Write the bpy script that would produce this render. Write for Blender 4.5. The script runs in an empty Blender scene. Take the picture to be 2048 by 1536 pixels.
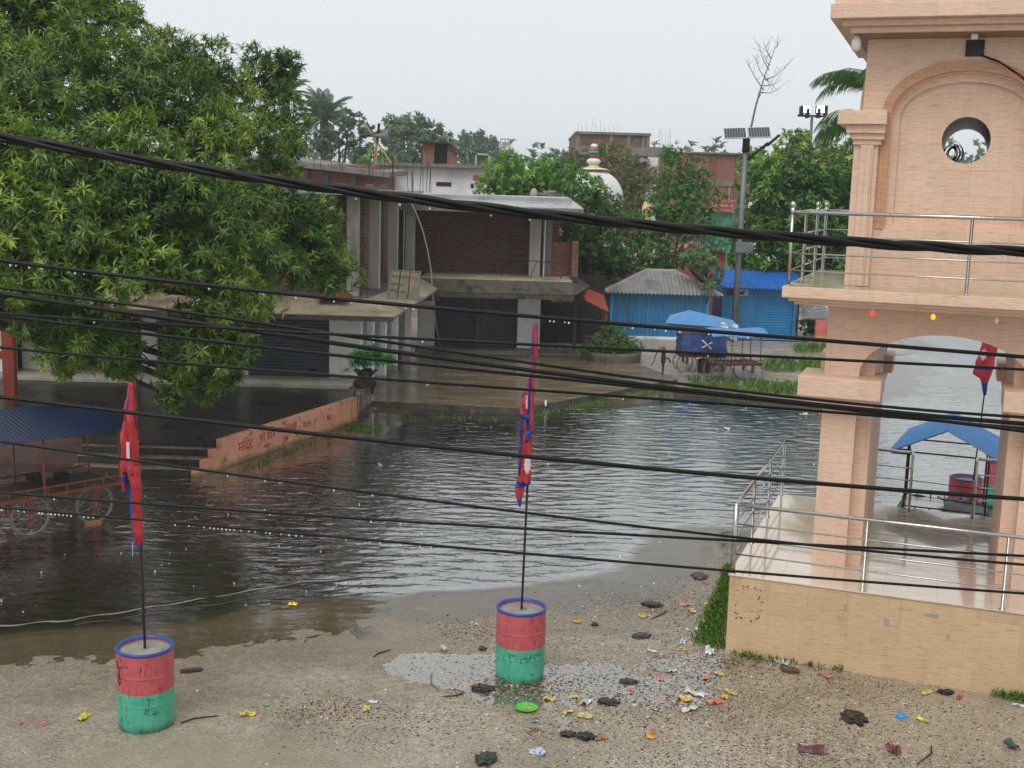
import bpy, bmesh, math, random
import numpy as np
from mathutils import Vector, Matrix, Euler

# ------------------------------------------------------------------ camera, world, sun, exposure
sc = bpy.context.scene
FOC, CAMH, PITCH, ROLL = 2400.0, 5.6, math.radians(9.07), math.radians(1.65)   # focal length in photo pixels
cam_d = bpy.data.cameras.new('camera'); cam = bpy.data.objects.new('camera', cam_d)
sc.collection.objects.link(cam); sc.camera = cam
cam_d.sensor_width = 36.0; cam_d.lens = 36.0 * FOC / 2048.0
cam_d.clip_start = 0.1; cam_d.clip_end = 3000.0
_F = Vector((0, math.cos(PITCH), -math.sin(PITCH))); _U = Vector((0, math.sin(PITCH), math.cos(PITCH))); _X = Vector((1, 0, 0))
_R = _X * math.cos(ROLL) + _U * math.sin(ROLL); _UP = -_X * math.sin(ROLL) + _U * math.cos(ROLL)
cam.matrix_world = Matrix(((_R.x, _UP.x, -_F.x, 0), (_R.y, _UP.y, -_F.y, 0), (_R.z, _UP.z, -_F.z, CAMH), (0, 0, 0, 1)))

SUN_EL, SUN_ROT = math.radians(52), math.radians(205)
w = bpy.data.worlds.new('World'); sc.world = w; w.use_nodes = True
nt = w.node_tree; nt.nodes.clear()
sky = nt.nodes.new('ShaderNodeTexSky'); sky.sky_type = 'NISHITA'; sky.sun_disc = False
sky.sun_elevation = SUN_EL; sky.sun_rotation = SUN_ROT; sky.dust_density = 6.0; sky.air_density = 1.0; sky.ozone_density = 1.0
hs = nt.nodes.new('ShaderNodeHueSaturation'); hs.inputs['Saturation'].default_value = 0.0
mxw = nt.nodes.new('ShaderNodeMixRGB'); mxw.inputs[0].default_value = 0.93
mxw.inputs[2].default_value = (7.6, 8.05, 8.25, 1)     # even rain cloud laid over the clear sky
bg = nt.nodes.new('ShaderNodeBackground'); bg.inputs['Strength'].default_value = 0.115
out = nt.nodes.new('ShaderNodeOutputWorld')
nt.links.new(sky.outputs[0], hs.inputs['Color']); nt.links.new(hs.outputs[0], mxw.inputs[1])
nt.links.new(mxw.outputs[0], bg.inputs['Color']); nt.links.new(bg.outputs[0], out.inputs['Surface'])

sun_d = bpy.data.lights.new('sun', 'SUN'); sun_d.energy = 1.6; sun_d.angle = math.radians(35); sun_d.color = (1.0, 0.97, 0.92)
sun = bpy.data.objects.new('sun', sun_d); sc.collection.objects.link(sun)
_sd = Vector((math.cos(SUN_EL) * math.sin(SUN_ROT), math.cos(SUN_EL) * math.cos(SUN_ROT), math.sin(SUN_EL)))
sun.rotation_euler = _sd.to_track_quat('Z', 'Y').to_euler()

sc.view_settings.view_transform = 'Standard'; sc.view_settings.look = 'None'
sc.view_settings.exposure = 0.0; sc.view_settings.gamma = 1.0

R = random.Random(7)
NR = np.random.RandomState(11)

# ------------------------------------------------------------------ surveying helpers (photo pixel -> place)
def ray(u, v):
    x = (u - 1024) / FOC; y = -(v - 768) / FOC
    return _F + _R * x + _UP * y
def gp(u, v, z=0.0):
    d = ray(u, v); t = (z - CAMH) / d.z
    return Vector((d.x * t, d.y * t, z))
def dp(u, v, Y):
    d = ray(u, v); t = Y / d.y
    return Vector((d.x * t, Y, CAMH + d.z * t))

# ------------------------------------------------------------------ objects
def link(o):
    sc.collection.objects.link(o); return o
def thing(name, label, cat, loc=(0, 0, 0), rz=0.0, group=None):
    o = bpy.data.objects.new(name, None); link(o); o.empty_display_size = 0.2
    o.location = loc; o.rotation_euler = (0, 0, rz); o['label'] = label; o['category'] = cat
    if group: o['group'] = group
    return o
def tag(o, label, cat, group=None):
    o['label'] = label; o['category'] = cat
    if group: o['group'] = group
    return o
def kind(o, k='structure'):
    o['kind'] = k; return o

class MB:
    def __init__(s): s.v = []; s.f = []; s.m = []
    def add(s, vs, fs, m=0):
        b = len(s.v); s.v += [tuple(p) for p in vs]; s.f += [tuple(b + i for i in f) for f in fs]; s.m += [m] * len(fs); return s
    def box(s, x0, x1, y0, y1, z0, z1, m=0):
        return s.add([(x0, y0, z0), (x1, y0, z0), (x1, y1, z0), (x0, y1, z0), (x0, y0, z1), (x1, y0, z1), (x1, y1, z1), (x0, y1, z1)],
                     [(3, 2, 1, 0), (4, 5, 6, 7), (0, 1, 5, 4), (1, 2, 6, 5), (2, 3, 7, 6), (3, 0, 4, 7)], m)
    def prism(s, poly, z0, z1, m=0):
        a = sum(poly[i][0] * poly[(i + 1) % len(poly)][1] - poly[(i + 1) % len(poly)][0] * poly[i][1] for i in range(len(poly)))
        if a < 0: poly = poly[::-1]
        n = len(poly)
        return s.add([(p[0], p[1], z0) for p in poly] + [(p[0], p[1], z1) for p in poly],
                     [tuple(range(n))[::-1], tuple(range(n, 2 * n))] + [(i, (i + 1) % n, n + (i + 1) % n, n + i) for i in range(n)], m)
    def prism_xz(s, poly, y0, y1, m=0):
        """polygon in x,z extruded in y from y0 (front) to y1"""
        a = sum(poly[i][0] * poly[(i + 1) % len(poly)][1] - poly[(i + 1) % len(poly)][0] * poly[i][1] for i in range(len(poly)))
        if a < 0: poly = poly[::-1]
        n = len(poly)
        return s.add([(p[0], y0, p[1]) for p in poly] + [(p[0], y1, p[1]) for p in poly],
                     [tuple(range(n)), tuple(range(n, 2 * n))[::-1]] + [((i + 1) % n, i, n + i, n + (i + 1) % n) for i in range(n)], m)
    def quad(s, a, b, c, d, m=0): return s.add([a, b, c, d], [(0, 1, 2, 3)], m)
    def slab(s, a, b, c, d, t, m=0):
        """quad a,b,c,d (ccw seen from above) thickened downward by t"""
        A = [Vector(p) for p in (a, b, c, d)]; n = (A[1] - A[0]).cross(A[3] - A[0]).normalized()
        B = [p - n * t for p in A]
        return s.add(A + B, [(0, 1, 2, 3), (7, 6, 5, 4), (0, 4, 5, 1), (1, 5, 6, 2), (2, 6, 7, 3), (3, 7, 4, 0)], m)
    def tube(s, path, r, n=8, m=0, cap=True):
        P = [Vector(p) for p in path]; rr = r if isinstance(r, (list, tuple)) else [r] * len(P)
        b = len(s.v); ref = None
        for i, p in enumerate(P):
            t = (P[min(i + 1, len(P) - 1)] - P[max(i - 1, 0)]).normalized()
            if ref is None:
                ref = Vector((0, 0, 1)) if abs(t.z) < 0.9 else Vector((1, 0, 0))
            a = t.cross(ref).normalized(); c = a.cross(t).normalized(); ref = c
            for k in range(n):
                th = 2 * math.pi * k / n
                s.v.append(tuple(p + (a * math.cos(th) + c * math.sin(th)) * rr[i]))
        for i in range(len(P) - 1):
            for k in range(n):
                s.f.append((b + i * n + k, b + (i + 1) * n + k, b + (i + 1) * n + (k + 1) % n, b + i * n + (k + 1) % n)); s.m.append(m)
        if cap:
            s.f.append(tuple(b + k for k in range(n))); s.m.append(m)
            s.f.append(tuple(b + (len(P) - 1) * n + k for k in range(n))[::-1]); s.m.append(m)
        return s
    def lathe(s, prof, c=(0, 0, 0), n=24, m=0, axis='z', caps=True):
        b = len(s.v); N = len(prof)
        for (r, z) in prof:
            for k in range(n):
                th = 2 * math.pi * k / n
                if axis == 'z': s.v.append((c[0] + r * math.cos(th), c[1] + r * math.sin(th), c[2] + z))
                elif axis == 'y': s.v.append((c[0] + r * math.cos(th), c[1] + z, c[2] - r * math.sin(th)))
                else: s.v.append((c[0] + z, c[1] + r * math.cos(th), c[2] + r * math.sin(th)))
        for i in range(N - 1):
            for k in range(n):
                s.f.append((b + i * n + k, b + i * n + (k + 1) % n, b + (i + 1) * n + (k + 1) % n, b + (i + 1) * n + k)); s.m.append(m)
        if caps and prof[0][0] > 1e-4: s.f.append(tuple(b + k for k in range(n))[::-1]); s.m.append(m)
        if caps and prof[-1][0] > 1e-4: s.f.append(tuple(b + (N - 1) * n + k for k in range(n))); s.m.append(m)
        return s
    def grid(s, rows, m=0, mf=None):
        """rows: list of equal-length point lists"""
        b = len(s.v); W = len(rows[0])
        for r in rows: s.v += [tuple(p) for p in r]
        for i in range(len(rows) - 1):
            for j in range(W - 1):
                s.f.append((b + i * W + j, b + i * W + j + 1, b + (i + 1) * W + j + 1, b + (i + 1) * W + j)); s.m.append(mf(i, j) if mf else m)
        return s
    def build_each(s, name, mats, parent=None, **kw):
        """one object per connected piece"""
        par = list(range(len(s.v)))
        def fd(a):
            while par[a] != a: par[a] = par[par[a]]; a = par[a]
            return a
        for f in s.f:
            for q in f[1:]: par[fd(q)] = fd(f[0])
        comp = {}
        for f in s.f: comp.setdefault(fd(f[0]), []).append(f)
        o = []
        for fs in comp.values():
            ids = sorted({i for f in fs for i in f}); mp = {i: k for k, i in enumerate(ids)}
            m_ = MB(); m_.v = [s.v[i] for i in ids]; m_.f = [tuple(mp[i] for i in f) for f in fs]; m_.m = [0] * len(fs); o.append(m_.build(name, mats, parent, **kw))
        return o
    def build(s, name, mats, parent=None, smooth=False, bevel=0.0, seg=2, auto=None):
        me = bpy.data.meshes.new(name); me.from_pydata(s.v, [], s.f)
        mats = mats if isinstance(mats, (list, tuple)) else [mats]
        for mm in mats: me.materials.append(mm)
        if len(mats) > 1: me.polygons.foreach_set('material_index', s.m)
        me.update(); me.validate()
        uvl = me.uv_layers.new(name='UVMap'); uv = uvl.data
        for p in me.polygons:
            n = p.normal; ax, ay, az = abs(n.x), abs(n.y), abs(n.z)
            for li in p.loop_indices:
                co = me.vertices[me.loops[li].vertex_index].co
                if az >= ax and az >= ay: uv[li].uv = (co.x, co.y)
                elif ay >= ax: uv[li].uv = (co.x, co.z)
                else: uv[li].uv = (co.y, co.z)
        if smooth: me.polygons.foreach_set('use_smooth', [True] * len(me.polygons))
        if auto is not None:
            me.polygons.foreach_set('use_smooth', [True] * len(me.polygons)); me.set_sharp_from_angle(angle=math.radians(auto))
        o = bpy.data.objects.new(name, me); link(o)
        if parent: o.parent = parent
        if bevel:
            b = o.modifiers.new('bevel', 'BEVEL'); b.width = bevel; b.segments = seg; b.limit_method = 'ANGLE'; b.angle_limit = math.radians(40)
        return o

# ------------------------------------------------------------------ materials
def hexc(h, k=1.0):
    h = h.lstrip('#'); o = []
    for i in (0, 2, 4):
        c = int(h[i:i + 2], 16) / 255.0
        o.append((c / 12.92 if c <= 0.04045 else ((c + 0.055) / 1.055) ** 2.4) * k)
    return (*o, 1)
class NT:
    def __init__(s, name):
        s.mat = bpy.data.materials.new(name); s.mat.use_nodes = True; s.t = s.mat.node_tree; s.t.nodes.clear()
        s.out = s.n('ShaderNodeOutputMaterial')
    def n(s, ty, **kw):
        x = s.t.nodes.new(ty)
        for k, v in kw.items():
            if k.startswith('i_'): x.inputs[k[2:].replace('_', ' ')].default_value = v
            else: setattr(x, k, v)
        return x
    def l(s, a, b): s.t.links.new(a, b)
    def coord(s, which='Object', scale=(1, 1, 1), loc=(0, 0, 0), rot=(0, 0, 0)):
        tc = s.n('ShaderNodeTexCoord'); mp = s.n('ShaderNodeMapping')
        mp.inputs['Scale'].default_value = scale; mp.inputs['Location'].default_value = loc; mp.inputs['Rotation'].default_value = rot
        s.l(tc.outputs[which], mp.inputs['Vector']); return mp.outputs[0]
    def noise(s, vec, scale, detail=4, rough=0.55, dist=0.0):
        x = s.n('ShaderNodeTexNoise'); x.inputs['Scale'].default_value = scale; x.inputs['Detail'].default_value = detail
        x.inputs['Roughness'].default_value = rough; x.inputs['Distortion'].default_value = dist
        s.l(vec, x.inputs['Vector']); return x.outputs['Fac']
    def ramp(s, fac, stops, interp='LINEAR'):
        x = s.n('ShaderNodeValToRGB'); x.color_ramp.interpolation = interp
        e = x.color_ramp.elements
        while len(e) < len(stops): e.new(0.5)
        for i, (p, c) in enumerate(stops):
            e[i].position = p; e[i].color = c if len(c) == 4 else (*c, 1)
        s.l(fac, x.inputs[0]); return x.outputs[0]
    def maprange(s, fac, a, b, c=0.0, d=1.0):
        x = s.n('ShaderNodeMapRange'); x.inputs[1].default_value = a; x.inputs[2].default_value = b; x.inputs[3].default_value = c; x.inputs[4].default_value = d
        s.l(fac, x.inputs[0]); return x.outputs[0]
    def mix(s, fac, a, b, mode='MIX'):
        x = s.n('ShaderNodeMixRGB', blend_type=mode)
        for i, q in enumerate((fac, a, b)):
            if isinstance(q, (int, float)): x.inputs[i].default_value = q if i == 0 else (q, q, q, 1)
            elif isinstance(q, tuple): x.inputs[i].default_value = q
            else: s.l(q, x.inputs[i])
        return x.outputs[0]
    def math(s, op, a, b=0.0):
        x = s.n('ShaderNodeMath', operation=op)
        for i, q in enumerate((a, b)):
            if isinstance(q, (int, float)): x.inputs[i].default_value = q
            else: s.l(q, x.inputs[i])
        return x.outputs[0]
    def bump(s, h, strength=0.5, dist=0.02, normal=None):
        x = s.n('ShaderNodeBump'); x.inputs['Strength'].default_value = strength; x.inputs['Distance'].default_value = dist
        s.l(h, x.inputs['Height'])
        if normal is not None: s.l(normal, x.inputs['Normal'])
        return x.outputs[0]
    def pr(s, col, rough=0.6, metal=0.0, normal=None, spec=0.5, emit=None, estr=0.0, coat=0.0):
        x = s.n('ShaderNodeBsdfPrincipled')
        for nm, q in (('Base Color', col), ('Roughness', rough), ('Metallic', metal), ('Specular IOR Level', spec), ('Coat Weight', coat)):
            if isinstance(q, (int, float)): x.inputs[nm].default_value = q
            elif isinstance(q, tuple): x.inputs[nm].default_value = q
            else: s.l(q, x.inputs[nm])
        if normal is not None: s.l(normal, x.inputs['Normal'])
        if emit: x.inputs['Emission Color'].default_value = emit; x.inputs['Emission Strength'].default_value = estr
        return x.outputs[0]
    def done(s, sh): s.l(sh, s.out.inputs['Surface']); return s.mat

def plain(name, col, rough=0.5, metal=0.0, var=0.18, scale=6.0, bump=0.15, bscale=None, spec=0.5, dirt=None, dirt_amt=0.35, stretch=(1, 1, 1), bdist=0.01, coat=0.0):
    t = NT(name); v = t.coord('Object', stretch)
    c = col if isinstance(col, tuple) else hexc(col)
    n1 = t.noise(v, scale, 6, 0.62)
    dark = tuple(x * (1 - var) for x in c[:3]) + (1,); lite = tuple(min(1, x * (1 + var)) for x in c[:3]) + (1,)
    cc = t.ramp(n1, [(0.3, dark), (0.7, lite)])
    if dirt:
        n2 = t.noise(t.coord('Object', stretch, (3, 5, 7)), scale * 0.45, 8, 0.7)
        f = t.maprange(n2, 0.5, 0.72, 0, dirt_amt * 2)
        cc = t.mix(f, cc, hexc(dirt))
    nb = t.noise(v, bscale or scale * 4, 5, 0.6)
    rr = t.maprange(n1, 0.3, 0.7, max(0.02, rough - 0.1), min(1, rough + 0.1))
    return t.done(t.pr(cc, rr, metal, t.bump(nb, bump, bdist), spec, coat=coat))

def brick_mat(name, c1, c2, mortar, var=0.3, bw=0.25, rh=0.085, ms=0.012, rough=0.75, stain=None):
    t = NT(name); v = t.coord('UV')
    b = t.n('ShaderNodeTexBrick'); b.inputs['Scale'].default_value = 1.0; b.inputs['Brick Width'].default_value = bw; b.inputs['Row Height'].default_value = rh
    b.inputs['Mortar Size'].default_value = ms; b.inputs['Mortar Smooth'].default_value = 0.3; b.inputs['Bias'].default_value = 0.0
    b.inputs['Color1'].default_value = hexc(c1); b.inputs['Color2'].default_value = hexc(c2); b.inputs['Mortar'].default_value = hexc(mortar)
    nn = t.n('ShaderNodeTexNoise'); nn.inputs['Scale'].default_value = 9; t.l(v, nn.inputs['Vector'])
    vv = t.n('ShaderNodeVectorMath', operation='MULTIPLY_ADD'); vv.inputs[1].default_value = (0.03, 0.03, 0)
    t.l(nn.outputs['Color'], vv.inputs[0]); t.l(v, vv.inputs[2]); t.l(vv.outputs[0], b.inputs['Vector'])
    n = t.noise(v, 2.2, 8, 0.7)
    c = t.mix(t.maprange(n, 0.3, 0.7, 0, 1), t.mix(1.0, b.outputs[0], 1 - var, 'MULTIPLY'), b.outputs[0])
    if stain:
        n2 = t.noise(t.coord('UV', (1.5, .35, 1), (4, 2, 0)), 1.5, 8, 0.7)
        c = t.mix(t.maprange(n2, 0.5, 0.68, 0, 0.75), c, hexc(stain))
    h = t.math('SUBTRACT', t.math('MULTIPLY', n, 0.6), b.outputs['Fac'])
    return t.done(t.pr(c, rough, 0, t.bump(h, 0.8, 0.015)))

def tile_mat(name, ca, cb, joint, jw=0.475, jh=0.30, rough=0.42, grime='#7b5b3c', grime_amt=0.15, rot=0.0):
    """combed stone-look cladding tiles: wavy horizontal grooves, thin joints"""
    t = NT(name)
    v = t.coord('UV', (1, 1, 1), (0, 0, 0), (0, 0, rot))
    wob = t.n('ShaderNodeTexNoise'); wob.inputs['Scale'].default_value = 7.0; wob.inputs['Detail'].default_value = 3; t.l(v, wob.inputs['Vector'])
    vv = t.n('ShaderNodeVectorMath', operation='MULTIPLY_ADD'); vv.inputs[1].default_value = (0, 0.05, 0); t.l(wob.outputs['Color'], vv.inputs[0]); t.l(v, vv.inputs[2])
    mp = t.n('ShaderNodeMapping'); mp.inputs['Scale'].default_value = (3.4, 42, 1); t.l(vv.outputs[0], mp.inputs['Vector'])
    g = t.noise(mp.outputs[0], 1.6, 4, 0.62)
    big = t.noise(v, 1.4, 5, 0.6)
    col = t.ramp(g, [(0.3, hexc(ca, 0.9)), (0.47, hexc(cb)), (0.75, hexc(cb, 1.1))])
    rs = t.noise(t.coord('UV', (9, .5, 1), (1, 7, 0)), 1.5, 6, 0.7); col = t.mix(t.maprange(rs, 0.5, 0.7, 0, 0.22), col, hexc(cb, 0.62))
    col = t.mix(t.maprange(big, 0.3, 0.7, 0.0, 0.2), col, hexc(ca))
    b = t.n('ShaderNodeTexBrick'); b.offset = 0.0; b.inputs['Scale'].default_value = 1.0; b.inputs['Brick Width'].default_value = jw; b.inputs['Row Height'].default_value = jh
    b.inputs['Mortar Size'].default_value = 0.0022; b.inputs['Mortar Smooth'].default_value = 0.2; b.inputs['Color1'].default_value = (1, 1, 1, 1)
    b.inputs['Color2'].default_value = (0.90, 0.90, 0.91, 1); b.inputs['Mortar'].default_value = (1, 1, 1, 1); t.l(v, b.inputs['Vector'])
    jn = t.maprange(t.noise(v, 0.9, 3), 0.4, 0.62, 0.0, 0.5)
    col = t.mix(1.0, col, b.outputs[0], 'MULTIPLY')
    col = t.mix(t.math('MULTIPLY', b.outputs['Fac'], jn), col, hexc(joint))
    gr = t.noise(t.coord('UV', (3, 1.0, 1), (5, 1, 0)), 1.6, 8, 0.72)
    col = t.mix(t.maprange(gr, 0.56, 0.72, 0, grime_amt * 2), col, hexc(grime))
    h = t.math('SUBTRACT', g, t.math('MULTIPLY', b.outputs['Fac'], 0.4))
    return t.done(t.pr(col, rough, 0, t.bump(h, 0.5, 0.010), 0.35))

M = {}
M['tile'] = tile_mat('peach_tile', '#c6a18a', '#dfbea6', '#a67d62', rot=0.0, grime_amt=0.05)
M['tile_low'] = tile_mat('ochre_tile', '#b0967a', '#cbad89', '#7d6144', grime_amt=0.18)
M['tile_shaded'] = tile_mat('shaded_brown_tile', '#6e4c3a', '#8e6650', '#503628', grime_amt=0.1)  # darkened tile copy: paints in the shade of round opening and soffit
def floor_tile():
    t = NT('cream_floor_tile'); v = t.coord('UV')
    n = t.noise(v, 1.3, 7, 0.65); n2 = t.noise(t.coord('UV', (1.2, 5, 1)), 1.6, 8, 0.75)
    col = t.ramp(n, [(0.3, hexc('#cdb8a0')), (0.7, hexc('#e0cdb8'))])
    # muddy smears under the arch where people walk
    sx = t.n('ShaderNodeSeparateXYZ'); t.l(v, sx.inputs[0])
    dx = t.math('ABSOLUTE', t.math('SUBTRACT', sx.outputs[0], 2.5)); m1 = t.maprange(dx, 0.6, 1.5, 1, 0.0)
    m2 = t.maprange(sx.outputs[1], 0.4, 1.6, 0.25, 1)
    mk = t.math('MULTIPLY', t.math('MULTIPLY', m1, m2), t.maprange(n2, 0.36, 0.56, 0.15, 1.0))
    col = t.mix(mk, col, hexc('#8a7a66'))
    b = t.n('ShaderNodeTexBrick'); b.offset = 0.0; b.inputs['Scale'].default_value = 1.0; b.inputs['Brick Width'].default_value = 0.6; b.inputs['Row Height'].default_value = 0.6; b.inputs['Mortar Size'].default_value = 0.003
    t.l(v, b.inputs['Vector']); col = t.mix(t.math('MULTIPLY', b.outputs['Fac'], 0.6), col, hexc('#8a745c'))
    r = t.maprange(t.math('ADD', n2, t.math('MULTIPLY', mk, 0.12)), 0.35, 0.8, 0.02, 0.2)
    return t.done(t.pr(col, r, 0, t.bump(t.noise(v, 3.0, 3), 0.05, 0.01), 0.8, coat=0.6))
M['cream'] = floor_tile()
M['steel'] = plain('stainless_steel', '#b8b4af', 0.22, 1.0, 0.08, 14, 0.03)
M['iron_black'] = plain('black_iron', '#1c1a19', 0.45, 0.4, 0.3, 20, 0.1)
M['rust'] = plain('rusty_iron', '#4c2c20', 0.6, 0.3, 0.4, 18, 0.3, dirt='#2a1a14')
M['rust_dark'] = plain('dark_rebar', '#3a2c28', 0.75, 0.2, 0.3, 22, 0.2)
M['conc'] = plain('grey_concrete', '#77736c', 0.75, 0, 0.22, 2.5, 0.5, 14, dirt='#3c3a35', dirt_amt=0.45, bdist=0.02)
M['conc_lite'] = plain('pale_concrete', '#99948a', 0.72, 0, 0.2, 2.0, 0.4, 14, dirt='#4b4740', dirt_amt=0.4, stretch=(1, 1, .35), bdist=0.02)
M['conc_mould'] = plain('mossy_concrete', '#615c50', 0.7, 0, 0.4, 2.2, 0.9, 16, dirt='#25221b', dirt_amt=0.75, bdist=0.03)
M['conc_tan'] = plain('worn_tan_concrete', '#978b74', 0.6, 0, 0.3, 2.0, 0.6, 16, dirt='#4a4335', dirt_amt=0.5, bdist=0.03)
M['conc_lip'] = plain('mould_and_edge_shade_concrete', '#4b453a', 0.75, 0, 0.4, 5.0, 1.0, 20, dirt='#1f1c17', dirt_amt=0.8, bdist=0.04)
M['conc_roof'] = plain('wet_roof_concrete', '#9a9c9b', 0.3, 0, 0.2, 1.6, 0.25, 14, dirt='#56575a', dirt_amt=0.4, bdist=0.02)
M['white'] = plain('limewashed_plaster', '#dedcd7', 0.7, 0, 0.1, 1.5, 0.2, 10, dirt='#7b766c', dirt_amt=0.4, stretch=(1, 1, .4))
M['white_clean'] = plain('white_paint', '#e6e7e7', 0.65, 0, 0.06, 1.0, 0.1, dirt='#9d9a92', dirt_amt=0.25)
M['shutter'] = plain('grey_shutter_steel', '#4d5358', 0.42, 0.35, 0.16, 1.6, 0.05, dirt='#2c2e30', dirt_amt=0.35, stretch=(1, 1, .5))
M['shutter_lite'] = plain('pale_shutter_steel', '#8b8f92', 0.4, 0.35, 0.14, 1.6, 0.05, dirt='#55585a')
M['brick_dark'] = brick_mat('dark_brick', '#5d362d', '#7a4b3e', '#756e64', 0.4, bw=.27, rh=.11, ms=.016, stain='#46352e')
M['brick_red'] = brick_mat('red_brick', '#7d463a', '#935746', '#6d625a', 0.3)
M['brick_far'] = brick_mat('far_red_brick', '#84493f', '#9c5b4c', '#8a7a70', 0.22, 0.26, 0.1, 0.014)
M['brick_mix'] = brick_mat('patched_brick', '#8a5d45', '#6f4b3c', '#7a7268', 0.5, 0.26, 0.1, 0.02)
M['peachwall'] = plain('peach_limewash', '#c58a6c', 0.55, 0, 0.12, 2.0, 0.35, 18, dirt='#8d7d4e', dirt_amt=0.3)
M['pinkpaint'] = plain('pink_paint', '#c4676b', 0.6, 0, 0.12, 3.0, 0.2, dirt='#8a4d48')
M['yellowpaint'] = plain('yellow_paint', '#c09a2c', 0.6, 0, 0.15, 3.0, 0.2, dirt='#6a5a28')
M['bluepaint'] = plain('blue_board_paint', '#226f9f', 0.5, 0, 0.16, 2.0, 0.15, dirt='#16455f', dirt_amt=0.4, stretch=(3, 3, .4))
M['bluesheet'] = plain('blue_roof_sheet', '#2a72c8', 0.35, 0.15, 0.1, 1.5, 0.05, dirt='#5f88b0', dirt_amt=0.2)
M['bluetin'] = plain('sky_blue_tin', '#4b86bd', 0.35, 0.2, 0.12, 3, 0.08, dirt='#7c8894', dirt_amt=0.25)
M['bluetin_dark'] = plain('deep_blue_tin', '#10203f', 0.38, 0.2, 0.25, 3, 0.08, dirt='#18284a', dirt_amt=0.4)
M['bluetarp'] = plain('blue_tarpaulin', '#27457e', 0.4, 0, 0.2, 5, 0.35, 7, dirt='#8a8f9a', dirt_amt=0.15, bdist=0.03)
M['asbestos'] = plain('grey_corrugated_sheet', '#8a8988', 0.6, 0, 0.2, 3, 0.1, dirt='#4b4542', dirt_amt=0.45)
M['pinkcap'] = plain('pale_ridge_cap', '#a09492', 0.6, 0, 0.15, 3, 0.1, dirt='#665855')
M['redtin'] = plain('orange_red_sheet', '#8f3d2a', 0.5, 0, 0.2, 3, 0.1, dirt='#6d3a2a')
M['wood'] = plain('weathered_wood', '#5e4a3a', 0.7, 0, 0.3, 6, 0.4, 24, dirt='#332821', stretch=(1, 1, .3))
M['wood_orange'] = plain('orange_painted_frame', '#6e3626', 0.5, 0.1, 0.25, 8, 0.2, dirt='#4a281c')
M['bamboo'] = plain('bamboo', '#a08055', 0.55, 0, 0.25, 6, 0.2, stretch=(1, 1, .3))
M['tyre'] = plain('tyre_rubber', '#5d5b56', 0.6, 0, 0.2, 20, 0.1)
M['spoke'] = plain('dull_spoke', '#8a857c', 0.45, 0.3, 0.2, 20, 0.1)
M['rag'] = plain('white_plastic_rag', '#c9ccce', 0.35, 0, 0.15, 5, 0.4, 9, dirt='#5b564e', dirt_amt=0.3, bdist=0.03)
M['rag_shade_dark'] = plain('dark_rag_and_shade', '#231a18', 0.6, 0, 0.4, 12, 0.7, 20, bdist=0.03)  # rags, and the shop walls where its near-black paints in shade
M['sack'] = plain('brown_sack', '#3a2421', 0.6, 0, 0.45, 12, 0.8, 18, bdist=0.04)
M['cable'] = plain('black_cable_sheath', '#060607', 0.42, 0, 0.3, 30, 0.05, spec=.25)
M['cabledrum'] = plain('black_box', '#111112', 0.5, 0, 0.2, 8, 0.1)
M['red'] = plain('flag_red', '#b32830', 0.6, 0, 0.12, 9, 0.15, 60, bdist=0.005)
M['flagblue'] = plain('flag_blue', '#27378c', 0.6, 0, 0.2, 9, 0.2, 60, bdist=0.005)
M['flagwhite'] = plain('flag_white', '#cdb4ba', 0.6, 0, 0.08, 9, 0.1, 60)
M['barrelrim'] = plain('blue_barrel_rim', '#1d4796', 0.35, 0, 0.12, 9, 0.05)
M['pot'] = plain('teal_bucket', '#4aa58c', 0.4, 0, 0.1, 6, 0.1)
M['letter_red'] = plain('red_lettering', '#a8302c', 0.6, 0, 0.2, 20, 0)
M['letter_dark'] = plain('dark_lettering', '#3a3228', 0.6, 0, 0.3, 20, 0)
M['letter_white'] = plain('white_lettering', '#d8dade', 0.6, 0, 0.05, 20, 0)
M['sign'] = plain('faded_sign_sheet', '#7d745f', 0.55, 0, 0.15, 3, 0.15, dirt='#574d3e', dirt_amt=0.5)
M['teal'] = plain('teal_paint', '#3b9683', 0.6, 0, 0.15, 3, 0.1)
M['limegreen'] = plain('lime_green_paint', '#8fae6a', 0.6, 0, 0.15, 3, 0.1)
M['domewhite'] = plain('dome_white', '#d9dad8', 0.5, 0, 0.05, 2, 0.1, dirt='#a8a69c', dirt_amt=0.2)
M['cream_yellow'] = plain('cream_yellow', '#d9c184', 0.55, 0, 0.08, 5, 0.1)
M['postgrey'] = plain('galvanised_post', '#6f7478', 0.5, 0.4, 0.12, 6, 0.1, dirt='#4a4d50')
M['panel'] = plain('solar_cell_glass', '#2c3138', 0.15, 0.1, 0.15, 3, 0.0)
M['alu'] = plain('white_aluminium', '#c3c8ca', 0.4, 0.3, 0.05, 6, 0.02)
M['bark'] = plain('tree_bark', '#3b3029', 0.85, 0, 0.35, 5, 0.9, 20, bdist=0.03, stretch=(1, 1, .3))
M['deadwood'] = plain('dead_grey_wood', '#6e6763', 0.8, 0, 0.2, 8, 0.2)
M['tank'] = plain('black_tank_plastic', '#26282a', 0.4, 0, 0.1, 6, 0.1)
M['clay'] = plain('orange_clay', '#8e5a3c', 0.7, 0, 0.25, 8, 0.3)
def emis(name, col, s):
    t = NT(name); c = hexc(col)
    return t.done(t.pr(c, 0.3, 0, None, 0.5, c, s))
M['bulb_red'] = emis('red_bulb_glass', '#ff4030', 1.2); M['bulb_orange'] = emis('orange_bulb_glass', '#ffa010', 1.6)
M['bulb_white'] = plain('frosted_bulb', '#d8d4cc', 0.25, 0, 0.04, 5, 0); M['lamp_on'] = emis('lit_floodlight', '#ffffff', 4.0)
M['drop'] = None
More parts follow.
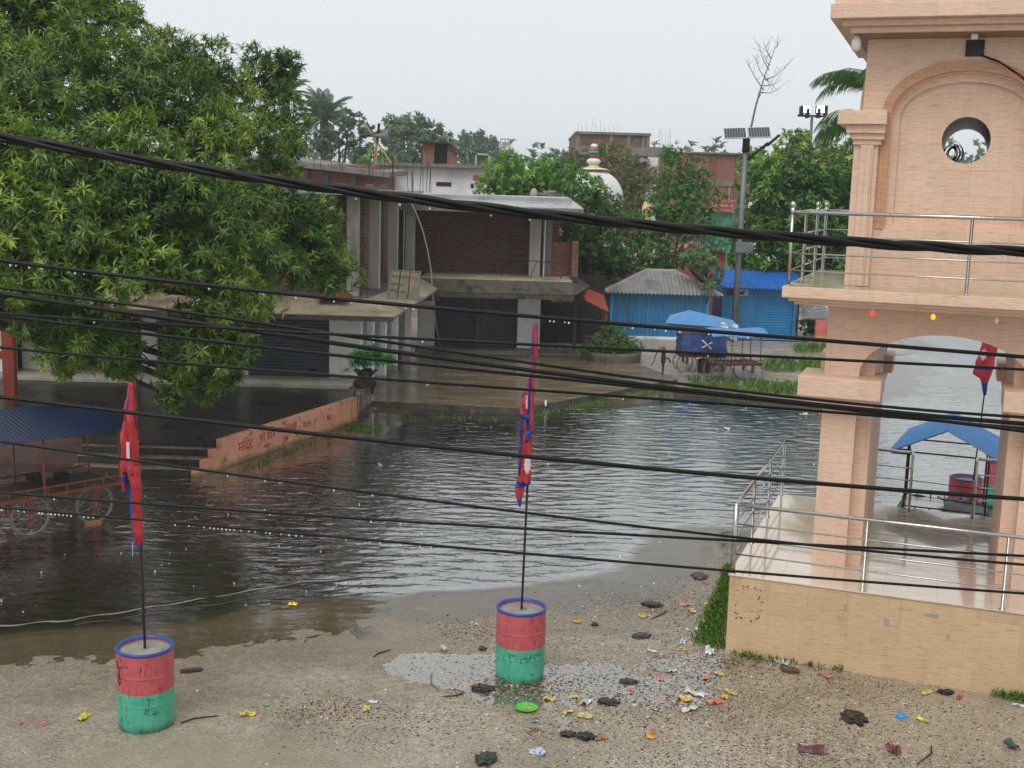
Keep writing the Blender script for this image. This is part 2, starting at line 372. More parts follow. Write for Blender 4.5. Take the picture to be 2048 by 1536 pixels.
def drop_mat():
    t = NT('water_drop'); g = t.n('ShaderNodeBsdfGlass'); g.inputs['IOR'].default_value = 1.33; g.inputs['Roughness'].default_value = 0.0
    d = t.n('ShaderNodeBsdfGlossy'); d.inputs['Roughness'].default_value = 0.35; d.inputs['Color'].default_value = (.95, .96, 1, 1)
    m = t.n('ShaderNodeMixShader'); m.inputs[0].default_value = 0.65; t.l(g.outputs[0], m.inputs[1]); t.l(d.outputs[0], m.inputs[2])
    return t.done(m.outputs[0])
M['drop'] = drop_mat()

def barrel_mat():
    """steel drum painted red above green; the seam wobbles where the brush went round"""
    t = NT('barrel_paint'); v = t.coord('Object')
    sx = t.n('ShaderNodeSeparateXYZ'); t.l(v, sx.inputs[0])
    n = t.noise(v, 4, 5); n2 = t.noise(t.coord('Object', (1, 1, 1), (2, 3, 1)), 7, 8, 0.7)
    zz = t.math('ADD', sx.outputs[2], t.math('MULTIPLY', n, 0.02))
    f = t.maprange(zz, 0.432, 0.437)
    red = t.ramp(n2, [(0.35, hexc('#ae4a50')), (0.65, hexc('#c05a60'))]); gr = t.ramp(n2, [(0.35, hexc('#3b9c80')), (0.65, hexc('#4fb193'))])
    col = t.mix(f, gr, red)
    sc1 = t.noise(t.coord('Object', (9, 9, 2.2)), 3, 9, 0.75, 0.6)
    col = t.mix(t.maprange(sc1, 0.57, 0.64, 0, 0.8), col, hexc('#2b2523'))
    sc2 = t.noise(t.coord('Object', (14, 14, 1.2), (5, 2, 3)), 2.2, 7, 0.7); col = t.mix(t.maprange(sc2, 0.5, 0.75, 0, 0.35), col, hexc('#8a7468'))
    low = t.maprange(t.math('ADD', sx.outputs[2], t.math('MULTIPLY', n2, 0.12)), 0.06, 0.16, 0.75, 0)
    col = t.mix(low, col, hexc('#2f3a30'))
    return t.done(t.pr(col, 0.38, 0, t.bump(n2, 0.25, 0.01), 0.5))
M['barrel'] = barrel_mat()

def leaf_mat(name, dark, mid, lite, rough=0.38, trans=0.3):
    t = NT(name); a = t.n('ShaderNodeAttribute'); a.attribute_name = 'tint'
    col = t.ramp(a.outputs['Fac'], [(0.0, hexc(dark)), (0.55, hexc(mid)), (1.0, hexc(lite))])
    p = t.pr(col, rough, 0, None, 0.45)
    tr = t.n('ShaderNodeBsdfTranslucent'); t.l(t.mix(0.5, col, t.mix(1.0, col, (1.3, 1.5, 0.5, 1), 'MULTIPLY')), tr.inputs['Color'])
    m = t.n('ShaderNodeMixShader'); m.inputs[0].default_value = trans; t.l(p, m.inputs[1]); t.l(tr.outputs[0], m.inputs[2])
    return t.done(m.outputs[0])
M['mango'] = leaf_mat('mango_leaf', '#1f3c15', '#53762b', '#9fae48', .33)
M['leaf_dark'] = leaf_mat('dark_leaf', '#213f1c', '#41702f', '#7ca446')
M['leaf_bright'] = leaf_mat('bright_leaf', '#33602a', '#588a38', '#8aac48')
M['leaf_yellow'] = leaf_mat('yellow_green_leaf', '#4a6a30', '#7d9a45', '#b4bf62')
M['leaf_brown'] = leaf_mat('brownish_leaf', '#41512f', '#6b6f45', '#98845a')
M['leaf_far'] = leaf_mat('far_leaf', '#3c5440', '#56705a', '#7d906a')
M['leaf_feather'] = leaf_mat('feathery_leaf', '#37553a', '#55794f', '#83a070')
M['grass'] = leaf_mat('grass_blade', '#2f5018', '#568028', '#8aa040')
M['papaya'] = leaf_mat('papaya_leaf', '#22562a', '#3f8a40', '#74b058')
M['flower'] = plain('pink_flower', '#b87a94', 0.6, 0, 0.2, 20, 0)
M['flower_yellow'] = plain('yellow_bloom', '#c8a93a', 0.6, 0, 0.2, 20, 0)

# ------------------------------------------------------------------ terrain
def vnoise(x, y, seed=0):
    xi = np.floor(x).astype(np.int64); yi = np.floor(y).astype(np.int64); xf = x - xi; yf = y - yi
    def h(a, b):
        n = (a * 374761393 + b * 668265263 + seed * 1442695041) & 0xffffffff
        n = ((n ^ (n >> 13)) * 1274126177) & 0xffffffff
        return ((n ^ (n >> 16)) & 0xffff) / 65535.0
    u = xf * xf * (3 - 2 * xf); v = yf * yf * (3 - 2 * yf)
    return (h(xi, yi) * (1 - u) + h(xi + 1, yi) * u) * (1 - v) + (h(xi, yi + 1) * (1 - u) + h(xi + 1, yi + 1) * u) * v
def fbm(x, y, seed=0, oct=4):
    s = 0; a = 1; t = 0
    for i in range(oct):
        s = s + a * vnoise(x * 2 ** i, y * 2 ** i, seed + i); t += a; a *= 0.55
    return s / t - 0.5

TA = Vector((2.74, 14.2, 0)); TROT = math.radians(-20.1)
def tl(x, y, z=0.0):
    c, s_ = math.cos(TROT), math.sin(TROT)
    return Vector((TA.x + x * c - y * s_, TA.y + x * s_ + y * c, z))

WATER = [(-70, 11.5)] + [tuple(gp(u, v)[:2]) for u, v in [(-250, 1368), (0, 1348), (300, 1334), (650, 1284), (850, 1256), (1000, 1236), (1200, 1212), (1320, 1196), (1385, 1160), (1432, 1100)]]
WATER += [tuple(tl(*p)[:2]) for p in [(-0.35, 3.0), (-0.2, 4.7), (2.0, 4.75), (3.0, 5.4), (4.2, 6.2)]] + [(12.5, 19.5), (22, 26), (45, 45), (60, 72), (26, 72)]
WATER += [tuple(gp(u, v)[:2]) for u, v in [(1795, 655), (1782, 700), (1745, 775), (1640, 806), (1520, 792), (1400, 778), (1345, 772)]]
WATER += [(2.6, 33.0), (-3.0, 33.0), (-5.2, 25.2), (-25, 25.2), (-70, 25.2)]
WP = np.array(WATER)
def sdist(x, y):
    """distance to the water's edge, negative in the water"""
    x = np.asarray(x, float); y = np.asarray(y, float)
    d = np.full(x.shape, 1e9); ins = np.zeros(x.shape, bool); n = len(WP)
    for i in range(n):
        ax, ay = WP[i]; bx, by = WP[(i + 1) % n]
        ex, ey = bx - ax, by - ay; t = np.clip(((x - ax) * ex + (y - ay) * ey) / (ex * ex + ey * ey), 0, 1)
        d = np.minimum(d, np.hypot(x - ax - t * ex, y - ay - t * ey))
        c = ((ay > y) != (by > y)) & (x < (bx - ax) * (y - ay) / ((by - ay) if by != ay else 1e-9) + ax)
        ins ^= c
    return np.where(ins, -d, d)
PUD = []   # puddle ellipses: centre, radii
for (u, v, rx, ry, dep) in [(1260, 1375, 1.35, .72, .018), (930, 1340, .9, .55, .014), (1090, 1385, .8, .4, .012), (1075, 1455, .5, .28, .008), (1390, 1330, .5, .35, .010)]:
    c = gp(u, v, .035); PUD.append((c.x, c.y, rx, ry, dep))
def gz(x, y):
    x = np.asarray(x, float); y = np.asarray(y, float); s = sdist(x, y)
    s = s + fbm(x * 0.9, y * 0.9, 5, 3) * 0.9
    land = np.minimum(s * 0.03, 0.036 + np.clip(s - 1.2, 0, 6) * 0.002) + np.clip((y - 36) * 0.02, 0, 0.12)
    sea = np.where(s > -1.15, s * 0.011, -0.0127 + (s + 1.15) * 0.2); sea = np.maximum(sea, -0.25)
    z = np.where(s > 0, land, sea)
    z = z + fbm(x * 2.3, y * 2.3, 9, 4) * 0.018 + (vnoise(x * 14, y * 14, 3) - 0.5) * 0.006
    for (cx, cy, rx, ry, dep) in PUD:
        q = ((x - cx) / rx) ** 2 + ((y - cy) / ry) ** 2
        z = z - dep * np.exp(-q * 1.2)
    return z
def gz1(x, y): return float(gz(np.array([x]), np.array([y]))[0])

def ax_vals(segs):
    o = []
    for a, b, st in segs: o += list(np.arange(a, b, st))
    return np.array(o + [segs[-1][1]])
gx = ax_vals([(-900, -60, 60), (-60, -14, 2), (-14, -6.5, .3), (-6.5, 8, .055), (8, 14, .3), (14, 60, 2), (60, 900, 60)])
gy = ax_vals([(-20, 6, 2), (6, 9.5, .3), (9.5, 17.5, .055), (17.5, 50, .3), (50, 90, 2), (90, 1500, 70)])
GX, GY = np.meshgrid(gx, gy); GZ = gz(GX, GY)
def fast_mesh(name, V, Fq, mats, attrs=None, smooth=False, midx=None):
    me = bpy.data.meshes.new(name); nv = len(V); nf, k = Fq.shape
    me.vertices.add(nv); me.vertices.foreach_set('co', np.asarray(V, np.float32).ravel())
    me.loops.add(nf * k); me.loops.foreach_set('vertex_index', Fq.astype(np.int32).ravel())
    me.polygons.add(nf); me.polygons.foreach_set('loop_start', np.arange(0, nf * k, k, dtype=np.int32)); me.polygons.foreach_set('loop_total', np.full(nf, k, np.int32))
    for m_ in (mats if isinstance(mats, (list, tuple)) else [mats]): me.materials.append(m_)
    if midx is not None: me.polygons.foreach_set('material_index', np.asarray(midx, np.int32))
    if smooth: me.polygons.foreach_set('use_smooth', np.ones(nf, bool))
    for an, (dom, arr) in (attrs or {}).items():
        a = me.attributes.new(an, 'FLOAT', dom); a.data.foreach_set('value', np.asarray(arr, np.float32).ravel())
    me.update(); me.validate()
    o = bpy.data.objects.new(name, me); link(o); return o
def grid_faces(nx, ny):
    i = np.arange(ny - 1)[:, None] * nx + np.arange(nx - 1)[None, :]
    return np.stack([i, i + 1, i + nx + 1, i + nx], -1).reshape(-1, 4)

def ground_mat():
    t = NT('wet_gravel'); v = t.coord('Object')
    n1 = t.noise(v, 0.7, 6, 0.6); n2 = t.noise(v, 9, 6, 0.72); n3 = t.noise(v, 55, 4, 0.7)
    vo = t.n('ShaderNodeTexVoronoi'); vo.inputs['Scale'].default_value = 42; t.l(v, vo.inputs['Vector'])
    col = t.ramp(n2, [(0.28, hexc('#877a66')), (0.5, hexc('#a1968a')), (0.72, hexc('#c4b8a4'))])
    sp = t.ramp(vo.outputs['Color'], [(0.0, hexc('#3a2e22')), (0.3, hexc('#87785f')), (0.6, hexc('#ada08b')), (0.9, hexc('#cdc1aa')), (1.0, hexc('#c9bfae'))])
    col = t.mix(t.maprange(n3, 0.35, 0.65, 0.15, 0.55), col, sp)
    col = t.mix(t.maprange(n1, 0.4, 0.62, 0, 0.3), col, hexc('#6d5f4c'))
    mud = t.noise(t.coord('Object', (1, 1, 1), (31, 7, 0)), 0.32, 4, 0.6)
    col = t.mix(t.maprange(mud, 0.48, 0.62, 0, 0.7), col, hexc('#a39782'))
    wet = t.noise(t.coord('Object', (1, 1.6, 1), (3, 11, 0)), 1.1, 7, 0.68)
    r = t.maprange(wet, 0.4, 0.62, 0.07, 0.42)
    sz = t.n('ShaderNodeSeparateXYZ'); t.l(v, sz.inputs[0]); damp = t.maprange(t.math('ADD', sz.outputs[2], t.math('MULTIPLY', n1, -0.03)), 0.008, 0.036, 1, 0)
    col = t.mix(t.math('MULTIPLY', damp, 0.8), col, t.mix(1.0, col, (0.62, 0.58, 0.53, 1), 'MULTIPLY'))
    r = t.mix(damp, r, 0.16)
    h = t.math('ADD', t.math('MULTIPLY', n3, 0.8), t.math('MULTIPLY', vo.outputs['Distance'], -0.9))
    return t.done(t.pr(col, r, 0, t.bump(h, 0.55, 0.012), 0.6))
M['ground'] = ground_mat()
ground = fast_mesh('ground', np.stack([GX, GY, GZ], -1).reshape(-1, 3), grid_faces(len(gx), len(gy)), M['ground'], smooth=True); kind(ground)

def water_mat(name, murk_a, murk_b, ripple=1.0, ior=1.5, shal='#75674f', shp=0.85):
    t = NT(name); v = t.coord('Object')
    a = t.n('ShaderNodeAttribute'); a.attribute_name = 'murk'
    n0 = t.noise(v, 0.5, 4, 0.6)
    # wind ripples, long across the view, choppier in mid street; fine rain dimples over them
    m1 = t.coord('Object', (1.0, 2.3, 1), (0, 0, 0), (0, 0, math.radians(14)))
    r1 = t.noise(m1, 2.1, 3, 0.55, 0.5)
    m2 = t.coord('Object', (1.0, 2.0, 1), (4, 9, 0), (0, 0, math.radians(-12)))
    r2 = t.noise(m2, 4.6, 3, 0.6, 0.4)
    r3 = t.noise(v, 22, 3, 0.65)
    chop = t.ramp(t.noise(t.coord('Object', (1, 1, 1), (2, 5, 0)), 0.13, 3, 0.6), [(0.35, (0.35, 0.35, 0.35, 1)), (0.62, (1, 1, 1, 1))])
    sh = t.n('ShaderNodeAttribute'); sh.attribute_name = 'calm'
    h = t.math('ADD', t.math('ADD', r1, t.math('MULTIPLY', r2, 0.5)), t.math('MULTIPLY', r3, 0.10))
    h = t.math('MULTIPLY', t.math('MULTIPLY', h, chop), sh.outputs['Fac'])
    nrm = t.bump(h, 1.0, 0.03 * ripple)
    murk = t.n('ShaderNodeBsdfDiffuse'); t.l(t.mix(t.maprange(a.outputs['Fac'], 0.45, 0.95, 0, 1), hexc(shal), t.mix(n0, hexc(murk_a), hexc(murk_b))), murk.inputs['Color'])
    tr = t.n('ShaderNodeBsdfTransparent'); tr.inputs['Color'].default_value = (0.93, 0.9, 0.84, 1)
    b = t.n('ShaderNodeMixShader'); t.l(a.outputs['Fac'], b.inputs[0]); t.l(tr.outputs[0], b.inputs[1]); t.l(murk.outputs[0], b.inputs[2])
    fr = t.n('ShaderNodeFresnel'); fr.inputs['IOR'].default_value = ior; t.l(nrm, fr.inputs['Normal'])
    gl = t.n('ShaderNodeBsdfGlossy'); gl.inputs['Roughness'].default_value = 0.05; t.l(nrm, gl.inputs['Normal'])
    m = t.n('ShaderNodeMixShader'); t.l(t.math('POWER', fr.outputs[0], t.maprange(sh.outputs['Fac'], 0.1, 0.6, shp, 0.26)), m.inputs[0]); t.l(b.outputs[0], m.inputs[1]); t.l(gl.outputs[0], m.inputs[2])
    return t.done(m.outputs[0])
M['water'] = water_mat('flood_water', '#1d1a16', '#2a251d')
M['puddle'] = water_mat('silty_puddle', '#857a69', '#8f8470', shal='#857a69', shp=0.42)
wx = ax_vals([(-72, -13, 3), (-13, 13.5, .055), (13.5, 64, 2.5)]); wy = ax_vals([(9, 12.2, .4), (12.2, 24, .045), (24, 37, .075), (37, 76, .5)])
WX, WY = np.meshgrid(wx, wy); wd = np.clip(-gz(WX, WY), 0, 1)
murk = 1 - np.exp(-wd * 30); calm = np.clip(wd * 7, 0.03, 1.0)
def waves(x, y):
    """short wind waves running towards the viewer, in gusty patches"""
    rs = np.random.RandomState(5); h = 0 * x
    wxp = fbm(x * .35, y * .35, 21, 3) * 5.0; wyp = fbm(x * .5, y * .5, 31, 3) * 2.6
    for i in range(26):
        lam = 0.115 * (1.13 ** (i % 13)); a = math.pi / 2 + rs.normal() * 0.34 + 0.14; k = 2 * math.pi / lam
        gust = 0.35 + 1.3 * vnoise(x * .55 + i * 7.3, y * .8 + i * 3.1, 40 + i)
        h = h + (lam ** 0.8) * 0.0052 * gust * np.sin(k * (x * math.cos(a) + y * math.sin(a)) + rs.uniform(0, 6.28) + (wxp + wyp) * (0.5 / lam) ** .5)
    env = (0.38 + 0.62 * np.clip((x + 4.5 - (y - 16) * .25) / 3.5, 0, 1)) * (0.45 + 1.1 * np.clip(fbm(x * .16 + 3, y * .2, 77, 3) * 2 + .5, 0, 1))
    return h * env * (0.5 + 0.5 * np.clip((27 - y) / 5, 0, 1))
WZ_ = waves(WX, WY) * calm
WZ_ = np.where((np.abs(WX) < 13.4) & (WY < 37), WZ_, WZ_ * 0.2)
water = fast_mesh('flood_water', np.stack([WX, WY, WZ_], -1).reshape(-1, 3), grid_faces(len(wx), len(wy)), M['water'],
                  {'murk': ('POINT', murk), 'calm': ('POINT', np.clip(wd * 9, .1, 1))}, smooth=True); kind(water)
# puddles lie in the hollows of the gravel; the bumpy ground breaks their outline
for (cx, cy, rx, ry, dep) in PUD:
    lev = 0.036 - 0.001 - dep * 0.3
    px = np.arange(cx - rx * 1.25, cx + rx * 1.25, .03); py = np.arange(cy - ry * 1.25, cy + ry * 1.25, .03); PX, PY = np.meshgrid(px, py)
    gf = grid_faces(len(px), len(py)); qx = PX.ravel()[gf].mean(1); qy = PY.ravel()[gf].mean(1)
    gf = gf[((qx - cx) / rx) ** 2 + ((qy - cy) / ry) ** 2 + fbm(qx * 3, qy * 3, 66, 3) * 1.3 < 1.15]
    o = fast_mesh('puddle', np.stack([PX, PY, PX * 0 + lev], -1).reshape(-1, 3), gf, M['puddle'],
                  {'murk': ('POINT', PX * 0 + 0.55), 'calm': ('POINT', PX * 0 + 0.02)}, smooth=True); kind(o)

# loose gravel, leaf crumbs and chips
def in_cam(x, y, z=0, m=60):
    d = Vector((x, y, z - CAMH)); F_ = d.dot(_F)
    if F_ <= 0: return False
    u = 1024 + FOC * d.dot(_R) / F_; v = 768 - FOC * d.dot(_UP) / F_
    return -m < u < 2048 + m and -m < v < 1536 + m
def chips(name, n, sampler, smin, smax, mats, probs, flat=0.35):
    pts = []
    while len(pts) < n:
        u, v = sampler(); p = gp(u, v, 0.03); pts.append((p.x, p.y))
    pts = np.array(pts); z = gz(pts[:, 0], pts[:, 1]); n = len(pts)
    z = np.maximum(z, 0.001)
    for (cx, cy, rx, ry, dep) in PUD: z = np.where(((pts[:, 0] - cx) / rx) ** 2 + ((pts[:, 1] - cy) / ry) ** 2 < 1.5, np.maximum(z, 0.0365 - dep * 0.3), z)
    s = NR.uniform(smin, smax, n) ** 1.0; th = NR.uniform(0, 6.283, n); el = NR.uniform(0.5, 1.0, n)
    base = np.array([[1, 0, 0], [0, 1, 0], [-1, 0, 0], [0, -1, 0], [0, 0, 1.0]])
    V = base[None] * np.stack([s, s * el, s * flat * NR.uniform(.5, 1.5, n)], -1)[:, None, :]
    V = V * NR.uniform(0.6, 1.3, V.shape)
    c, s_ = np.cos(th)[:, None], np.sin(th)[:, None]
    X = V[..., 0] * c - V[..., 1] * s_; Y = V[..., 0] * s_ + V[..., 1] * c
    V = np.stack([X + pts[:, 0, None], Y + pts[:, 1, None], V[..., 2] + z[:, None] - 0.001], -1).reshape(-1, 3)
    f = np.array([[0, 1, 4], [1, 2, 4], [2, 3, 4], [3, 0, 4]]); Fc = (np.arange(n)[:, None, None] * 5 + f[None]).reshape(-1, 3)
    mi = np.repeat(NR.choice(len(mats), n, p=probs), 4)
    o = fast_mesh(name, V, Fc, mats, midx=mi); return kind(o, 'stuff')
cm = [plain('chip_brown', '#5c3f26', .5), plain('chip_dark', '#211a14', .5), plain('chip_tan', '#a58a62', .5), plain('chip_grey', '#8c8377', .5), plain('chip_pale', '#cfc4ae', .45)]
def samp_all():
    while True:
        u = R.uniform(-30, 2080); v = R.uniform(1180, 1560)
        sh = 1345 - max(0, (u - 350)) * 0.16 if u < 1000 else 1241 - (u - 1000) * 0.3
        if v > sh + 5: return u, v
def samp_right():
    while True:
        u = R.gauss(1560, 330); v = R.uniform(1290, 1550)
        if v > 1310 + (u - 1450) * 0.12 or u < 1450: return u, v
def samp_drift():
    c = R.choice([(1040, 1375, 55, 14), (1300, 1210, 90, 22), (1380, 1250, 40, 40), (1350, 1420, 110, 25), (1120, 1270, 120, 25), (650, 1420, 60, 18), (800, 1440, 120, 30), (960, 1260, 60, 14), (1480, 1320, 80, 16)])
    return R.gauss(c[0], c[2]), R.gauss(c[1], c[3])
chips('gravel', 20000, samp_all, .003, .010, cm, [.30, .26, .20, .18, .06])
chips('leaf_crumbs', 19000, samp_right, .006, .021, cm, [.46, .26, .14, .06, .08], .25)
chips('leaf_crumbs', 8500, samp_drift, .006, .024, cm, [.42, .34, .12, .08, .04], .3)

# ------------------------------------------------------------------ leaves and grass
def leaves_mesh(name, P, D, U, L, W, tint, mat, parent=None, fold=0.25, curl=0.2):
    """P base points, D directions, U up hints (n,3); L,W lengths: each leaf two triangles folded on its rib"""
    D = D / np.linalg.norm(D, axis=1, keepdims=True); S = np.cross(D, U); S /= (np.linalg.norm(S, axis=1, keepdims=True) + 1e-9); N = np.cross(S, D)
    L = L[:, None]; W = W[:, None]
    tip = P + D * L - N * L * curl
    mid = P + D * L * 0.48 + N * L * 0.03
    a = mid + S * W * 0.5 + N * W * fold; b = mid - S * W * 0.5 + N * W * fold
    V = np.stack([P, a, tip, b, mid - N * W * 0.05], 1).reshape(-1, 3); n = len(P)
    f = np.array([[0, 4, 1], [1, 4, 2], [0, 3, 4], [3, 2, 4]])
    Fc = (np.arange(n)[:, None, None] * 5 + f[None]).reshape(-1, 3)
    o = fast_mesh(name, V, Fc, mat, {'tint': ('FACE', np.repeat(tint, 4))})
    if parent: o.parent = parent
    return o
def unit(n):
    v = NR.normal(size=(n, 3)); return v / np.linalg.norm(v, axis=1, keepdims=True)
def rosettes(C, AX, k, L, W, tint, spread=0.9, jit=0.15):
    """k leaves fanned round each twig end C with axis AX"""
    n = len(C); AX = AX / np.linalg.norm(AX, axis=1, keepdims=True)
    a = np.cross(AX, np.array([0.3, 0.2, 1.0])); a /= np.linalg.norm(a, axis=1, keepdims=True) + 1e-9; b = np.cross(AX, a)
    th = NR.uniform(0, 6.283, (n, 1)) + np.arange(k)[None] * 2.399; sp = NR.uniform(0.35, 1.15, (n, k)) * spread
    D = AX[:, None] * np.cos(sp)[..., None] + (a[:, None] * np.cos(th)[..., None] + b[:, None] * np.sin(th)[..., None]) * np.sin(sp)[..., None]
    D = D + NR.normal(size=D.shape) * jit; D[..., 2] -= 0.12
    Pp = np.repeat(C[:, None], k, 1) - AX[:, None] * (L * 0.5 * NR.uniform(0, 1, (n, k, 1)))
    Ls = L * NR.uniform(0.65, 1.15, (n, k)); Ws = W * NR.uniform(0.8, 1.2, (n, k))
    tt = np.clip(tint[:, None] + NR.normal(size=(n, k)) * 0.1, 0, 1)
    Uh = np.repeat(AX[:, None], k, 1) + np.array([0, 0, 0.6])
    return Pp.reshape(-1, 3), D.reshape(-1, 3), Uh.reshape(-1, 3), Ls.ravel(), Ws.ravel(), tt.ravel()
def crown(name, clumps, dens, k, L, W, mat, parent, base_tint=0.4, shell=0.55, up=0.35, spread=0.95, curl=0.2, droop=0.0, flush=0.25):
    """clumps: (centre, (rx,ry,rz)); twigs thick on the outside of each clump, thinner within; young flushes paler"""
    Cs, As, Ts = [], [], []
    for (c, r) in clumps:
        n = max(6, int(dens * (r[0] * r[1] + r[0] * r[2] + r[1] * r[2]) / 3 * 4 * 3.14))
        d = unit(n); rad = np.where(NR.uniform(size=n) < 0.75, NR.uniform(shell + .25, 1.08, n), NR.uniform(0.3, shell + .25, n))
        rad = rad * (1 + 0.30 * np.sin(d[:, 0] * 5 + c[0] * 3) * np.cos(d[:, 2] * 4 + c[1]) + 0.1 * np.sin(d[:, 1] * 11 + c[2]))
        Cs.append(np.array(c)[None] + d * np.array(r)[None] * rad[:, None])
        As.append(d + np.array([0, 0, up - droop])[None] + NR.normal(size=(n, 3)) * 0.25)
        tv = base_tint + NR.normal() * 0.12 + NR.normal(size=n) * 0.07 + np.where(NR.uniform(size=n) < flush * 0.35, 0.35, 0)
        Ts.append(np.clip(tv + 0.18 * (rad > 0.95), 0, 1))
    return leaves_mesh(name, *rosettes(np.concatenate(Cs), np.concatenate(As), k, L, W, np.concatenate(Ts), spread), mat, parent, curl=curl)

GR_P, GR_H = [], []
def grass_region(quad, n, h0, h1, zoff=0.0, z=None):
    """quad: four photo points on the ground, corners of a patch"""
    q = [gp(u, v, 0.04) for u, v in quad]
    for i in range(n):
        a, b = R.random(), R.random()
        if math.sin(a * 23 + quad[0][0]) + math.sin(b * 9 + a * 41) + R.uniform(-.9, .9) < -.35: continue
        p = (q[0] * (1 - a) + q[1] * a) * (1 - b) + (q[3] * (1 - a) + q[2] * a) * b
        GR_P.append((p.x + R.gauss(0, .04), p.y + R.gauss(0, .04))); GR_H.append((R.uniform(h0, h1), zoff if z is None else z))
grass_region([(1462, 1128), (1456, 1140), (1446, 1302), (1385, 1285)], 5200, .03, .10)
grass_region([(1470, 1300), (1700, 1322), (1700, 1345), (1480, 1318)], 1000, .03, .09)
grass_region([(1800, 1345), (1870, 1352), (1870, 1362), (1800, 1355)], 200, .03, .07)
grass_region([(1985, 1372), (2060, 1378), (2060, 1412), (1995, 1396)], 700, .04, .11)
grass_region([(430, 952), (715, 845), (718, 850), (440, 958)], 700, .03, .09)
grass_region([(750, 828), (1040, 836), (1040, 842), (750, 834)], 350, .03, .10)
grass_region([(1042, 834), (1345, 771), (1352, 774), (1044, 839)], 900, .05, .16)
grass_region([(1375, 758), (1515, 762), (1500, 784), (1375, 778)], 1700, .06, .2)
grass_region([(1525, 728), (1650, 728), (1650, 750), (1530, 748)], 2600, .08, .24)
grass_region([(1505, 768), (1600, 770), (1600, 790), (1510, 788)], 1500, .08, .24)
grass_region([(1585, 700), (1660, 700), (1660, 716), (1590, 714)], 700, .1, .3)
grass_region([(690, 846), (765, 848), (760, 862), (690, 860)], 420, .04, .12)
gp_ = np.array(GR_P); gh = np.array([h[0] for h in GR_H]); gzv = gz(gp_[:, 0], gp_[:, 1])
gzv = np.maximum(gzv, -0.01); nG = len(gp_)
Dg = np.stack([NR.normal(size=nG) * 0.45, NR.normal(size=nG) * 0.45, np.ones(nG)], -1)
g_o = leaves_mesh('grass', np.column_stack([gp_, gzv]), Dg, np.column_stack([NR.normal(size=(nG, 2)), np.zeros(nG)]), gh * 1.2, 0.012 + gh * 0.07, np.clip(NR.normal(0.4, 0.28, nG), 0, 1), M['grass'], curl=0.25)
kind(g_o, 'stuff')

# thin foam lines where the current meets the shallow shelf
def foam(pts, wdt):
    P_ = [gp(u, v, 0.006) for u, v in pts]; m = MB(); top, bot = [], []
    n = 160
    for i in range(n + 1):
        f = i / n * (len(P_) - 1); k = min(int(f), len(P_) - 2); q = P_[k].lerp(P_[k + 1], f - k); j = math.sin(f * 9) * .03 + R.gauss(0, .0015); w2 = wdt * (.45 + .55 * abs(math.sin(f * 3.7 + 1))) * (1 + R.gauss(0, .08)) * min(1, 8 * (1 - i / n) + .1)
        top.append((q.x, q.y + j + w2, .007)); bot.append((q.x, q.y + j - w2, .007))
    return m.grid([bot, top])
fo = foam([(-150, 1262), (0, 1252), (140, 1240), (300, 1215), (450, 1190), (600, 1165), (750, 1152), (850, 1150)], .028).build('foam', plain('grey_foam', '#83807a', .35, 0, .3, 20, .3)); kind(fo, 'stuff')
fo = foam([(150, 1250), (300, 1228), (450, 1205), (600, 1182)], .012).build('foam', plain('thin_foam', '#5d5a54', .35, 0, .3, 20, .3)); kind(fo, 'stuff')
# rain hitting the flood water: little crowns of splash
ns = 110; Vs = []; Fs = []
sp = MB()
for i in range(ns):
    u = R.uniform(0, 1640) if R.random() < .8 else R.uniform(1780, 2000); v = R.uniform(850, 1230)
    p = gp(u, v, 0.0)
    if gz1(p.x, p.y) > -0.01: continue
    r = R.uniform(.006, .014); h = R.uniform(.008, .03)
    sp.lathe([(r, 0), (r * .5, h * .5), (r * .7, h * .8), (0.0005, h)], (p.x, p.y, 0.002), 5)
o = sp.build('rain_splash', M['drop']); kind(o, 'stuff')

# ------------------------------------------------------------------ litter: every readable piece is its own thing
LM = {}
def lm(c, rough=.45):
    if c not in LM: LM[c] = plain('litter_' + c.strip('#'), c, rough, 0, .2, 25, .3, dirt='#54483a', dirt_amt=.42)
    return LM[c]
def on_ground(u, v):
    p = gp(u, v, .04); p.z = gz1(p.x, p.y); return p
def sheet(size, ar=0.6, crumple=.12, n=5):
    m = MB(); rows = []; size *= .86
    for i in range(n):
        rows.append([((j / (n - 1) - .5) * size + R.gauss(0, size * .03), (i / (n - 1) - .5) * size * ar + R.gauss(0, size * .03), abs(R.gauss(0, size * crumple)) + .004) for j in range(n)])
    return m.grid(rows)
def clump(size, flat=.45):
    b = bmesh.new(); bmesh.ops.create_icosphere(b, subdivisions=3, radius=size / 2)
    m = MB(); k = [R.uniform(0, 9) for _ in range(3)]
    vs = []
    for vv in b.verts:
        c = vv.co; q = c.normalized(); r = 1 + .28 * math.sin(q.x * 6 + k[0]) * math.cos(q.y * 7 + k[1]) + .15 * math.sin(q.z * 14 + q.x * 9 + k[2]) + R.uniform(-.07, .07)
        vs.append((c.x * r * 1.15, c.y * r * .85, max(-.003, c.z * r * flat + size * flat * .25)))
    m.add(vs, [tuple(x.index for x in f.verts) for f in b.faces]); b.free(); return m
def litter(name, u, v, label, cat, mesh, mat, group=None, smooth=False):
    p = on_ground(u, v); p.z = max(p.z, 0.0)
    o = mesh.build(name, mat, smooth=smooth); o.location = (p.x, p.y, p.z + .001); o.rotation_euler = (0, 0, R.uniform(0, 6.28)); tag(o, label, cat, group); return o
W_ = 'wrapper'
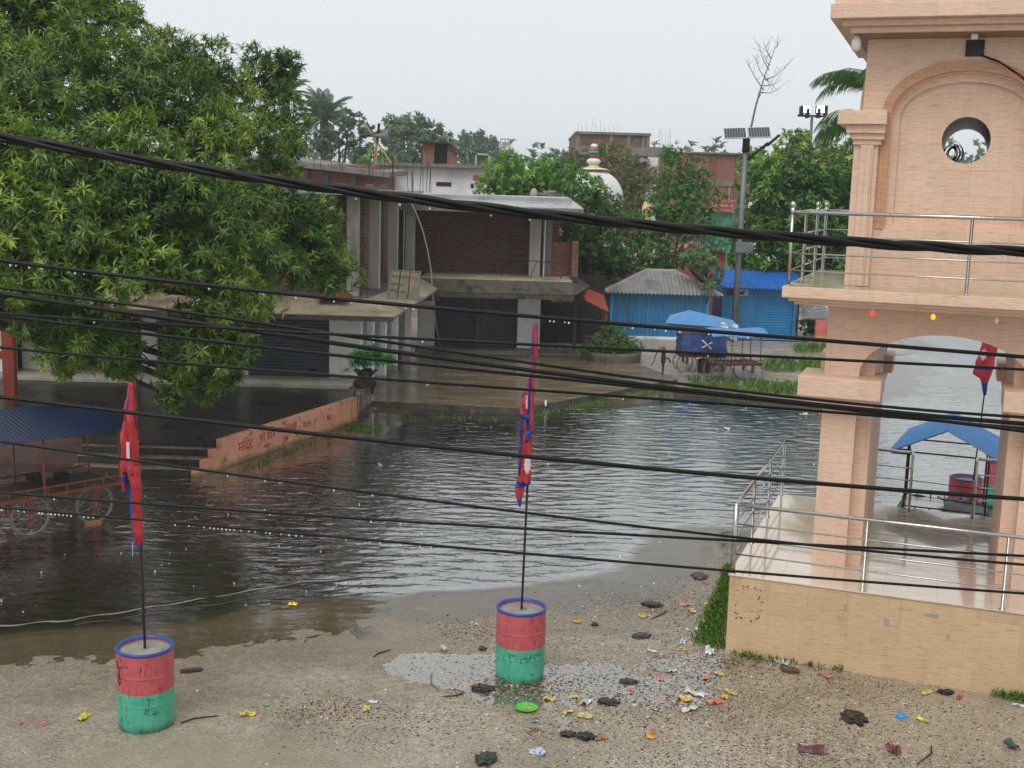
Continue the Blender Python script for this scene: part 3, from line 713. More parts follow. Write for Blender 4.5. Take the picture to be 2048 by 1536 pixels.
for (nm, u, v, col, s, ar, lab, cat) in [
    ('snack_wrapper', 168, 1436, '#c9bd3f', .24, .4, 'yellow snack wrapper lying left of the left barrel', W_),
    ('plastic_scrap', 88, 1448, '#d05a86', .1, .6, 'pink plastic scrap near the bottom left corner, right one of two', 'scrap'),
    ('plastic_scrap', 42, 1447, '#c24a74', .07, .6, 'tiny pink plastic scrap nearest the left edge of the gravel', 'scrap'),
    ('snack_wrapper', 494, 1431, '#c8b944', .2, .4, 'pale yellow wrapper on wet gravel right of the left barrel', W_),
    ('plastic_scrap', 533, 1411, '#4aa978', .1, .5, 'small green plastic scrap above the pale yellow wrapper', 'scrap'),
    ('plastic_bag', 586, 1204, '#e0bf2a', .14, .7, 'crumpled bright yellow bag in shallow water at the shoreline', 'bag'),
    ('paper_packet', 746, 1405, '#d6d2de', .12, .5, 'small white packet above a yellow card on open gravel', 'packet'),
    ('paper_card', 733, 1418, '#cdbb58', .14, .6, 'yellow card just below the small white packet on open gravel', 'card'),
    ('snack_carton', 828, 1312, '#b9b85a', .12, .7, 'yellow green carton left of the white paper cup', 'carton'),
    ('paper_scrap', 942, 1370, '#c99a5a', .11, .6, 'orange scrap touching the black bag left of the right barrel', 'scrap'),
    ('paper_card', 1100, 1398, '#c9b65c', .16, .5, 'yellow card at the puddle edge just right of the green tray', 'card'),
    ('snack_wrapper', 1150, 1393, '#c8b44e', .13, .8, 'folded yellow wrapper on the puddle left of a white packet', W_),
    ('paper_packet', 1173, 1404, '#cfd0ce', .2, .5, 'white packet on a dark pouch beside the wide puddle', 'packet'),
    ('paper_card', 1136, 1424, '#d0bb72', .15, .6, 'cream yellow card below the folded yellow wrapper', 'card'),
    ('paper_card', 1170, 1433, '#bdb07a', .2, .5, 'dull cream card stretched across the leaf crumbs', 'card'),
    ('paper_scrap', 1260, 1378, '#c87078', .13, .6, 'red pink scrap floating in the middle of the puddle', 'scrap'),
    ('paper_scrap', 1320, 1356, '#cf7f8c', .13, .7, 'light pink scrap on the far side of the puddle', 'scrap'),
    ('paper_card', 1390, 1387, '#d3d1cd', .26, .35, 'long white card on the right half of the puddle', 'card'),
    ('paper_card', 1345, 1341, '#cfd2d0', .14, .4, 'short white card at the far rim of the puddle', 'card'),
    ('paper_sheet', 1376, 1420, '#c9c6c0', .25, .5, 'crumpled white sheet below the long white card', 'paper'),
    ('snack_wrapper', 1370, 1397, '#c7b260', .2, .6, 'yellow wrapper just left of the long white card', W_),
    ('snack_wrapper', 1449, 1394, '#cda64e', .13, .7, 'orange yellow wrapper where puddle meets brown gravel', W_),
    ('paper_card', 1462, 1385, '#b5a56c', .2, .35, 'khaki strip of card above the orange yellow wrapper', 'card'),
    ('snack_wrapper', 1438, 1348, '#c9b04a', .14, .4, 'thin yellow wrapper in front of the plinth corner', W_),
    ('paper_scrap', 1411, 1354, '#cc8a66', .15, .6, 'salmon coloured scrap left of the thin yellow wrapper', 'scrap'),
    ('paper_scrap', 1430, 1405, '#c97a56', .22, .5, 'orange paper beside a dark clump right of the puddle', 'scrap'),
    ('newspaper', 1420, 1304, '#cdd5d8', .25, .5, 'blue and white newspaper at the foot of the grass', 'newspaper'),
    ('paper_packet', 1305, 1303, '#cfd6dc', .14, .4, 'pale blue packet alone above the puddle', 'packet'),
    ('snack_wrapper', 1367, 1298, '#cdb957', .15, .4, 'yellow wrapper left of the blue and white newspaper', W_),
    ('paper_packet', 1366, 1284, '#b8cbd4', .15, .5, 'light blue packet just above the yellow wrapper by the grass', 'packet'),
    ('plastic_bag', 1155, 1240, '#c99d30', .13, .8, 'golden yellow bag right of the right barrel', 'bag'),
    ('plastic_bag', 1285, 1230, '#c9a94e', .15, .7, 'yellow bag in the heap of black leaves', 'bag'),
    ('plastic_scrap', 1413, 1163, '#c04a52', .1, .8, 'red scrap at the top end of the grass strip', 'scrap'),
    ('snack_wrapper', 1416, 1204, '#c3bb66', .15, .5, 'pale yellow wrapper on the grass beside the plinth', W_),
    ('snack_wrapper', 1405, 1247, '#cfc445', .2, .3, 'bright yellow wrapper on the lower grass edge', W_),
    ('paper_packet', 1398, 1259, '#d5dadb', .1, .9, 'small white packet under the bright yellow wrapper', 'packet'),
    ('paper_scrap', 1372, 1206, '#d08a8a', .16, .6, 'pink white scrap among the black leaves by the grass', 'scrap'),
    ('paper_scrap', 1384, 1219, '#c4b55f', .2, .5, 'mustard paper under the pink white scrap', 'scrap'),
    ('paper_card', 1564, 1327, '#c8cfce', .22, .5, 'white printed card below the tower plinth', 'card'),
    ('paper_scrap', 1650, 1352, '#b46a62', .2, .5, 'reddish scrap left of the brown beer bottle', 'scrap'),
    ('snack_wrapper', 1853, 1388, '#c2bb55', .2, .35, 'yellow green wrapper left of the right hand black bag', W_),
    ('plastic_scrap', 1918, 1397, '#b5533a', .16, .4, 'orange red scrap touching the right hand black bag', 'scrap'),
    ('snack_wrapper', 1846, 1443, '#c9c350', .16, .4, 'lemon wrapper curled on gravel right of the blue cup', W_),
    ('plastic_bag', 1455, 855, '#c7cccf', .2, .9, 'white plastic bag floating in mid street', 'bag'),
    ('plastic_bag', 1607, 827, '#c2c8ce', .28, .6, 'white plastic bag floating beside the tower pillar', 'bag'),
    ('paper_scrap', 760, 928, '#b9bcbc', .3, .2, 'pale strip floating off the inscribed pink wall', 'scrap'),
    ('rag', 1622, 1503, '#5c2730', .3, .5, 'maroon rag lying left of centre in the brown gravel', 'rag'),
    ('rag', 1786, 1503, '#6e2f38', .26, .4, 'wine red rag right of the black dung patch', 'rag'),
    ('rag', 2022, 1494, '#2f5d52', .28, .4, 'teal and red rag at the lower right edge', 'rag'),
    ('paper_packet', 2036, 1412, '#c9cdd0', .14, .5, 'white packet at the right edge under the grass', 'packet'),
    ('paper_scrap', 1202, 1478, '#b07f5c', .18, .5, 'brown card right of the twin black bags', 'scrap'),
    ('plastic_scrap', 1300, 1472, '#c9904e', .2, .5, 'orange wrapper lower right of the twin black bags', 'scrap'),
    ('plastic_scrap', 1068, 1444, '#4a7cc0', .08, .6, 'small blue scrap below the green tray', 'scrap'),
]:
    litter(nm, u, v, lab, cat, sheet(s, ar), lm(col), 'scraps of litter on the wet ground')
for (nm, u, v, s, fl, lab, cat, col) in [
    ('black_bag', 965, 1377, .3, .35, 'crumpled black bag left of the right barrel', 'bag', '#121213'),
    ('black_bag', 1136, 1470, .2, .4, 'left one of twin black bags near the bottom edge', 'bag', '#101011'),
    ('black_bag', 1172, 1476, .24, .45, 'right one of twin black bags near the bottom edge', 'bag', '#101012'),
    ('black_bag', 1216, 1404, .28, .3, 'flat black bag beside a tan card below the puddle', 'bag', '#141312'),
    ('black_bag', 1440, 1214, .2, .5, 'black bag tucked in the grass against the plinth', 'bag', '#15171b'),
    ('black_bag', 1892, 1388, .22, .4, 'black bag on brown gravel under the plinth, right side', 'bag', '#131212'),
    ('black_cloth', 1258, 1362, .24, .3, 'dark wet cloth lying in the puddle', 'cloth', '#1f2420'),
    ('black_cloth', 1282, 1272, .3, .18, 'flat black cloth above the puddle', 'cloth', '#23262a'),
    ('leaf_heap', 1305, 1206, .34, .25, 'largest heap of black wet leaves near the plinth', 'leaf heap', '#1c1512'),
    ('leaf_heap', 1400, 1148, .4, .15, 'dark leaf heap at the waterline by the tower railing', 'leaf heap', '#3a1f1e'),
    ('leaf_heap', 1190, 1246, .15, .4, 'small black leaf heap right of the golden yellow bag', 'leaf heap', '#1e1613'),
    ('leaf_heap', 965, 1297, .15, .4, 'dark brown leaf clump just left of the right barrel', 'leaf heap', '#241813'),
    ('dung_patch', 1706, 1436, .34, .18, 'black dung patch spread on the brown gravel', 'dung', '#1a1310'),
    ('clay_lump', 1580, 1343, .2, .4, 'round brown lump beside the white printed card', 'lump', '#5c3f2a'),
    ('crushed_can', 1076, 1507, .15, .6, 'crushed white and blue can at the bottom edge', 'can', '#b9c0cc'),
    ('blue_cup', 1802, 1434, .13, .6, 'sky blue paper cup right of the black dung patch', 'cup', '#4a9ad0'),
    ('shoe', 972, 1522, .26, .35, 'black shoe with green trim at the bottom edge', 'shoe', '#22281f'),
    ('brick_chunk', 944, 820, .2, .7, 'left orange brick chunk under the platform edge', 'brick', '#94604a'),
    ('brick_chunk', 982, 820, .18, .7, 'right orange brick chunk under the platform edge', 'brick', '#9a5f4a'),
]:
    litter(nm, u, v, lab, cat, clump(s * (.72 if nm in ('black_bag', 'leaf_heap', 'black_cloth') else .92), fl * .85), lm(col, .4), 'black bags dropped on the gravel' if nm == 'black_bag' else ('wet leaf heaps' if nm == 'leaf_heap' else ('brick chunks under the platform edge' if nm == 'brick_chunk' else None)))
bits = [lm(c) for c in ('#c4b45a', '#cfcac0', '#b8636a', '#3f7f8a', '#1c1b1c', '#4c8a5c', '#b9793f')]
def samp_bits():
    c = R.choice([(1380, 1230, 45, 55), (1390, 1400, 60, 20), (1250, 1440, 110, 30), (1150, 1400, 60, 25), (1650, 1400, 180, 60), (1300, 1300, 90, 50), (700, 1440, 250, 50), (1400, 1200, 20, 40)]); return R.gauss(c[0], c[2]), max(1150, R.gauss(c[1], c[3]))
chips('litter_bits', 800, samp_bits, .008, .03, bits, [.2, .3, .12, .07, .17, .07, .07], .12)
def stick(L, r=.008, bend=.1):
    return MB().tube([(-L / 2, 0, r), (-L / 6, bend * L, r * 1.5), (L / 5, bend * L * .6, r * 1.3), (L / 2, 0, r)], [r, r * 1.1, r, r * .6], 6)
for (u, v, L, c, lab) in [(870, 1362, .5, '#7a5636', 'orange brown stick lying in the puddle left of the right barrel'), (905, 1390, .25, '#2e221c', 'short black twig below the orange brown stick'),
                          (765, 1305, .3, '#33241c', 'bent dark twig at the shoreline left of the white cup'), (1848, 1512, .5, '#2c1f18', 'straight dark stick in the lower right gravel'),
                          (400, 1440, .4, '#1e1a17', 'black stick right of the foot of the left barrel'), (1318, 1226, .45, '#33221b', 'dark stick crossing the black leaf heap')]:
    litter('stick', u, v, lab, 'stick', stick(L), lm(c, .6), 'sticks and twigs on the gravel')
# paper cup, green tray, bottle, sandal, plank
litter('paper_cup', 888, 1299, 'white paper cup tipped over on gravel', 'cup', MB().lathe([(.025, -.045), (.036, .045), (.034, .045), (.024, -.04)], (0, 0, .036), 14, axis='x'), lm('#c9c6c0'), smooth=True)
p = on_ground(1053, 1417); tray = thing('plastic_tray', 'bright green plastic tray beside the right barrel', 'tray', (p.x, p.y, p.z), .5)
MB().lathe([(.09, .0), (.12, .025), (.13, .028), (.118, .02), (.088, .006)], (0, 0, 0), 18).build('dish', lm('#4db83c'), tray, smooth=True)
MB().box(-.05, .05, -.03, .03, .008, .012).build('sticker', lm('#c2a05a'), tray)
p = on_ground(1750, 1341); bo = thing('beer_bottle', 'dark brown beer bottle lying at the foot of the plinth', 'bottle', (p.x, p.y, p.z + .035), math.radians(-18))
bm_ = MB().lathe([(.0, -.13), (.034, -.13), (.036, -.12), (.036, .03), (.03, .06), (.015, .09), (.013, .13), (.016, .135), (0, .135)], (0, 0, 0), 18, axis='x'); bm_.build('glass', plain('brown_glass', '#24100a', .12), bo, smooth=True)
MB().lathe([(.0368, -.085), (.0368, -.01)], (0, 0, 0), 18, axis='x').build('label', plain('bottle_label', '#3a1512', .5), bo, smooth=True)
lt = MB()
for (a, b, c_, d) in [(-.08, -.068, -.02, .018), (-.062, -.036, -.012, .02), (-.03, -.02, -.018, .008), (.07, .08, -.008, .008)]:
    lt.box(a, b, c_, d, .0345, .0375)
lt.build('lettering', M['letter_white'], bo)
litter('sandal', 382, 1339, 'dark grey sandal left on gravel right of the left barrel', 'sandal', MB().prism([(-.12, -.03), (-.05, -.04), (.1, -.045), (.13, 0), (.1, .045), (-.05, .04), (-.12, .03)], 0, .025), lm('#2b2e33'))
litter('wood_plank', 285, 1041, 'pale broken plank floating behind the left flagpole', 'plank', MB().box(-.2, .2, -.05, .05, 0, .02), lm('#8a6f50'))

# ------------------------------------------------------------------ gate tower (local frame: x along the front, y going back, z up)
tw = thing('gate_tower', 'peach tiled gate tower with arched passage, railed balcony and round opening', 'gate tower', (TA.x, TA.y, 0), TROT)
PH = 1.04; XC = 2.26
base = MB().box(0, 4.54, 0, 4.39, -.3, PH - .006).build('plinth', M['tile_low'], tw, bevel=.012)
MB().box(-.015, 4.555, -.015, 4.405, PH - .006, PH + .012).build('plinth_floor', M['cream'], tw, bevel=.004)
def cut(xa, xb, z0, z1, hw, zs, rise, zb=None, n=28, xc=XC):
    """front outline: rectangle xa..xb, z0..z1 with an arch opening (half width hw, springing zs, rise) reaching down to zb (or open at the bottom)"""
    arc = [(xc + hw * math.cos(math.pi * i / n), zs + rise * math.sin(math.pi * i / n) ** 0.92) for i in range(n + 1)]   # right to left
    if zb is None:
        return [(xa, z0), (xa, z1), (xb, z1), (xb, z0), (xc + hw, z0)] + arc + [(xc - hw, z0)]
    return None
def halves(m, xa, xb, z0, z1, y0, y1, arcf, zb, hw, xc=XC, mi=0):
    """solid panel with a closed opening, built as two halves meeting on the centre line"""
    for sgn in (-1, 1):
        xe = xa if sgn < 0 else xb
        pts = [(xe, z0), (xe, z1), (xc, z1)] + [(xc + sgn * a, z) for a, z in arcf] + [(xc, z0)]
        m.prism_xz(pts, y0, y1, mi)
    return m
# pillars: front and back pair, ledges, passage walls
for s in (-1, 1):
    pil = MB()
    def bx(a, b, *r):
        x0, x1 = (XC + s * a, XC + s * b); pil.box(min(x0, x1), max(x0, x1), *r)
    bx(.96, 1.37, .77, 1.0, PH + .012, 4.40)       # front pilaster
    bx(.79, 1.25, 1.0, 3.3, PH + .012, 3.9)        # passage wall
    bx(.98, 1.35, 3.3, 3.5, PH + .012, 3.9)
    pil.build('pillar', M['tile'], tw, bevel=.006)
for s in (-1, 1):
    for (ya, yb) in ((.46, 1.3), (3.1, 3.8)):
        led = MB(); x0, x1 = XC + s * .68, XC + s * 1.65; led.box(min(x0, x1), max(x0, x1), ya, yb, 3.26, 3.5)
        x0, x1 = XC + s * .76, XC + s * 1.55; led.box(min(x0, x1), max(x0, x1), ya + .1, yb - .1, 3.15, 3.26)
        led.build('capital', M['tile'], tw, bevel=.008)
fa = MB(); fa.prism_xz(cut(XC - .96, XC + .96, 3.5, 4.44, .985 - .02, 3.56, .52), .772, 1.0)
fa.v, fa.f, fa.m = [], [], []
arcp = [(XC + .96 * math.cos(math.pi * i / 30), 3.54 + .53 * math.sin(math.pi * i / 30)) for i in range(31)]
fa.prism_xz([(XC - 1.372, 3.5), (XC - 1.372, 4.44), (XC + 1.372, 4.44), (XC + 1.372, 3.5), (XC + .962, 3.5)] + arcp + [(XC - .962, 3.5)], .768, 1.03)
arcb = [(XC + .79 * math.cos(math.pi * i / 30), 3.5 + .62 * math.sin(math.pi * i / 30)) for i in range(31)]
fa.prism_xz([(XC - 1.352, 3.45), (XC - 1.352, 4.44), (XC + 1.352, 4.44), (XC + 1.352, 3.45), (XC + .80, 3.45)] + arcb + [(XC - .80, 3.45)], 3.26, 3.52)
fa.box(XC - 1.3, XC - .786, 1.031, 3.259, 3.9, 4.44); fa.box(XC + .786, XC + 1.3, 1.031, 3.259, 3.9, 4.44)
fa.build('arch_wall', M['tile'], tw)
# balcony slab with stepped edge
sl = MB()
sl.box(.40, 4.12, .10, 3.97, 4.47, 4.60); sl.box(.47, 4.05, .17, 3.90, 4.425, 4.47); sl.box(.53, 3.99, .23, 3.84, 4.385, 4.425)
sl.build('balcony_slab', M['tile'], tw, bevel=.006)
MB().box(.43, 4.09, .13, 3.94, 4.601, 4.607).build('balcony_floor', plain('algae_stained_floor', '#b3a988', .1, 0, .25, 3, .1, dirt='#7f7850', dirt_amt=.5), tw)
# upper storey
up = MB()
BZ, TZ = 4.60, 7.56
L0, L1 = XC - 1.14, XC + 1.14
def arch_half(hw, zs, rise, zb, n=22): return [(0, zs + rise)] + [(hw * math.sin(math.pi / 2 * i / n), zs + rise * math.cos(math.pi / 2 * i / n)) for i in range(1, n + 1)] + [(hw, zb), (0, zb)]
halves(up, L0, L1, BZ, TZ, .77, .83, arch_half(.91, 6.66, .58, 5.30), 5.30, .91)
halves(up, L0, L1, BZ, TZ, .83, .885, arch_half(.80, 6.63, .47, 5.36), 5.36, .80)
halves(up, L0, L1, BZ, TZ, .885, .94, arch_half(.72, 6.61, .40, 5.36), 5.36, .72)
HR = .268; HX, HZ = XC + .03, 6.35
hole = [(0, HZ + HR)] + [(HR * math.sin(math.pi * i / 28), HZ + HR * math.cos(math.pi * i / 28)) for i in range(1, 28)] + [(0, HZ - HR)]
halves(up, L0, L1, BZ, TZ, .94, 1.02, hole, 0, 0, xc=HX); halves(up, L0, L1, BZ, TZ, 2.9, 3.42, hole, 0, 0, xc=HX)
up.build('upper_wall', M['tile'], tw)
MB().box(L0 + .001, L0 + .06, 1.02, 2.9, BZ, TZ).box(L1 - .06, L1 - .001, 1.02, 2.9, BZ, TZ).build_each('side_wall', M['tile'], tw)
hl = MB(); hl.lathe([(HR + .0, .945), (HR + .0, 3.40), (HR + .03, 3.40), (HR + .03, .945), (HR, .945)], (HX, 0, HZ), 40, axis='y', caps=False)
hl.build('opening_lining', M['tile_shaded'], tw, smooth=False)
# proud band of radial tiles round the arch
bd = MB(); N_ = 44
def band_pt(hw, zs, rise, t):   # t 0..1 from left foot over the top to right foot
    if t < .25: return (XC - hw, 5.30 + (zs - 5.30) * t / .25)
    if t > .75: return (XC + hw, 5.30 + (zs - 5.30) * (1 - t) / .25)
    a = math.pi * (1 - (t - .25) / .5); return (XC + hw * math.cos(a), zs + rise * math.sin(a))
rows_o = [band_pt(.915, 6.66, .585, i / N_) for i in range(N_ + 1)]; rows_i = [band_pt(.815, 6.64, .485, i / N_) for i in range(N_ + 1)]
bd.grid([[(a[0], .755, a[1]) for a in rows_o], [(a[0], .748, a[1]) for a in rows_i], [(a[0], .83, a[1]) for a in rows_i]])
bd.grid([[(a[0], .771, a[1]) for a in rows_o], [(a[0], .755, a[1]) for a in rows_o]])
o = bd.build('arch_band', tile_mat('band_tile', '#a67759', '#c79775', '#8c6146', jw=.2, jh=.11, grime_amt=.08), tw)
# pilasters with capitals
for s in (-1, 1):
    pl_ = MB(); cp = MB()
    def bp(mm, a, b, *r):
        x0, x1 = (XC + s * a, XC + s * b); mm.box(min(x0, x1), max(x0, x1), *r)
    bp(pl_, .93, 1.21, .69, 1.1, 4.607, 6.29); bp(pl_, .98, 1.13, .655, .69, 4.607, 6.27); bp(pl_, 1.0, 1.06, .64, .655, 4.61, 6.25)
    bp(cp, .85, 1.40, .52, 1.5, 6.50, 6.66); bp(cp, .86, 1.30, .58, 1.4, 6.40, 6.50); bp(cp, .87, 1.24, .62, 1.3, 6.33, 6.40); bp(cp, .9, 1.22, .65, 1.2, 6.27, 6.33)
    pl_.build('pilaster', M['tile'], tw, bevel=.008); cp.build('pilaster_capital', M['tile'], tw, bevel=.008)
for s in (-1, 1):
    sa = MB()
    x = XC + s * 1.14; rows = []
    for q in (1.0, .86):
        rows.append([(x + s * (.07 if q == 1 else .07), 2.1 + .95 * q * math.cos(math.pi * i / 20), 6.6 + .6 * q * math.sin(math.pi * i / 20)) for i in range(21)])
    rows = [[(x + s * .0, p[1], p[2]) for p in rows[0]], rows[0], rows[1], [(x, p[1], p[2]) for p in rows[1]]]
    sa.grid(rows)
    sa.build('side_arch_band', M['tile'], tw)
# cornice
co = MB()
co.box(.95, 3.57, .30, 3.85, 7.50, 7.57); co.box(.86, 3.66, .22, 3.93, 7.57, 7.64); co.box(.74, 3.78, .10, 4.05, 7.64, 7.80); co.box(.78, 3.74, .14, 4.0, 7.80, 8.6)
co.build('cornice', M['tile'], tw, bevel=.008)
so = MB().box(1.0, 3.52, .35, 3.8, 7.485, 7.50); so.build('cornice_soffit', M['tile_shaded'], tw)
# square black outlet and its wire
vb = MB().box(XC - .06, XC + .14, .745, .80, 7.28, 7.46); vb.build('outlet_box', M['cabledrum'], tw)
MB().tube([(XC + .12, .74, 7.29), (XC + .3, .70, 7.22), (XC + .55, .62, 7.05), (XC + .9, .5, 6.72), (XC + 1.5, .4, 6.2)], .009, 6).tube([(XC + .1, .74, 7.29), (XC + .32, .69, 7.20), (XC + .56, .61, 7.02), (XC + .9, .49, 6.68), (XC + 1.5, .39, 6.15)], .006, 6).build('wire', M['cable'], tw)
# lamps under the eaves and the slab
def bulb(name, x, y, z, col, r=.026, label=None):
    b = MB().lathe([(.014, 0), (.016, -.02), (.012, -.035)], (x, y, z), 12).build(name, M['alu'], tw, smooth=True)
    g = MB().lathe([(.012, -.03), (r * .9, -.045), (r, -.062), (r * .85, -.08), (r * .45, -.092), (0.001, -.095)], (x, y, z), 16).build('bulb', M[col], b, smooth=True)
    if label: b['label'] = label
bulb('lamp', 1.43, .30, 4.385, 'bulb_red', label='lit red bulb'); bulb('lamp', 2.10, .30, 4.385, 'bulb_orange', label='lit orange bulb'); bulb('lamp', 2.78, .30, 4.385, 'bulb_white', label='unlit white bulb'); bulb('lamp', .72, .5, 4.385, 'bulb_white', .022, label='unlit white bulb')
MB().lathe([(.03, 0), (.032, -.03), (.02, -.04)], (1.02, .40, 7.485), 14).build('eave_lamp', M['alu'], tw, smooth=True)
MB().lathe([(.03, -.03), (.05, -.05), (.055, -.10), (.05, -.15), (.035, -.17), (.0, -.172)], (1.02, .40, 7.485), 18).build('lamp_glass', M['bulb_white'], tw, smooth=True)
MB().box(2.25, 2.32, .42, .48, 7.43, 7.485).build('junction_box', M['alu'], tw)
# railings (stainless tube): posts and rails each their own piece under the railing
def rail_run(par, pts, zb, hs, post_r=.019, top_r=.024, rr=.010, skip_last=False):
    for p in pts:
        MB().lathe([(.036, 0), (.036, .008), (post_r, .012), (post_r, hs[0])], (p[0], p[1], zb), 14).build('post', M['steel'], par, smooth=True)
    for i, h in enumerate(hs):
        m = MB().tube([(p[0], p[1], zb + h) for p in (pts[0], pts[-1])], top_r if i == 0 else rr, 10); m.build('top_rail' if i == 0 else 'rail', M['steel'], par, smooth=True)
hs = (.87, .63, .44, .25)
low = MB().lathe([(.03, 0), (.03, .9)], (.03, .03, PH), 8).build('lower_railing', M['steel'], tw, smooth=True); z0 = PH + .012
rail_run(low, [(.03, .03), (1.57, .03), (3.11, .03), (4.5, .03)], z0, hs)
rail_run(low, [(.03, .031), (.03, 1.45), (.03, 2.9), (.03, 4.34)], z0, hs)
rail_run(low, [(.031, 4.34), (1.0, 4.34), (1.92, 4.34)], z0, hs); rail_run(low, [(2.83, 4.34), (3.7, 4.34), (4.5, 4.34)], z0, hs)
# doubled inner post of the stair gap, bent handrails
for xx in (1.93, 2.82):
    MB().tube([(xx, 4.34, z0 + .87), (xx, 4.25, z0 + .9), (xx, 4.18, z0 + .82), (xx, 4.18, z0)], .02, 8).build('post', M['steel'], low, smooth=True)
uph = MB().lathe([(.02, 0), (.02, .87)], (.46, .16, 4.607), 10).build('balcony_railing', M['steel'], tw, smooth=True); z1 = 4.607
rail_run(uph, [(.46, .16), (2.43, .16), (4.06, .16)], z1, (.86, .59, .38, .18))
rail_run(uph, [(.46, .161), (.46, 1.5), (.46, 2.8), (.46, 3.9)], z1, (.86, .59, .38, .18))
rail_run(uph, [(4.06, .161), (4.06, 2.0), (4.06, 3.9)], z1, (.86, .59, .38, .18)); rail_run(uph, [(.461, 3.9), (2.2, 3.9), (4.05, 3.9)], z1, (.86, .59, .38, .18))
for (x, y) in ((.46, .16), (.46, 2.8), (.46, 3.9)):
    MB().lathe([(.024, .84), (.028, .86), (.028, .90), (.02, .905), (.03, .92), (.036, .945), (.03, .97), (.012, .985), (0, .986)], (x, y, z1), 16).build('ball_finial', M['steel'], uph, smooth=True)
# plinth dirt: a torn paper notice outline and chipped paint patches
nt_ = MB()
for i in range(60):
    a = R.random() ** 1.5; side = R.choice([0, 1, 1, 3, 2, 2]); x = .12 + .26 * (a if side % 2 == 0 else (side == 1)); z = .52 + .38 * (a if side % 2 else (side == 0))
    x += R.gauss(0, .02); z += R.gauss(0, .025); r = R.uniform(.002, .012); nt_.prism_xz([(x + r * math.cos(t) * R.uniform(.5, 1.3), z + r * math.sin(t) * R.uniform(.5, 1.4)) for t in [k * 1.05 for k in range(6)]], -.003, .0)
kind(nt_.build('torn_notice', M['letter_dark'], tw), 'stuff')
pt_ = MB()
for (x, z, w_, h_) in [(1.38, .8, .03, .07), (1.85, .68, .05, .1), (2.55, .62, .03, .07), (2.3, .86, .14, .04)]:
    pt_.prism_xz([(x, z), (x + w_, z - .01), (x + w_ * .9, z + h_), (x - .01, z + h_ * .9)], -.003, 0)
pt_.build_each('patch', plain('bare_patch', '#9a9488', .6, 0, .2, 20, .2), tw)

# coil of black cable resting in the round opening
cc = tl(HX - .165, 1.5, HZ - .14)
coil = MB()
for i in range(8):
    r = .10 + R.uniform(-.035, .03); ox = i * .016 - .03 + R.gauss(0, .01); tilt = R.uniform(-.9, .9)
    coil.tube([(ox + math.sin(k / 20 * 6.283) * .01 + tilt * r * math.cos(k / 20 * 6.283) * .2, r * math.cos(k / 20 * 6.283), r * 1.05 * math.sin(k / 20 * 6.283)) for k in range(21)], .006, 6)
coil.tube([(.3 * math.sin(k / 20 * 3.3), .05, .02 + .16 * math.cos(k / 20 * 3.3)) for k in range(21)], .003, 5)
o = coil.build('cable_coil', M['cable'], smooth=True); o.location = cc; o.rotation_euler = (0, 0, TROT + .9); tag(o, 'coil of black cable lying in the round opening of the gate tower', 'cable coil')

# ------------------------------------------------------------------ barrels with flagpoles
def sheet_rows(rows, cols_mat, parent, mats, thick=.004, name='flag'):
    m = MB(); m.grid(rows, mf=lambda i, j: cols_mat(i, j))
    o = m.build(name, mats, parent, smooth=True)
    so_ = o.modifiers.new('thick', 'SOLIDIFY'); so_.thickness = thick; so_.offset = 0
    return o
def interp_rows(keys, n):
    """keys: list of (z, [(x,y)...]) -> n smooth rows"""
    out_ = []; zs = [k[0] for k in keys]
    for i in range(n):
        z = zs[0] + (zs[-1] - zs[0]) * i / (n - 1); j = 0
        while j < len(keys) - 2 and zs[j + 1] > z: j += 1
        t = (zs[j] - z) / max(1e-6, zs[j] - zs[j + 1]); t = min(1, max(0, t))
        out_.append([(a[0] * (1 - t) + b[0] * t + R.gauss(0, .0022), a[1] * (1 - t) + b[1] * t + R.gauss(0, .004) + .022 * math.sin(z * 13 + a[0] * 60) + .012 * math.sin(z * 31 + a[0] * 90), z) for a, b in zip(keys[j][1], keys[j + 1][1])])
    return out_
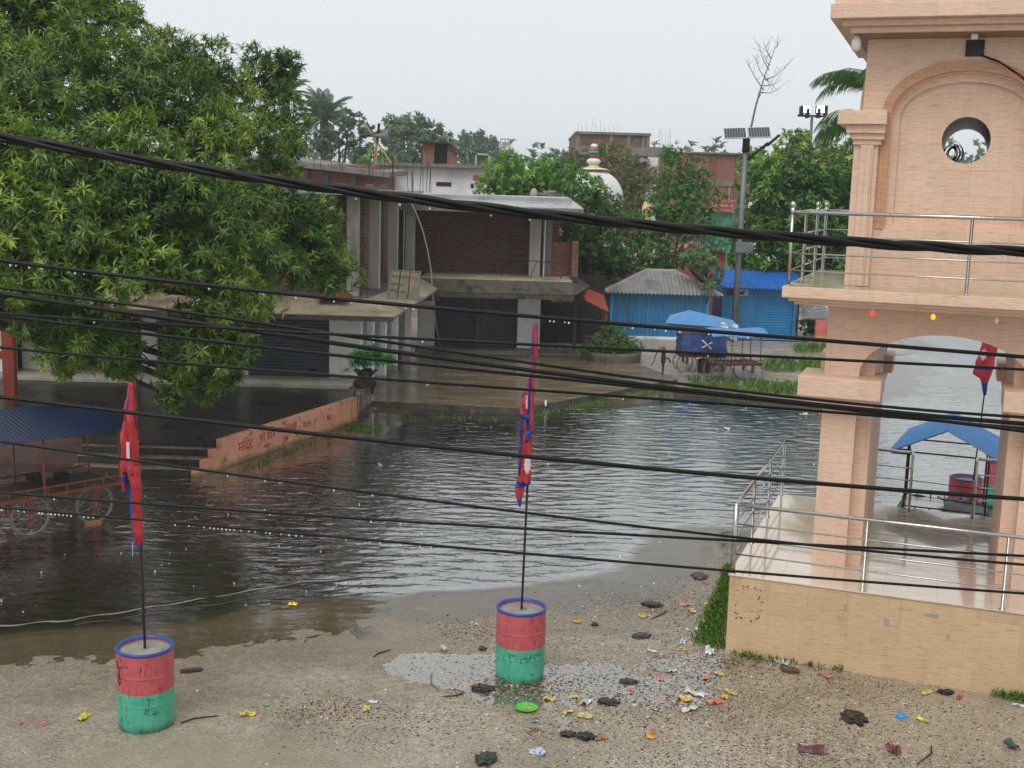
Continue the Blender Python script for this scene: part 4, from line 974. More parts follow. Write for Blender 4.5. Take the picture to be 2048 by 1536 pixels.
def flag_stand(label, u, v, lean=(0, 0), ztop=3.63, scribble=()):
    p = gp(u, v, .03); t = thing('flag_barrel', label, 'flag barrel', (p.x, p.y, gz1(p.x, p.y) - .01), 0, 'flag barrels filled with concrete')
    prof = [(.255, .0), (.272, .01), (.280, .03), (.284, .08), (.2865, .2), (.287, .275), (.287, .285), (.2905, .293), (.2905, .303), (.287, .311), (.287, .32), (.2872, .45), (.287, .575), (.287, .585), (.2905, .593), (.2905, .603), (.287, .611), (.287, .62), (.286, .72), (.284, .80), (.282, .84)]
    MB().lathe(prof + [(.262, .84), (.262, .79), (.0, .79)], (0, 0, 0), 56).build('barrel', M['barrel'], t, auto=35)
    MB().lathe([(.258, .835), (.262, .855), (.275, .865), (.289, .862), (.294, .848), (.289, .832), (.258, .835)], (0, 0, 0), 56, caps=False).build('rim', M['barrelrim'], t, smooth=True)
    f = MB(); rows = []
    for i in range(7):
        r = .262 * i / 6; rows.append([(r * math.cos(a * .2618), r * math.sin(a * .2618), .815 + R.uniform(-.006, .006) + (.012 if i < 3 else 0)) for a in range(25)])
    f.grid(rows); f.build('concrete_fill', M['conc_lite'], t, smooth=True)
    mk_ = MB(); RR = random.Random(int(u))
    for (a0, a1, za, zb, n_s) in scribble:
        for q in range(n_s):
            th = math.radians(RR.uniform(a0, a1)); z = RR.uniform(za, zb); L_s = RR.uniform(.008, .035); vert = RR.random() < .7; w_s = RR.uniform(.0008, .0032); pts_ = []
            for k in range(5):
                tt = th + (0 if vert else (k - 2) * L_s * 2.2) + RR.gauss(0, .01); z2 = z + ((k - 2) * L_s * .5 if vert else 0) + RR.gauss(0, .004); pts_.append((.2895 * math.cos(tt), .2895 * math.sin(tt), z2))
            mk_.tube(pts_, w_s, 4)
    if mk_.v: kind(mk_.build('scratches', M['rag_shade_dark'], t), 'stuff')
    MB().tube([(0, 0, .8), (lean[0] * .5, 0, (ztop + .8) / 2), (lean[0], 0, ztop)], [.0135, .0135, .013], 12).build('flagpole', M['rust'], t, smooth=True)
    return t
FM = [M['red'], M['flagblue'], M['flagwhite']]
# left flag
lx = -.045
b1 = flag_stand('left barrel painted red over green with a drooping red and blue flag', 293, 1447, (lx, 0), 3.62, scribble=[(-150, -125, .5, .8, 24), (-80, -50, .2, .4, 16), (-140, -40, .1, .75, 22)])
def zf1(y): return 3.62 - (y - 45) / 1035 * (3.62 - .83)
def xf1(x, y): return (x - (345 + (y - 45) * .018)) / 384 + lx * (zf1(y) - .8) / 2.82
def k1(y, xs, ys): return (zf1(y), [(xf1(x, y), yy) for x, yy in zip(xs, ys)])
yy1 = [-.02, -.05, -.055, -.05, -.045, -.03, .0]
keys = [k1(52, [322, 324, 326, 329, 332, 336, 344], [-.02] * 7), k1(120, [312, 316, 319, 324, 331, 338, 346], yy1), k1(200, [298, 308, 317, 323, 333, 341, 349], [-.01, -.07, -.04, -.06, -.1, -.05, 0]),
        k1(300, [285, 299, 315, 322, 336, 346, 356], [-.0, -.09, -.03, -.06, -.11, -.06, .01]), k1(380, [287, 299, 311, 320, 336, 348, 358], [0, -.09, -.03, -.07, -.1, -.05, .01]), k1(395, [288, 299, 309, 318, 334, 346, 357], [0, -.08, -.04, -.07, -.1, -.05, .01])]
sheet_rows(interp_rows(keys, 30), lambda i, j: 1 if j == 2 else 0, b1, FM)
keys = [k1(390, [288, 294, 300, 306, 311], [0, -.05, -.08, -.05, -.03]), k1(430, [289, 294, 300, 306, 318], [0, -.05, -.07, -.05, -.03]), k1(455, [291, 295, 300, 305, 308], [0, -.04, -.06, -.04, -.03]), k1(483, [292, 294, 296, 298, 299], [-.02] * 5)]
sheet_rows(interp_rows(keys, 9), lambda i, j: 1 if (i > 5 or j == 3 or i in (1, 2)) else 0, b1, FM)
keys = [k1(365, [318, 328, 336, 346, 358], [-.06, -.1, -.06, -.1, -.0]), k1(480, [321, 333, 341, 350, 362], [-.05, -.09, -.05, -.09, 0]), k1(600, [328, 340, 346, 353, 364], [-.05, -.08, -.04, -.08, 0]), k1(655, [332, 343, 348, 354, 364], [-.05, -.07, -.04, -.07, 0]), k1(665, [336, 344, 348, 354, 363], [-.04] * 5), k1(692, [346, 349, 352, 357, 361], [-.03] * 5)]
sheet_rows(interp_rows(keys, 26), lambda i, j: 1 if (j == 0 or i > 22) else 0, b1, FM)
MB().box(xf1(322, 300), xf1(334, 300), -.122, -.118, zf1(335), zf1(268)).build('emblem', M['flagwhite'], b1)
MB().tube([(xf1(330, 650), -.05, zf1(655)), (xf1(329, 700), -.05, zf1(712))], .003, 5).build('tie_cord', M['rag'], b1)
# middle flag
lx2 = .055
b2 = flag_stand('right barrel painted red over green whose flag shows a white sun', 1039, 1350, (lx2, 0), 4.15, scribble=[(-130, -50, .3, .38, 16), (-140, -40, .05, .8, 14)])
def zf2(y): return 4.15 - (y - 12) / 1140 * (4.15 - .83)
def xf2(x, y): return (x - (302 - (y - 12) * .0255)) / 348 + lx2 * (zf2(y) - .8) / 3.35
def k2(y, xs, ys): return (zf2(y), [(xf2(x, y), yy) for x, yy in zip(xs, ys)])
keys = [k2(14, [294, 297, 301, 305, 309, 312], [-.03] * 6), k2(100, [289, 294, 298, 303, 308, 314], [-.02, -.06, -.03, -.07, -.03, 0]), k2(180, [285, 290, 295, 299, 304, 309], [-.02, -.07, -.03, -.08, -.03, 0]), k2(250, [274, 281, 288, 292, 298, 304], [-.02, -.08, -.03, -.09, -.04, 0]),
        k2(360, [270, 277, 285, 290, 297, 303], [-.02, -.08, -.03, -.09, -.04, 0]), k2(460, [260, 270, 279, 286, 294, 301], [-.02, -.08, -.03, -.09, -.04, 0]), k2(560, [255, 264, 274, 283, 291, 298], [-.02, -.08, -.03, -.09, -.04, 0]), k2(620, [246, 258, 269, 280, 290, 298], [-.0, -.08, -.02, -.09, -.05, 0]), k2(645, [240, 254, 266, 279, 289, 298], [0, -.08, -.02, -.09, -.05, 0])]
sheet_rows(interp_rows(keys, 44), lambda i, j: 1 if ((j == 1 and 6 < i < 31) or (j == 0 and i < 10) or i > 41 or (j == 4 and i < 6) or (j == 2 and 13 < i < 29)) else 0, b2, FM)
keys = [k2(285, [266, 270, 275, 279], [-.1] * 4), k2(320, [254, 262, 270, 278], [-.1, -.12, -.09, -.1]), k2(352, [249, 258, 268, 277], [-.1, -.13, -.09, -.1]), k2(362, [249, 258, 268, 290], [-.1, -.12, -.09, -.1]), k2(378, [262, 268, 275, 282], [-.1] * 4)]
sheet_rows(interp_rows(keys, 10), lambda i, j: 1 if i > 6 else (2 if (j == 2 and i < 5) else 0), b2, FM)
keys = [k2(370, [252, 256, 260], [-.06, -.1, -.06]), k2(480, [250, 254, 258], [-.06, -.1, -.06]), k2(600, [247, 252, 257], [-.06, -.1, -.06])]
sheet_rows(interp_rows(keys, 14), lambda i, j: 1, b2, FM)
keys = [k2(640, [238, 250, 262, 276], [0, -.06, -.02, -.05]), k2(675, [237, 247, 258, 272], [0, -.06, -.02, -.05]), k2(690, [240, 248, 258, 266], [0, -.05, -.02, -.05]), k2(732, [254, 256, 259, 262], [-.03] * 4)]
sheet_rows(interp_rows(keys, 12), lambda i, j: 1 if (i > 6 or i < 2) else 0, b2, FM)
keys = [k2(425, [270, 280, 290, 301], [-.08, -.12, -.1, -.06]), k2(440, [272, 280, 290, 299], [-.1, -.12, -.1, -.06]), k2(470, [272, 275, 279, 283], [-.1, -.12, -.1, -.1])]
sheet_rows(interp_rows(keys, 5), lambda i, j: 1, b2, FM)
sun_pts = []
for i in range(24):
    r = .125 if i % 2 == 0 else .085; a = i * math.pi / 12; sun_pts.append((xf2(283, 557) + r * .36 * math.cos(a), zf2(557) + r * math.sin(a)))
MB().prism_xz(sun_pts, -.103, -.098).build('emblem', M['flagwhite'], b2)
# flags beyond the gate
def far_flag(label, u, v, ut, zt, scale, hang):
    p = gp(u, v, 0); t = thing('flag_barrel', label, 'flag barrel', (p.x, p.y, 0), 0, 'flag barrels filled with concrete')
    prof = [(.26, .0), (.287, .02), (.287, .28), (.284, .30), (.29, .32), (.29, .56), (.284, .58), (.289, .62), (.286, .84), (.262, .84), (.262, .79), (0, .79)]
    MB().lathe(prof, (0, 0, 0), 32).build('barrel', M['barrel'], t, auto=35)
    MB().lathe([(.258, .835), (.275, .865), (.293, .85), (.258, .835)], (0, 0, 0), 32, caps=False).build('rim', M['barrelrim'], t, smooth=True)
    MB().lathe([(.26, .80), (.0, .825)], (0, 0, 0), 24).build('concrete_fill', M['conc_lite'], t)
    x0 = hang[0]; MB().tube([(x0, 0, .8), (x0 + ut, 0, zt)], .0135, 8).build('flagpole', M['rust_dark'], t, smooth=True)
    z1_, z2_, wl, wr = hang[1:]
    def kk(f, a, b, c_, d): 
        z = z1_ + (z2_ - z1_) * f; xp = x0 + ut * (z - .8) / (zt - .8); return (z, [(xp + a, -.03), (xp + a * .5 + b * .5, -.1), (xp + b, -.04), (xp + c_, -.1), (xp + d, -.01)])
    keys = [kk(0, wl * .1, 0, wr * .3, wr * .8), kk(.25, wl * .4, wl * .2, 0, wr), kk(.5, wl * .8, wl * .4, wl * .1, wr), kk(.68, wl * 1.15, wl * .5, 0, wr * .95), kk(.8, wl * 1.3, wl * .5, 0, wr * .6), kk(.85, wl * .5, wl * .3, 0, wr * .4), kk(1, wl * .2, wl * .15, wl * .1, 0)]
    sheet_rows(interp_rows(keys, 26), lambda i, j: 1 if (i > 21 or (i == 18)) else 0, t, FM)
    return t, x0
p3 = gp(1925, 1050, 0)
t3, x0 = far_flag('barrel behind the gate passage with a red flag bearing a white blossom', 1925, 1049, .12, 4.2, 1, (.12, 4.15, 2.35, -.2, .12))
bl = []
for i in range(18):
    r = .12 if i % 2 == 0 else .07; a = i * math.pi / 9; bl.append((.05 + r * .6 * math.cos(a), 3.06 + r * math.sin(a)))
MB().prism_xz(bl, -.125, -.12).build('emblem', M['flagwhite'], t3)
far_flag('red and green barrel at the right edge beyond the gate with a dark red flag', 1996, 1010, .06, 4.0, 1, (.05, 3.95, 2.55, -.18, .08))

# ------------------------------------------------------------------ helpers for surfaces
def slats(m, x0, x1, z0, z1, y, pitch=.085, depth=.014, mi=0):
    """roller shutter curtain facing -y"""
    n = int((z1 - z0) / pitch); rows = []
    for i in range(n):
        za = z0 + (z1 - z0) * i / n; zb = z0 + (z1 - z0) * (i + 1) / n
        for f, d in ((0, 0), (.12, -depth * .2), (.3, -depth), (.8, -depth), (.95, -depth * .2)):
            rows.append([(x0, y + d, za + (zb - za) * f), (x1, y + d, za + (zb - za) * f)])
    rows.append([(x0, y, z1), (x1, y, z1)])
    return m.grid(rows, m=mi)
def slats_x(m, y0, y1, z0, z1, x, pitch=.085, depth=.014):
    n = int((z1 - z0) / pitch); rows = []
    for i in range(n):
        za = z0 + (z1 - z0) * i / n; zb = z0 + (z1 - z0) * (i + 1) / n
        for f, d in ((0, 0), (.12, depth * .2), (.3, depth), (.8, depth), (.95, depth * .2)):
            rows.append([(x + d, y0, za + (zb - za) * f), (x + d, y1, za + (zb - za) * f)])
    return m.grid(rows)
def corr(m, e0, e1, r0, r1, pitch=.075, amp=.014, hipL=0, hipR=0, seg=4, rows_n=2, sag=None):
    """corrugated sheet between eave e0-e1 and ridge r0-r1; corrugations run eave to ridge. hipL/R: width over which the top is cut back"""
    e0, e1, r0, r1 = map(Vector, (e0, e1, r0, r1)); W = (e1 - e0).length; n = max(2, int(W / pitch)) * seg
    nrm = (e1 - e0).cross(((r0 + r1) / 2 - (e0 + e1) / 2)).normalized()
    rows = [[] for _ in range(rows_n + 1)]
    for i in range(n + 1):
        s = i / n; off = nrm * (amp * math.sin(2 * math.pi * i / seg)); lo = e0.lerp(e1, s)
        if hipL or hipR:
            f = min(1, s * W / hipL if hipL else 1, (1 - s) * W / hipR if hipR else 1); upv = ((r0 + r1) / 2 - (e0 + e1) / 2); upv = upv - (e1 - e0).normalized() * upv.dot((e1 - e0).normalized()); hi = lo + upv * f
        else: hi = r0.lerp(r1, s)
        for k in range(rows_n + 1):
            q = lo.lerp(hi, k / rows_n); j = Vector((0, 0, 0))
            if sag: j = Vector((0, 0, sag(s, k / rows_n)))
            rows[k].append(q + off + j)
    m.grid(rows); return m
def thicken(o, t=.006):
    s = o.modifiers.new('thick', 'SOLIDIFY'); s.thickness = t; s.offset = -1; return o
def textmesh(body, size, parent, mat_, mtx, name='lettering', extrude=.002, bold=0.0):
    cu = bpy.data.curves.new(name, 'FONT'); cu.body = body; cu.size = size; cu.extrude = extrude; cu.offset = bold
    ob = bpy.data.objects.new(name, cu); link(ob); bpy.context.view_layer.update()
    me = bpy.data.meshes.new_from_object(ob.evaluated_get(bpy.context.evaluated_depsgraph_get())); bpy.data.objects.remove(ob)
    me.materials.clear(); me.materials.append(mat_)
    o = bpy.data.objects.new(name, me); link(o); o.parent = parent; o.matrix_local = mtx; return o
def rods(m, pts, h0, h1, r=.012, lean=.04):
    for p in pts:
        h = R.uniform(h0, h1) * .8; r = min(r, .016) * .75; m.tube([tuple(p), (p[0] + R.gauss(0, lean), p[1] + R.gauss(0, lean), p[2] + h)], r, 5)
    return m

# ------------------------------------------------------------------ stepped platform on the left, with the inscribed wall
LP = .56
pA = Vector((-5.72, 23.35, 0)); pB = Vector((-3.72, 28.75, 0)); WZ = .56
lpf = thing('stepped_platform', 'dark wet concrete platform with four steps and a peach inscribed side wall', 'platform', (pA.x, pA.y, 0))
def lw(x, y): return (x - pA.x, y - pA.y)
wallv = (pB - pA).normalized(); wn = Vector((wallv.y, -wallv.x, 0))   # outward normal to the right
wet = plain('wet_dark_paving', '#332d26', .32, 0, .3, 1.3, .15, 8, dirt='#1a1714', dirt_amt=.5, bdist=.01, spec=.35)
poly = [lw(-16, 23.35), lw(-5.9, 23.35), (pB.x - pA.x - .16, pB.y - pA.y), lw(-4.1, 31.2), lw(-16, 31.2)]
MB().prism(poly, -.3, LP).build('paving', wet, lpf)
MB().prism([lw(-16, 29.9), lw(-4.15, 29.9), lw(-4.05, 31.2), lw(-16, 31.2)], LP, LP + .1).build('shop_step', M['conc_lite'], lpf, bevel=.01)
q = Matrix.Identity(4)
L_ = (pB - pA).length
wm = MB(); x_ax = wallv
def wp(s, o_, z): return (wallv.x * s + wn.x * o_, wallv.y * s + wn.y * o_, z)
# wall with stepped foot beside the stairs
prof = [(-.84, -.3), (-.84, .12), (-.56, .12), (-.56, .27), (-.28, .27), (-.28, .42), (-.0, .42), (0, WZ + .02), (L_, WZ + .02), (L_, -.3)]
n_ = len(prof)
wm.add([wp(s, 0.0, z) for s, z in prof] + [wp(s, -.16, z) for s, z in prof], [tuple(range(n_))[::-1], tuple(range(n_, 2 * n_))] + [(i, (i + 1) % n_, n_ + (i + 1) % n_, n_ + i) for i in range(n_)])
def peach_wall_mat():
    t = NT('peach_side_wall'); v = t.coord('Object')
    n = t.noise(v, 2.2, 6, .6); col = t.ramp(n, [(.3, hexc('#b97c60')), (.7, hexc('#cf9478'))])
    m_ = t.noise(t.coord('Object', (2.2, 2.2, 1.6), (3, 4, 1)), 2.4, 9, .78, .5); col = t.mix(t.maprange(m_, .545, .62, 0, .85), col, hexc('#39352a'))
    sx = t.n('ShaderNodeSeparateXYZ'); t.l(v, sx.inputs[0]); m2 = t.noise(t.coord('Object', (1, 1, 1), (9, 1, 1)), 3, 7, .7)
    f = t.maprange(t.math('ADD', sx.outputs[2], t.math('MULTIPLY', m2, -.3)), -.14, -.04, .85, 0); col = t.mix(f, col, hexc('#6b6038'))
    return t.done(t.pr(col, .5, 0, t.bump(m_, .4, .02)))
M['peach_wall'] = peach_wall_mat()
wo = wm.build('side_wall', M['peach_wall'], lpf, bevel=.01)
# stairs run down towards the water left of the wall end
M['tread'] = plain('pale_step_tread', '#7d7160', .3, 0, .3, 2, .15, dirt='#3a342c', dirt_amt=.4)  # treads coloured paler than the step sides
st = MB()
for i, (z, d) in enumerate([(.42, .28), (.27, .56), (.12, .84)]):
    xx = -.16 - .0
    fr = [wp(-d, -.17, 0), wp(.02, -.17, 0)]
    m_ = MB().prism([(fr[0][0], fr[0][1]), (fr[1][0], fr[1][1]), (-2.75, fr[1][1] + .02), (-2.75, fr[0][1] + .05)], -.3, z)
    m_.build('step', wet, lpf, bevel=.012)
    MB().prism([(fr[0][0] - .01, fr[0][1] - .01), (fr[1][0], fr[1][1]), (-2.75, fr[1][1] + .02), (-2.75, fr[0][1] + .04)], z + .001, z + .012).build('tread', M['tread'], lpf)
for i in range(3):
    MB().box(-2.72, -.3, -.012 - [.0, .38, .78][i] * .93, -.004 - [.0, .38, .78][i] * .93, [.44, .29, .14][i], [.55, .41, .26][i])
ang = math.atan2(wallv.y, wallv.x)
def wall_mtx(s, z): return Matrix.Translation(Vector(wp(s, .004, z))) @ Matrix.Rotation(ang, 4, 'Z') @ Matrix.Rotation(math.pi / 2, 4, 'X')
for (s, z, body, sz) in [(.55, .22, 'मिटर', .30), (1.35, .28, 'थो पान', .24), (2.35, .3, 'बिजुली', .2), (2.3, .12, 'सेवा', .13), (3.1, .27, 'नेपाल', .18), (1.5, .12, 'कानुन', .12), (4.2, .25, 'घर', .2)]:
    textmesh(body, sz, lpf, M['letter_red'] if s < 3.8 else M['letter_dark'], wall_mtx(s, z))
# dirty front wall of the platform behind the cart
MB().box(-10.3, -2.76, -.04, .0, -.3, LP - .02).build('front_wall', plain('dirty_peach_wall', '#513a30', .6, 0, .3, 2, .3, dirt='#221d18', dirt_amt=.9), lpf)

# ------------------------------------------------------------------ brown paved platform in front of the far shops
p2 = thing('paved_platform', 'wet brown concrete platform between the shops and the flooded street', 'platform', (0, 33, 0))
def brownpave():
    t = NT('wet_brown_paving'); v = t.coord('Object', (.35, 1.6, 1)); n = t.noise(v, 1.6, 8, .7); n2 = t.noise(t.coord('Object'), .6, 5, .6)
    col = t.ramp(n, [(.3, hexc('#5e5140')), (.55, hexc('#7d6d57')), (.8, hexc('#93836b'))]); col = t.mix(t.maprange(n2, .4, .65, 0, .5), col, hexc('#4b4236'))
    r = t.maprange(t.math('ADD', n, t.math('MULTIPLY', n2, .6)), .6, 1.0, .05, .4)
    return t.done(t.pr(col, r, 0, t.bump(n, .12, .01), .6))
M['brownpave'] = brownpave()
P2Z = .16
pts = [(-3.72, 28.9), (-3.55, 30.35), (.28, 30.15), (4.95, 35.6), (4.2, 37.2), (3.3, 41.6), (-4.2, 41.6), (-4.2, 28.9)]
pts = [(-3.74, 29.0), (-3.60, 30.65), (.26, 30.15), (5.0, 35.9), (3.4, 41.8), (-4.3, 41.8), (-4.3, 29.0)]
pvm = MB().prism([(x, y - 33) for x, y in pts], -.3, P2Z); pvm.m = [1, 0] + [1] * len(pts); pvm.build('paving', [M['brownpave'], M['conc_lip']], p2)  # dark side faces paint in the shadow along the platform edge
MB().box(-3.3, .9, 7.1, 8.3, P2Z, P2Z + .16).build('shop_step', M['conc'], p2, bevel=.02)
MB().prism([(.9, 7.35), (3.2, 7.2), (3.2, 8.4), (.9, 8.4)], P2Z, P2Z + .09).build('shop_step', M['conc'], p2, bevel=.02)
MB().box(.87, .92, -2.1, -2.07, P2Z - .05, P2Z + .1).build('marker_stub', M['white_clean'], p2)

# ------------------------------------------------------------------ half-built shop building on the left: ground-floor shutters, brick upper floor
sb = thing('shop_building', 'half built brick and concrete shop building with grey shutters, left of the street', 'shop building', (-4.0, 31.2, 0), group='concrete and brick shop buildings round the court')
ox, oy = -4.0, 31.2
GZ0, F1, RF = LP + .1, 2.82, 5.42     # shop floor, first floor, roof underside
side = [(-4.0, 31.2), (-3.36, 40.4)]
def sx(y): return side[0][0] + (y - side[0][1]) / (side[1][1] - side[0][1]) * (side[1][0] - side[0][0])
def L(x, y, z=0): return (x - ox, y - oy, z)
g = MB()
g.prism([L(-16, 31.5)[:2], L(-4.3, 31.5)[:2], L(sx(40.4) - .35, 40.4)[:2], L(sx(41.3) - .3, 41.3)[:2], L(-16, 41.3)[:2]], -.2, F1 - .12); g.build('core_wall', M['conc'], sb)
# front piers and shutters
for (a, b, mt) in [(-12.9, -12.15, 'white'), (-9.75, -9.35, 'white'), (-7.2, -6.95, 'white'), (-4.82, -4.0, 'white')]:
    MB().box(a - ox, b - ox, 0, .3, GZ0 - .12, F1 - .1).build('pier', M[mt], sb, bevel=.01)
for (a, b) in [(-12.15, -9.75), (-9.35, -7.2), (-6.95, -4.82)]:
    s_ = slats(MB(), a - ox, b - ox, GZ0, 2.62, .16); o = s_.build('shutter', M['shutter'], sb)
    MB().box(a - ox + .02, b - ox - .02, .11, .155, GZ0, GZ0 + .12).build('bottom_bar', M['shutter'], o)
    MB().box(a - ox + .35, a - ox + .55, .10, .11, GZ0 + .13, GZ0 + .17).box(b - ox - .5, b - ox - .3, .10, .11, GZ0 + .13, GZ0 + .17).build('handle', M['iron_black'], o)
    MB().box(a - ox, b - ox, .17, .3, 2.62, F1 - .1).build('lintel', M['conc'], sb)
# side shutters along the open court, white posts between
ys = [31.5, 32.9, 33.4, 34.9, 35.3, 36.9, 37.3, 39.6, 39.9]
for i in range(0, 8, 2):
    a, b = ys[i], ys[i + 1]; xm = (sx(a) + sx(b)) / 2 - .12
    slats_x(MB(), a - oy, b - oy, .45, 2.62, xm - ox).build('shutter', M['shutter_lite'], sb)
    MB().box(sx(b) - .3 - ox, sx(b) - ox, b - oy, ys[i + 2] - oy if i < 6 else b - oy + .2, P2Z, F1 - .1).build('pier', M['white_clean'], sb, bevel=.01)
MB().box(sx(31.5) - .26 - ox, sx(31.5) - .02 - ox, .302, .5, P2Z, F1 - .1).build('pier', M['white_clean'], sb)
# first floor slab and its drooping concrete sunshade
c1 = (-2.98, 29.75); c2 = (-2.45, 38.1)
fl = MB().prism([L(-16, 30.75)[:2], L(-3.75, 30.75)[:2], L(-3.05, 38.9)[:2], L(-3.05, 41)[:2], L(-16, 41)[:2]], F1 - .12, F1); fl.build('floor_slab', M['conc_mould'], sb)
sh = MB()
zt, zb = F1 - .01, F1 - .36
sh.slab(L(-16, 29.72, zb), L(c1[0], c1[1], zb), L(-3.76, 30.74, zt), L(-16, 30.74, zt), .10)
sh.slab(L(c1[0], c1[1], zb), L(c2[0], c2[1], zb + .05), L(-3.06, 38.9, zt), L(-3.76, 30.74, zt), .10)
sh.build('sunshade', M['conc_tan'], sb)
MB().box(-16 - ox, c1[0] - ox - .02, 29.70 - oy, 29.76 - oy, zb - .13, zb - .02).build('sunshade_lip', M['conc_lip'], sb)
# upper floor
up2 = MB()
up2.box(-16 - ox, -4.25 - ox, .35, .6, F1, RF); up2.build('brick_wall', M['brick_dark'], sb)
n_ = 12; bw_ = MB()
bw_.quad(L(sx(31.0) - .42, 31.55, F1), L(sx(40.4) - .42, 40.6, F1), L(sx(40.4) - .42, 40.6, RF), L(sx(31.0) - .42, 31.55, RF)); bw_.build('brick_wall', M['brick_dark'], sb)
for (x, y) in [(-4.33, 30.95), (-4.07, 33.5), (-3.86, 36.4), (-3.62, 39.7)]:
    cmb = MB().box(x - .02 - ox, x + .28 - ox, y - oy, y + .3 - oy, F1, RF); cmb.build('column', M['conc_lite'], sb, bevel=.015)
for (x, y) in [(-7.0, 31.1), (-10.0, 31.1)]: MB().box(x - ox, x + .3 - ox, y - oy, y + .3 - oy, F1, RF).build('column', M['conc_lite'], sb, bevel=.015)
rf = MB(); rf.prism([L(-16, 30.2)[:2], L(-3.55, 30.2)[:2], L(-3.2, 37.8)[:2], L(-3.2, 41.5)[:2], L(-16, 41.5)[:2]], RF, RF + .14); rf.build('roof_slab', M['conc_roof'], sb)
bc = MB()
for x in np.arange(-15, -3.9, .26): bc.box(x - ox, x + .235 - ox, 31.0 - oy, 31.12 - oy, RF + .14, RF + .14 + (.075 if R.random() < .85 else .15))
bc.build('brick_course', M['brick_mix'], sb); bc = MB()
for y in np.arange(31.3, 36, .26): bc.box(-3.95 - ox, -3.83 - ox, y - oy, y + .235 - oy, RF + .14, RF + .14 + (.075 if R.random() < .7 else .15))
bc.build('brick_course', M['brick_mix'], sb)
rr_ = MB()
for (u, n) in [(590, 2), (640, 3), (690, 2), (752, 3), (778, 4), (828, 5), (850, 4)]:
    for k in range(n):
        c = dp(u + R.uniform(-14, 14), 368, 34 + R.uniform(-1.5, 1.5)); rods(rr_, [L(c.x, c.y, RF + .1)], .7, 1.35, .012, .05)
rr_.build_each('starter_bar', M['rust_dark'], sb)
# downpipe: pale pole leaning from roof to court
MB().tube([L(*p) for p in (dp(806, 395, 35.5), dp(820, 402, 36), dp(833, 428, 36.5), dp(845, 460, 37), dp(855, 500, 37.4), dp(862, 540, 37.7), dp(866, 600, 38.1), dp(872, 650, 38.9), gp(882, 703, P2Z))], .022, 8).build('roof_hose', M['alu'], sb, smooth=True)
MB().box(-5.0 - ox, -4.2 - ox, 30.2 - oy, 30.75 - oy, F1, F1 + .06).box(-4.7 - ox, -4.3 - ox, 30.25 - oy, 30.6 - oy, F1 + .06, F1 + .12).build('loose_bricks', M['redtin'], sb)
rods(MB(), [L(-3.95, 30.5, F1 - .1), L(-3.88, 30.55, F1 - .1), L(-3.8, 30.5, F1 - .12)], .35, .5, .012).build_each('starter_bar', M['rust_dark'], sb)

# signboard leaning on the first floor edge
pS = dp(805, 572, 30.9)
sg = thing('signboard', 'faded metal signboard leaning on the first floor edge of the shop building', 'signboard', (pS.x, pS.y, F1 - .02), math.radians(-14))
sg.rotation_euler = (math.radians(-14), math.radians(1.5), math.radians(-14))
MB().box(-.40, .40, 0, .02, 0, .74).build('panel', M['sign'], sg)
fr = MB(); fr.box(-.42, -.385, -.02, .03, -.01, .75).box(.385, .42, -.02, .03, -.01, .75).box(-.385, .385, -.02, .03, .725, .75).box(-.385, .385, -.02, .03, -.01, .02); fr.build('frame', M['postgrey'], sg)
MB().box(-.15, -.125, -.012, -.001, .02, .725).box(.125, .15, -.012, -.001, .02, .725).build('bar', M['rust_dark'], sg)
X90 = Matrix.Rotation(math.pi / 2, 4, 'X')
for (x, z, b_, s_) in [(-.36, .52, 'नेपाल', .13), (-.1, .52, 'विद्यु', .13), (.17, .52, 'सेवा', .12), (-.36, .34, 'सूचना', .11), (-.36, .18, 'केन्द्र', .1), (-.1, .33, '७९', .11), (-.1, .14, 'लिमि', .09)]:
    textmesh(b_, s_, sg, M['letter_red'] if x > .1 else M['letter_dark'], Matrix.Translation((x, -.004, z)) @ X90)

# ------------------------------------------------------------------ back shop building across the court
bb = thing('shop_building', 'two storey brick shop building at the back of the court with white ground pier', 'shop building', (-3.2, 41.0, 0), group='concrete and brick shop buildings round the court')
ox, oy = -3.2, 41.0
BZ0 = P2Z + .16
core = MB(); core.box(-.1, 3.35, .25, 8, -.1, F1 - .12); core.box(4.1, 5.6, 3.0, 8, -.1, F1 - .12); core.build('core_wall', M['rag_shade_dark'], bb)  # core made near-black, the shade of the open shop put into its colour
for (a, b, mt) in [(-3.3, -2.72, 'white'), (0.12, .9, 'white_clean')]:
    MB().box(a - ox, b - ox, -.05, .4, BZ0 - .1, F1 - .1).build('pier', M[mt], bb, bevel=.01)
MB().box(-3.1 - ox, -2.55 - ox, -.1, -.05, 1.85, 2.45).build('notice_board', M['sign'], bb)
for (a, b) in [(-2.68, -1.3), (-1.2, .1)]:
    s_ = slats(MB(), a - ox, b - ox, BZ0, 2.55, .2); s_.build('shutter', M['shutter'], bb)
MB().box(-1.3 - ox, -1.2 - ox, .08, .24, BZ0, 2.55).build('mullion', M['shutter'], bb)
MB().box(2.05 - ox, 2.17 - ox, .3, .42, P2Z, F1 - .1).build('post', M['wood'], bb)
MB().box(.9 - ox, 3.3 - ox, 2.9, 3.0, P2Z - .1, F1 - .12).build('shade_dark_backwall', M['rag_shade_dark'], bb)  # near-black colour stands in for the shade inside the opening
MB().box(1.25 - ox, 2.0 - ox, .7, .8, 1.85, 2.2).build('yellow_shelf_goods', plain('yellow_green_goods', '#8e8a2c', .6, 0, .7, 9, .2, dirt='#2f5b50', dirt_amt=.9), bb)
fl = MB().box(-.6, 5.05, -2.35, 4, F1 - .12, F1); fl.build('floor_slab', M['conc_tan'], bb, bevel=.02)
zt, zb = F1 - .01, F1 - .40
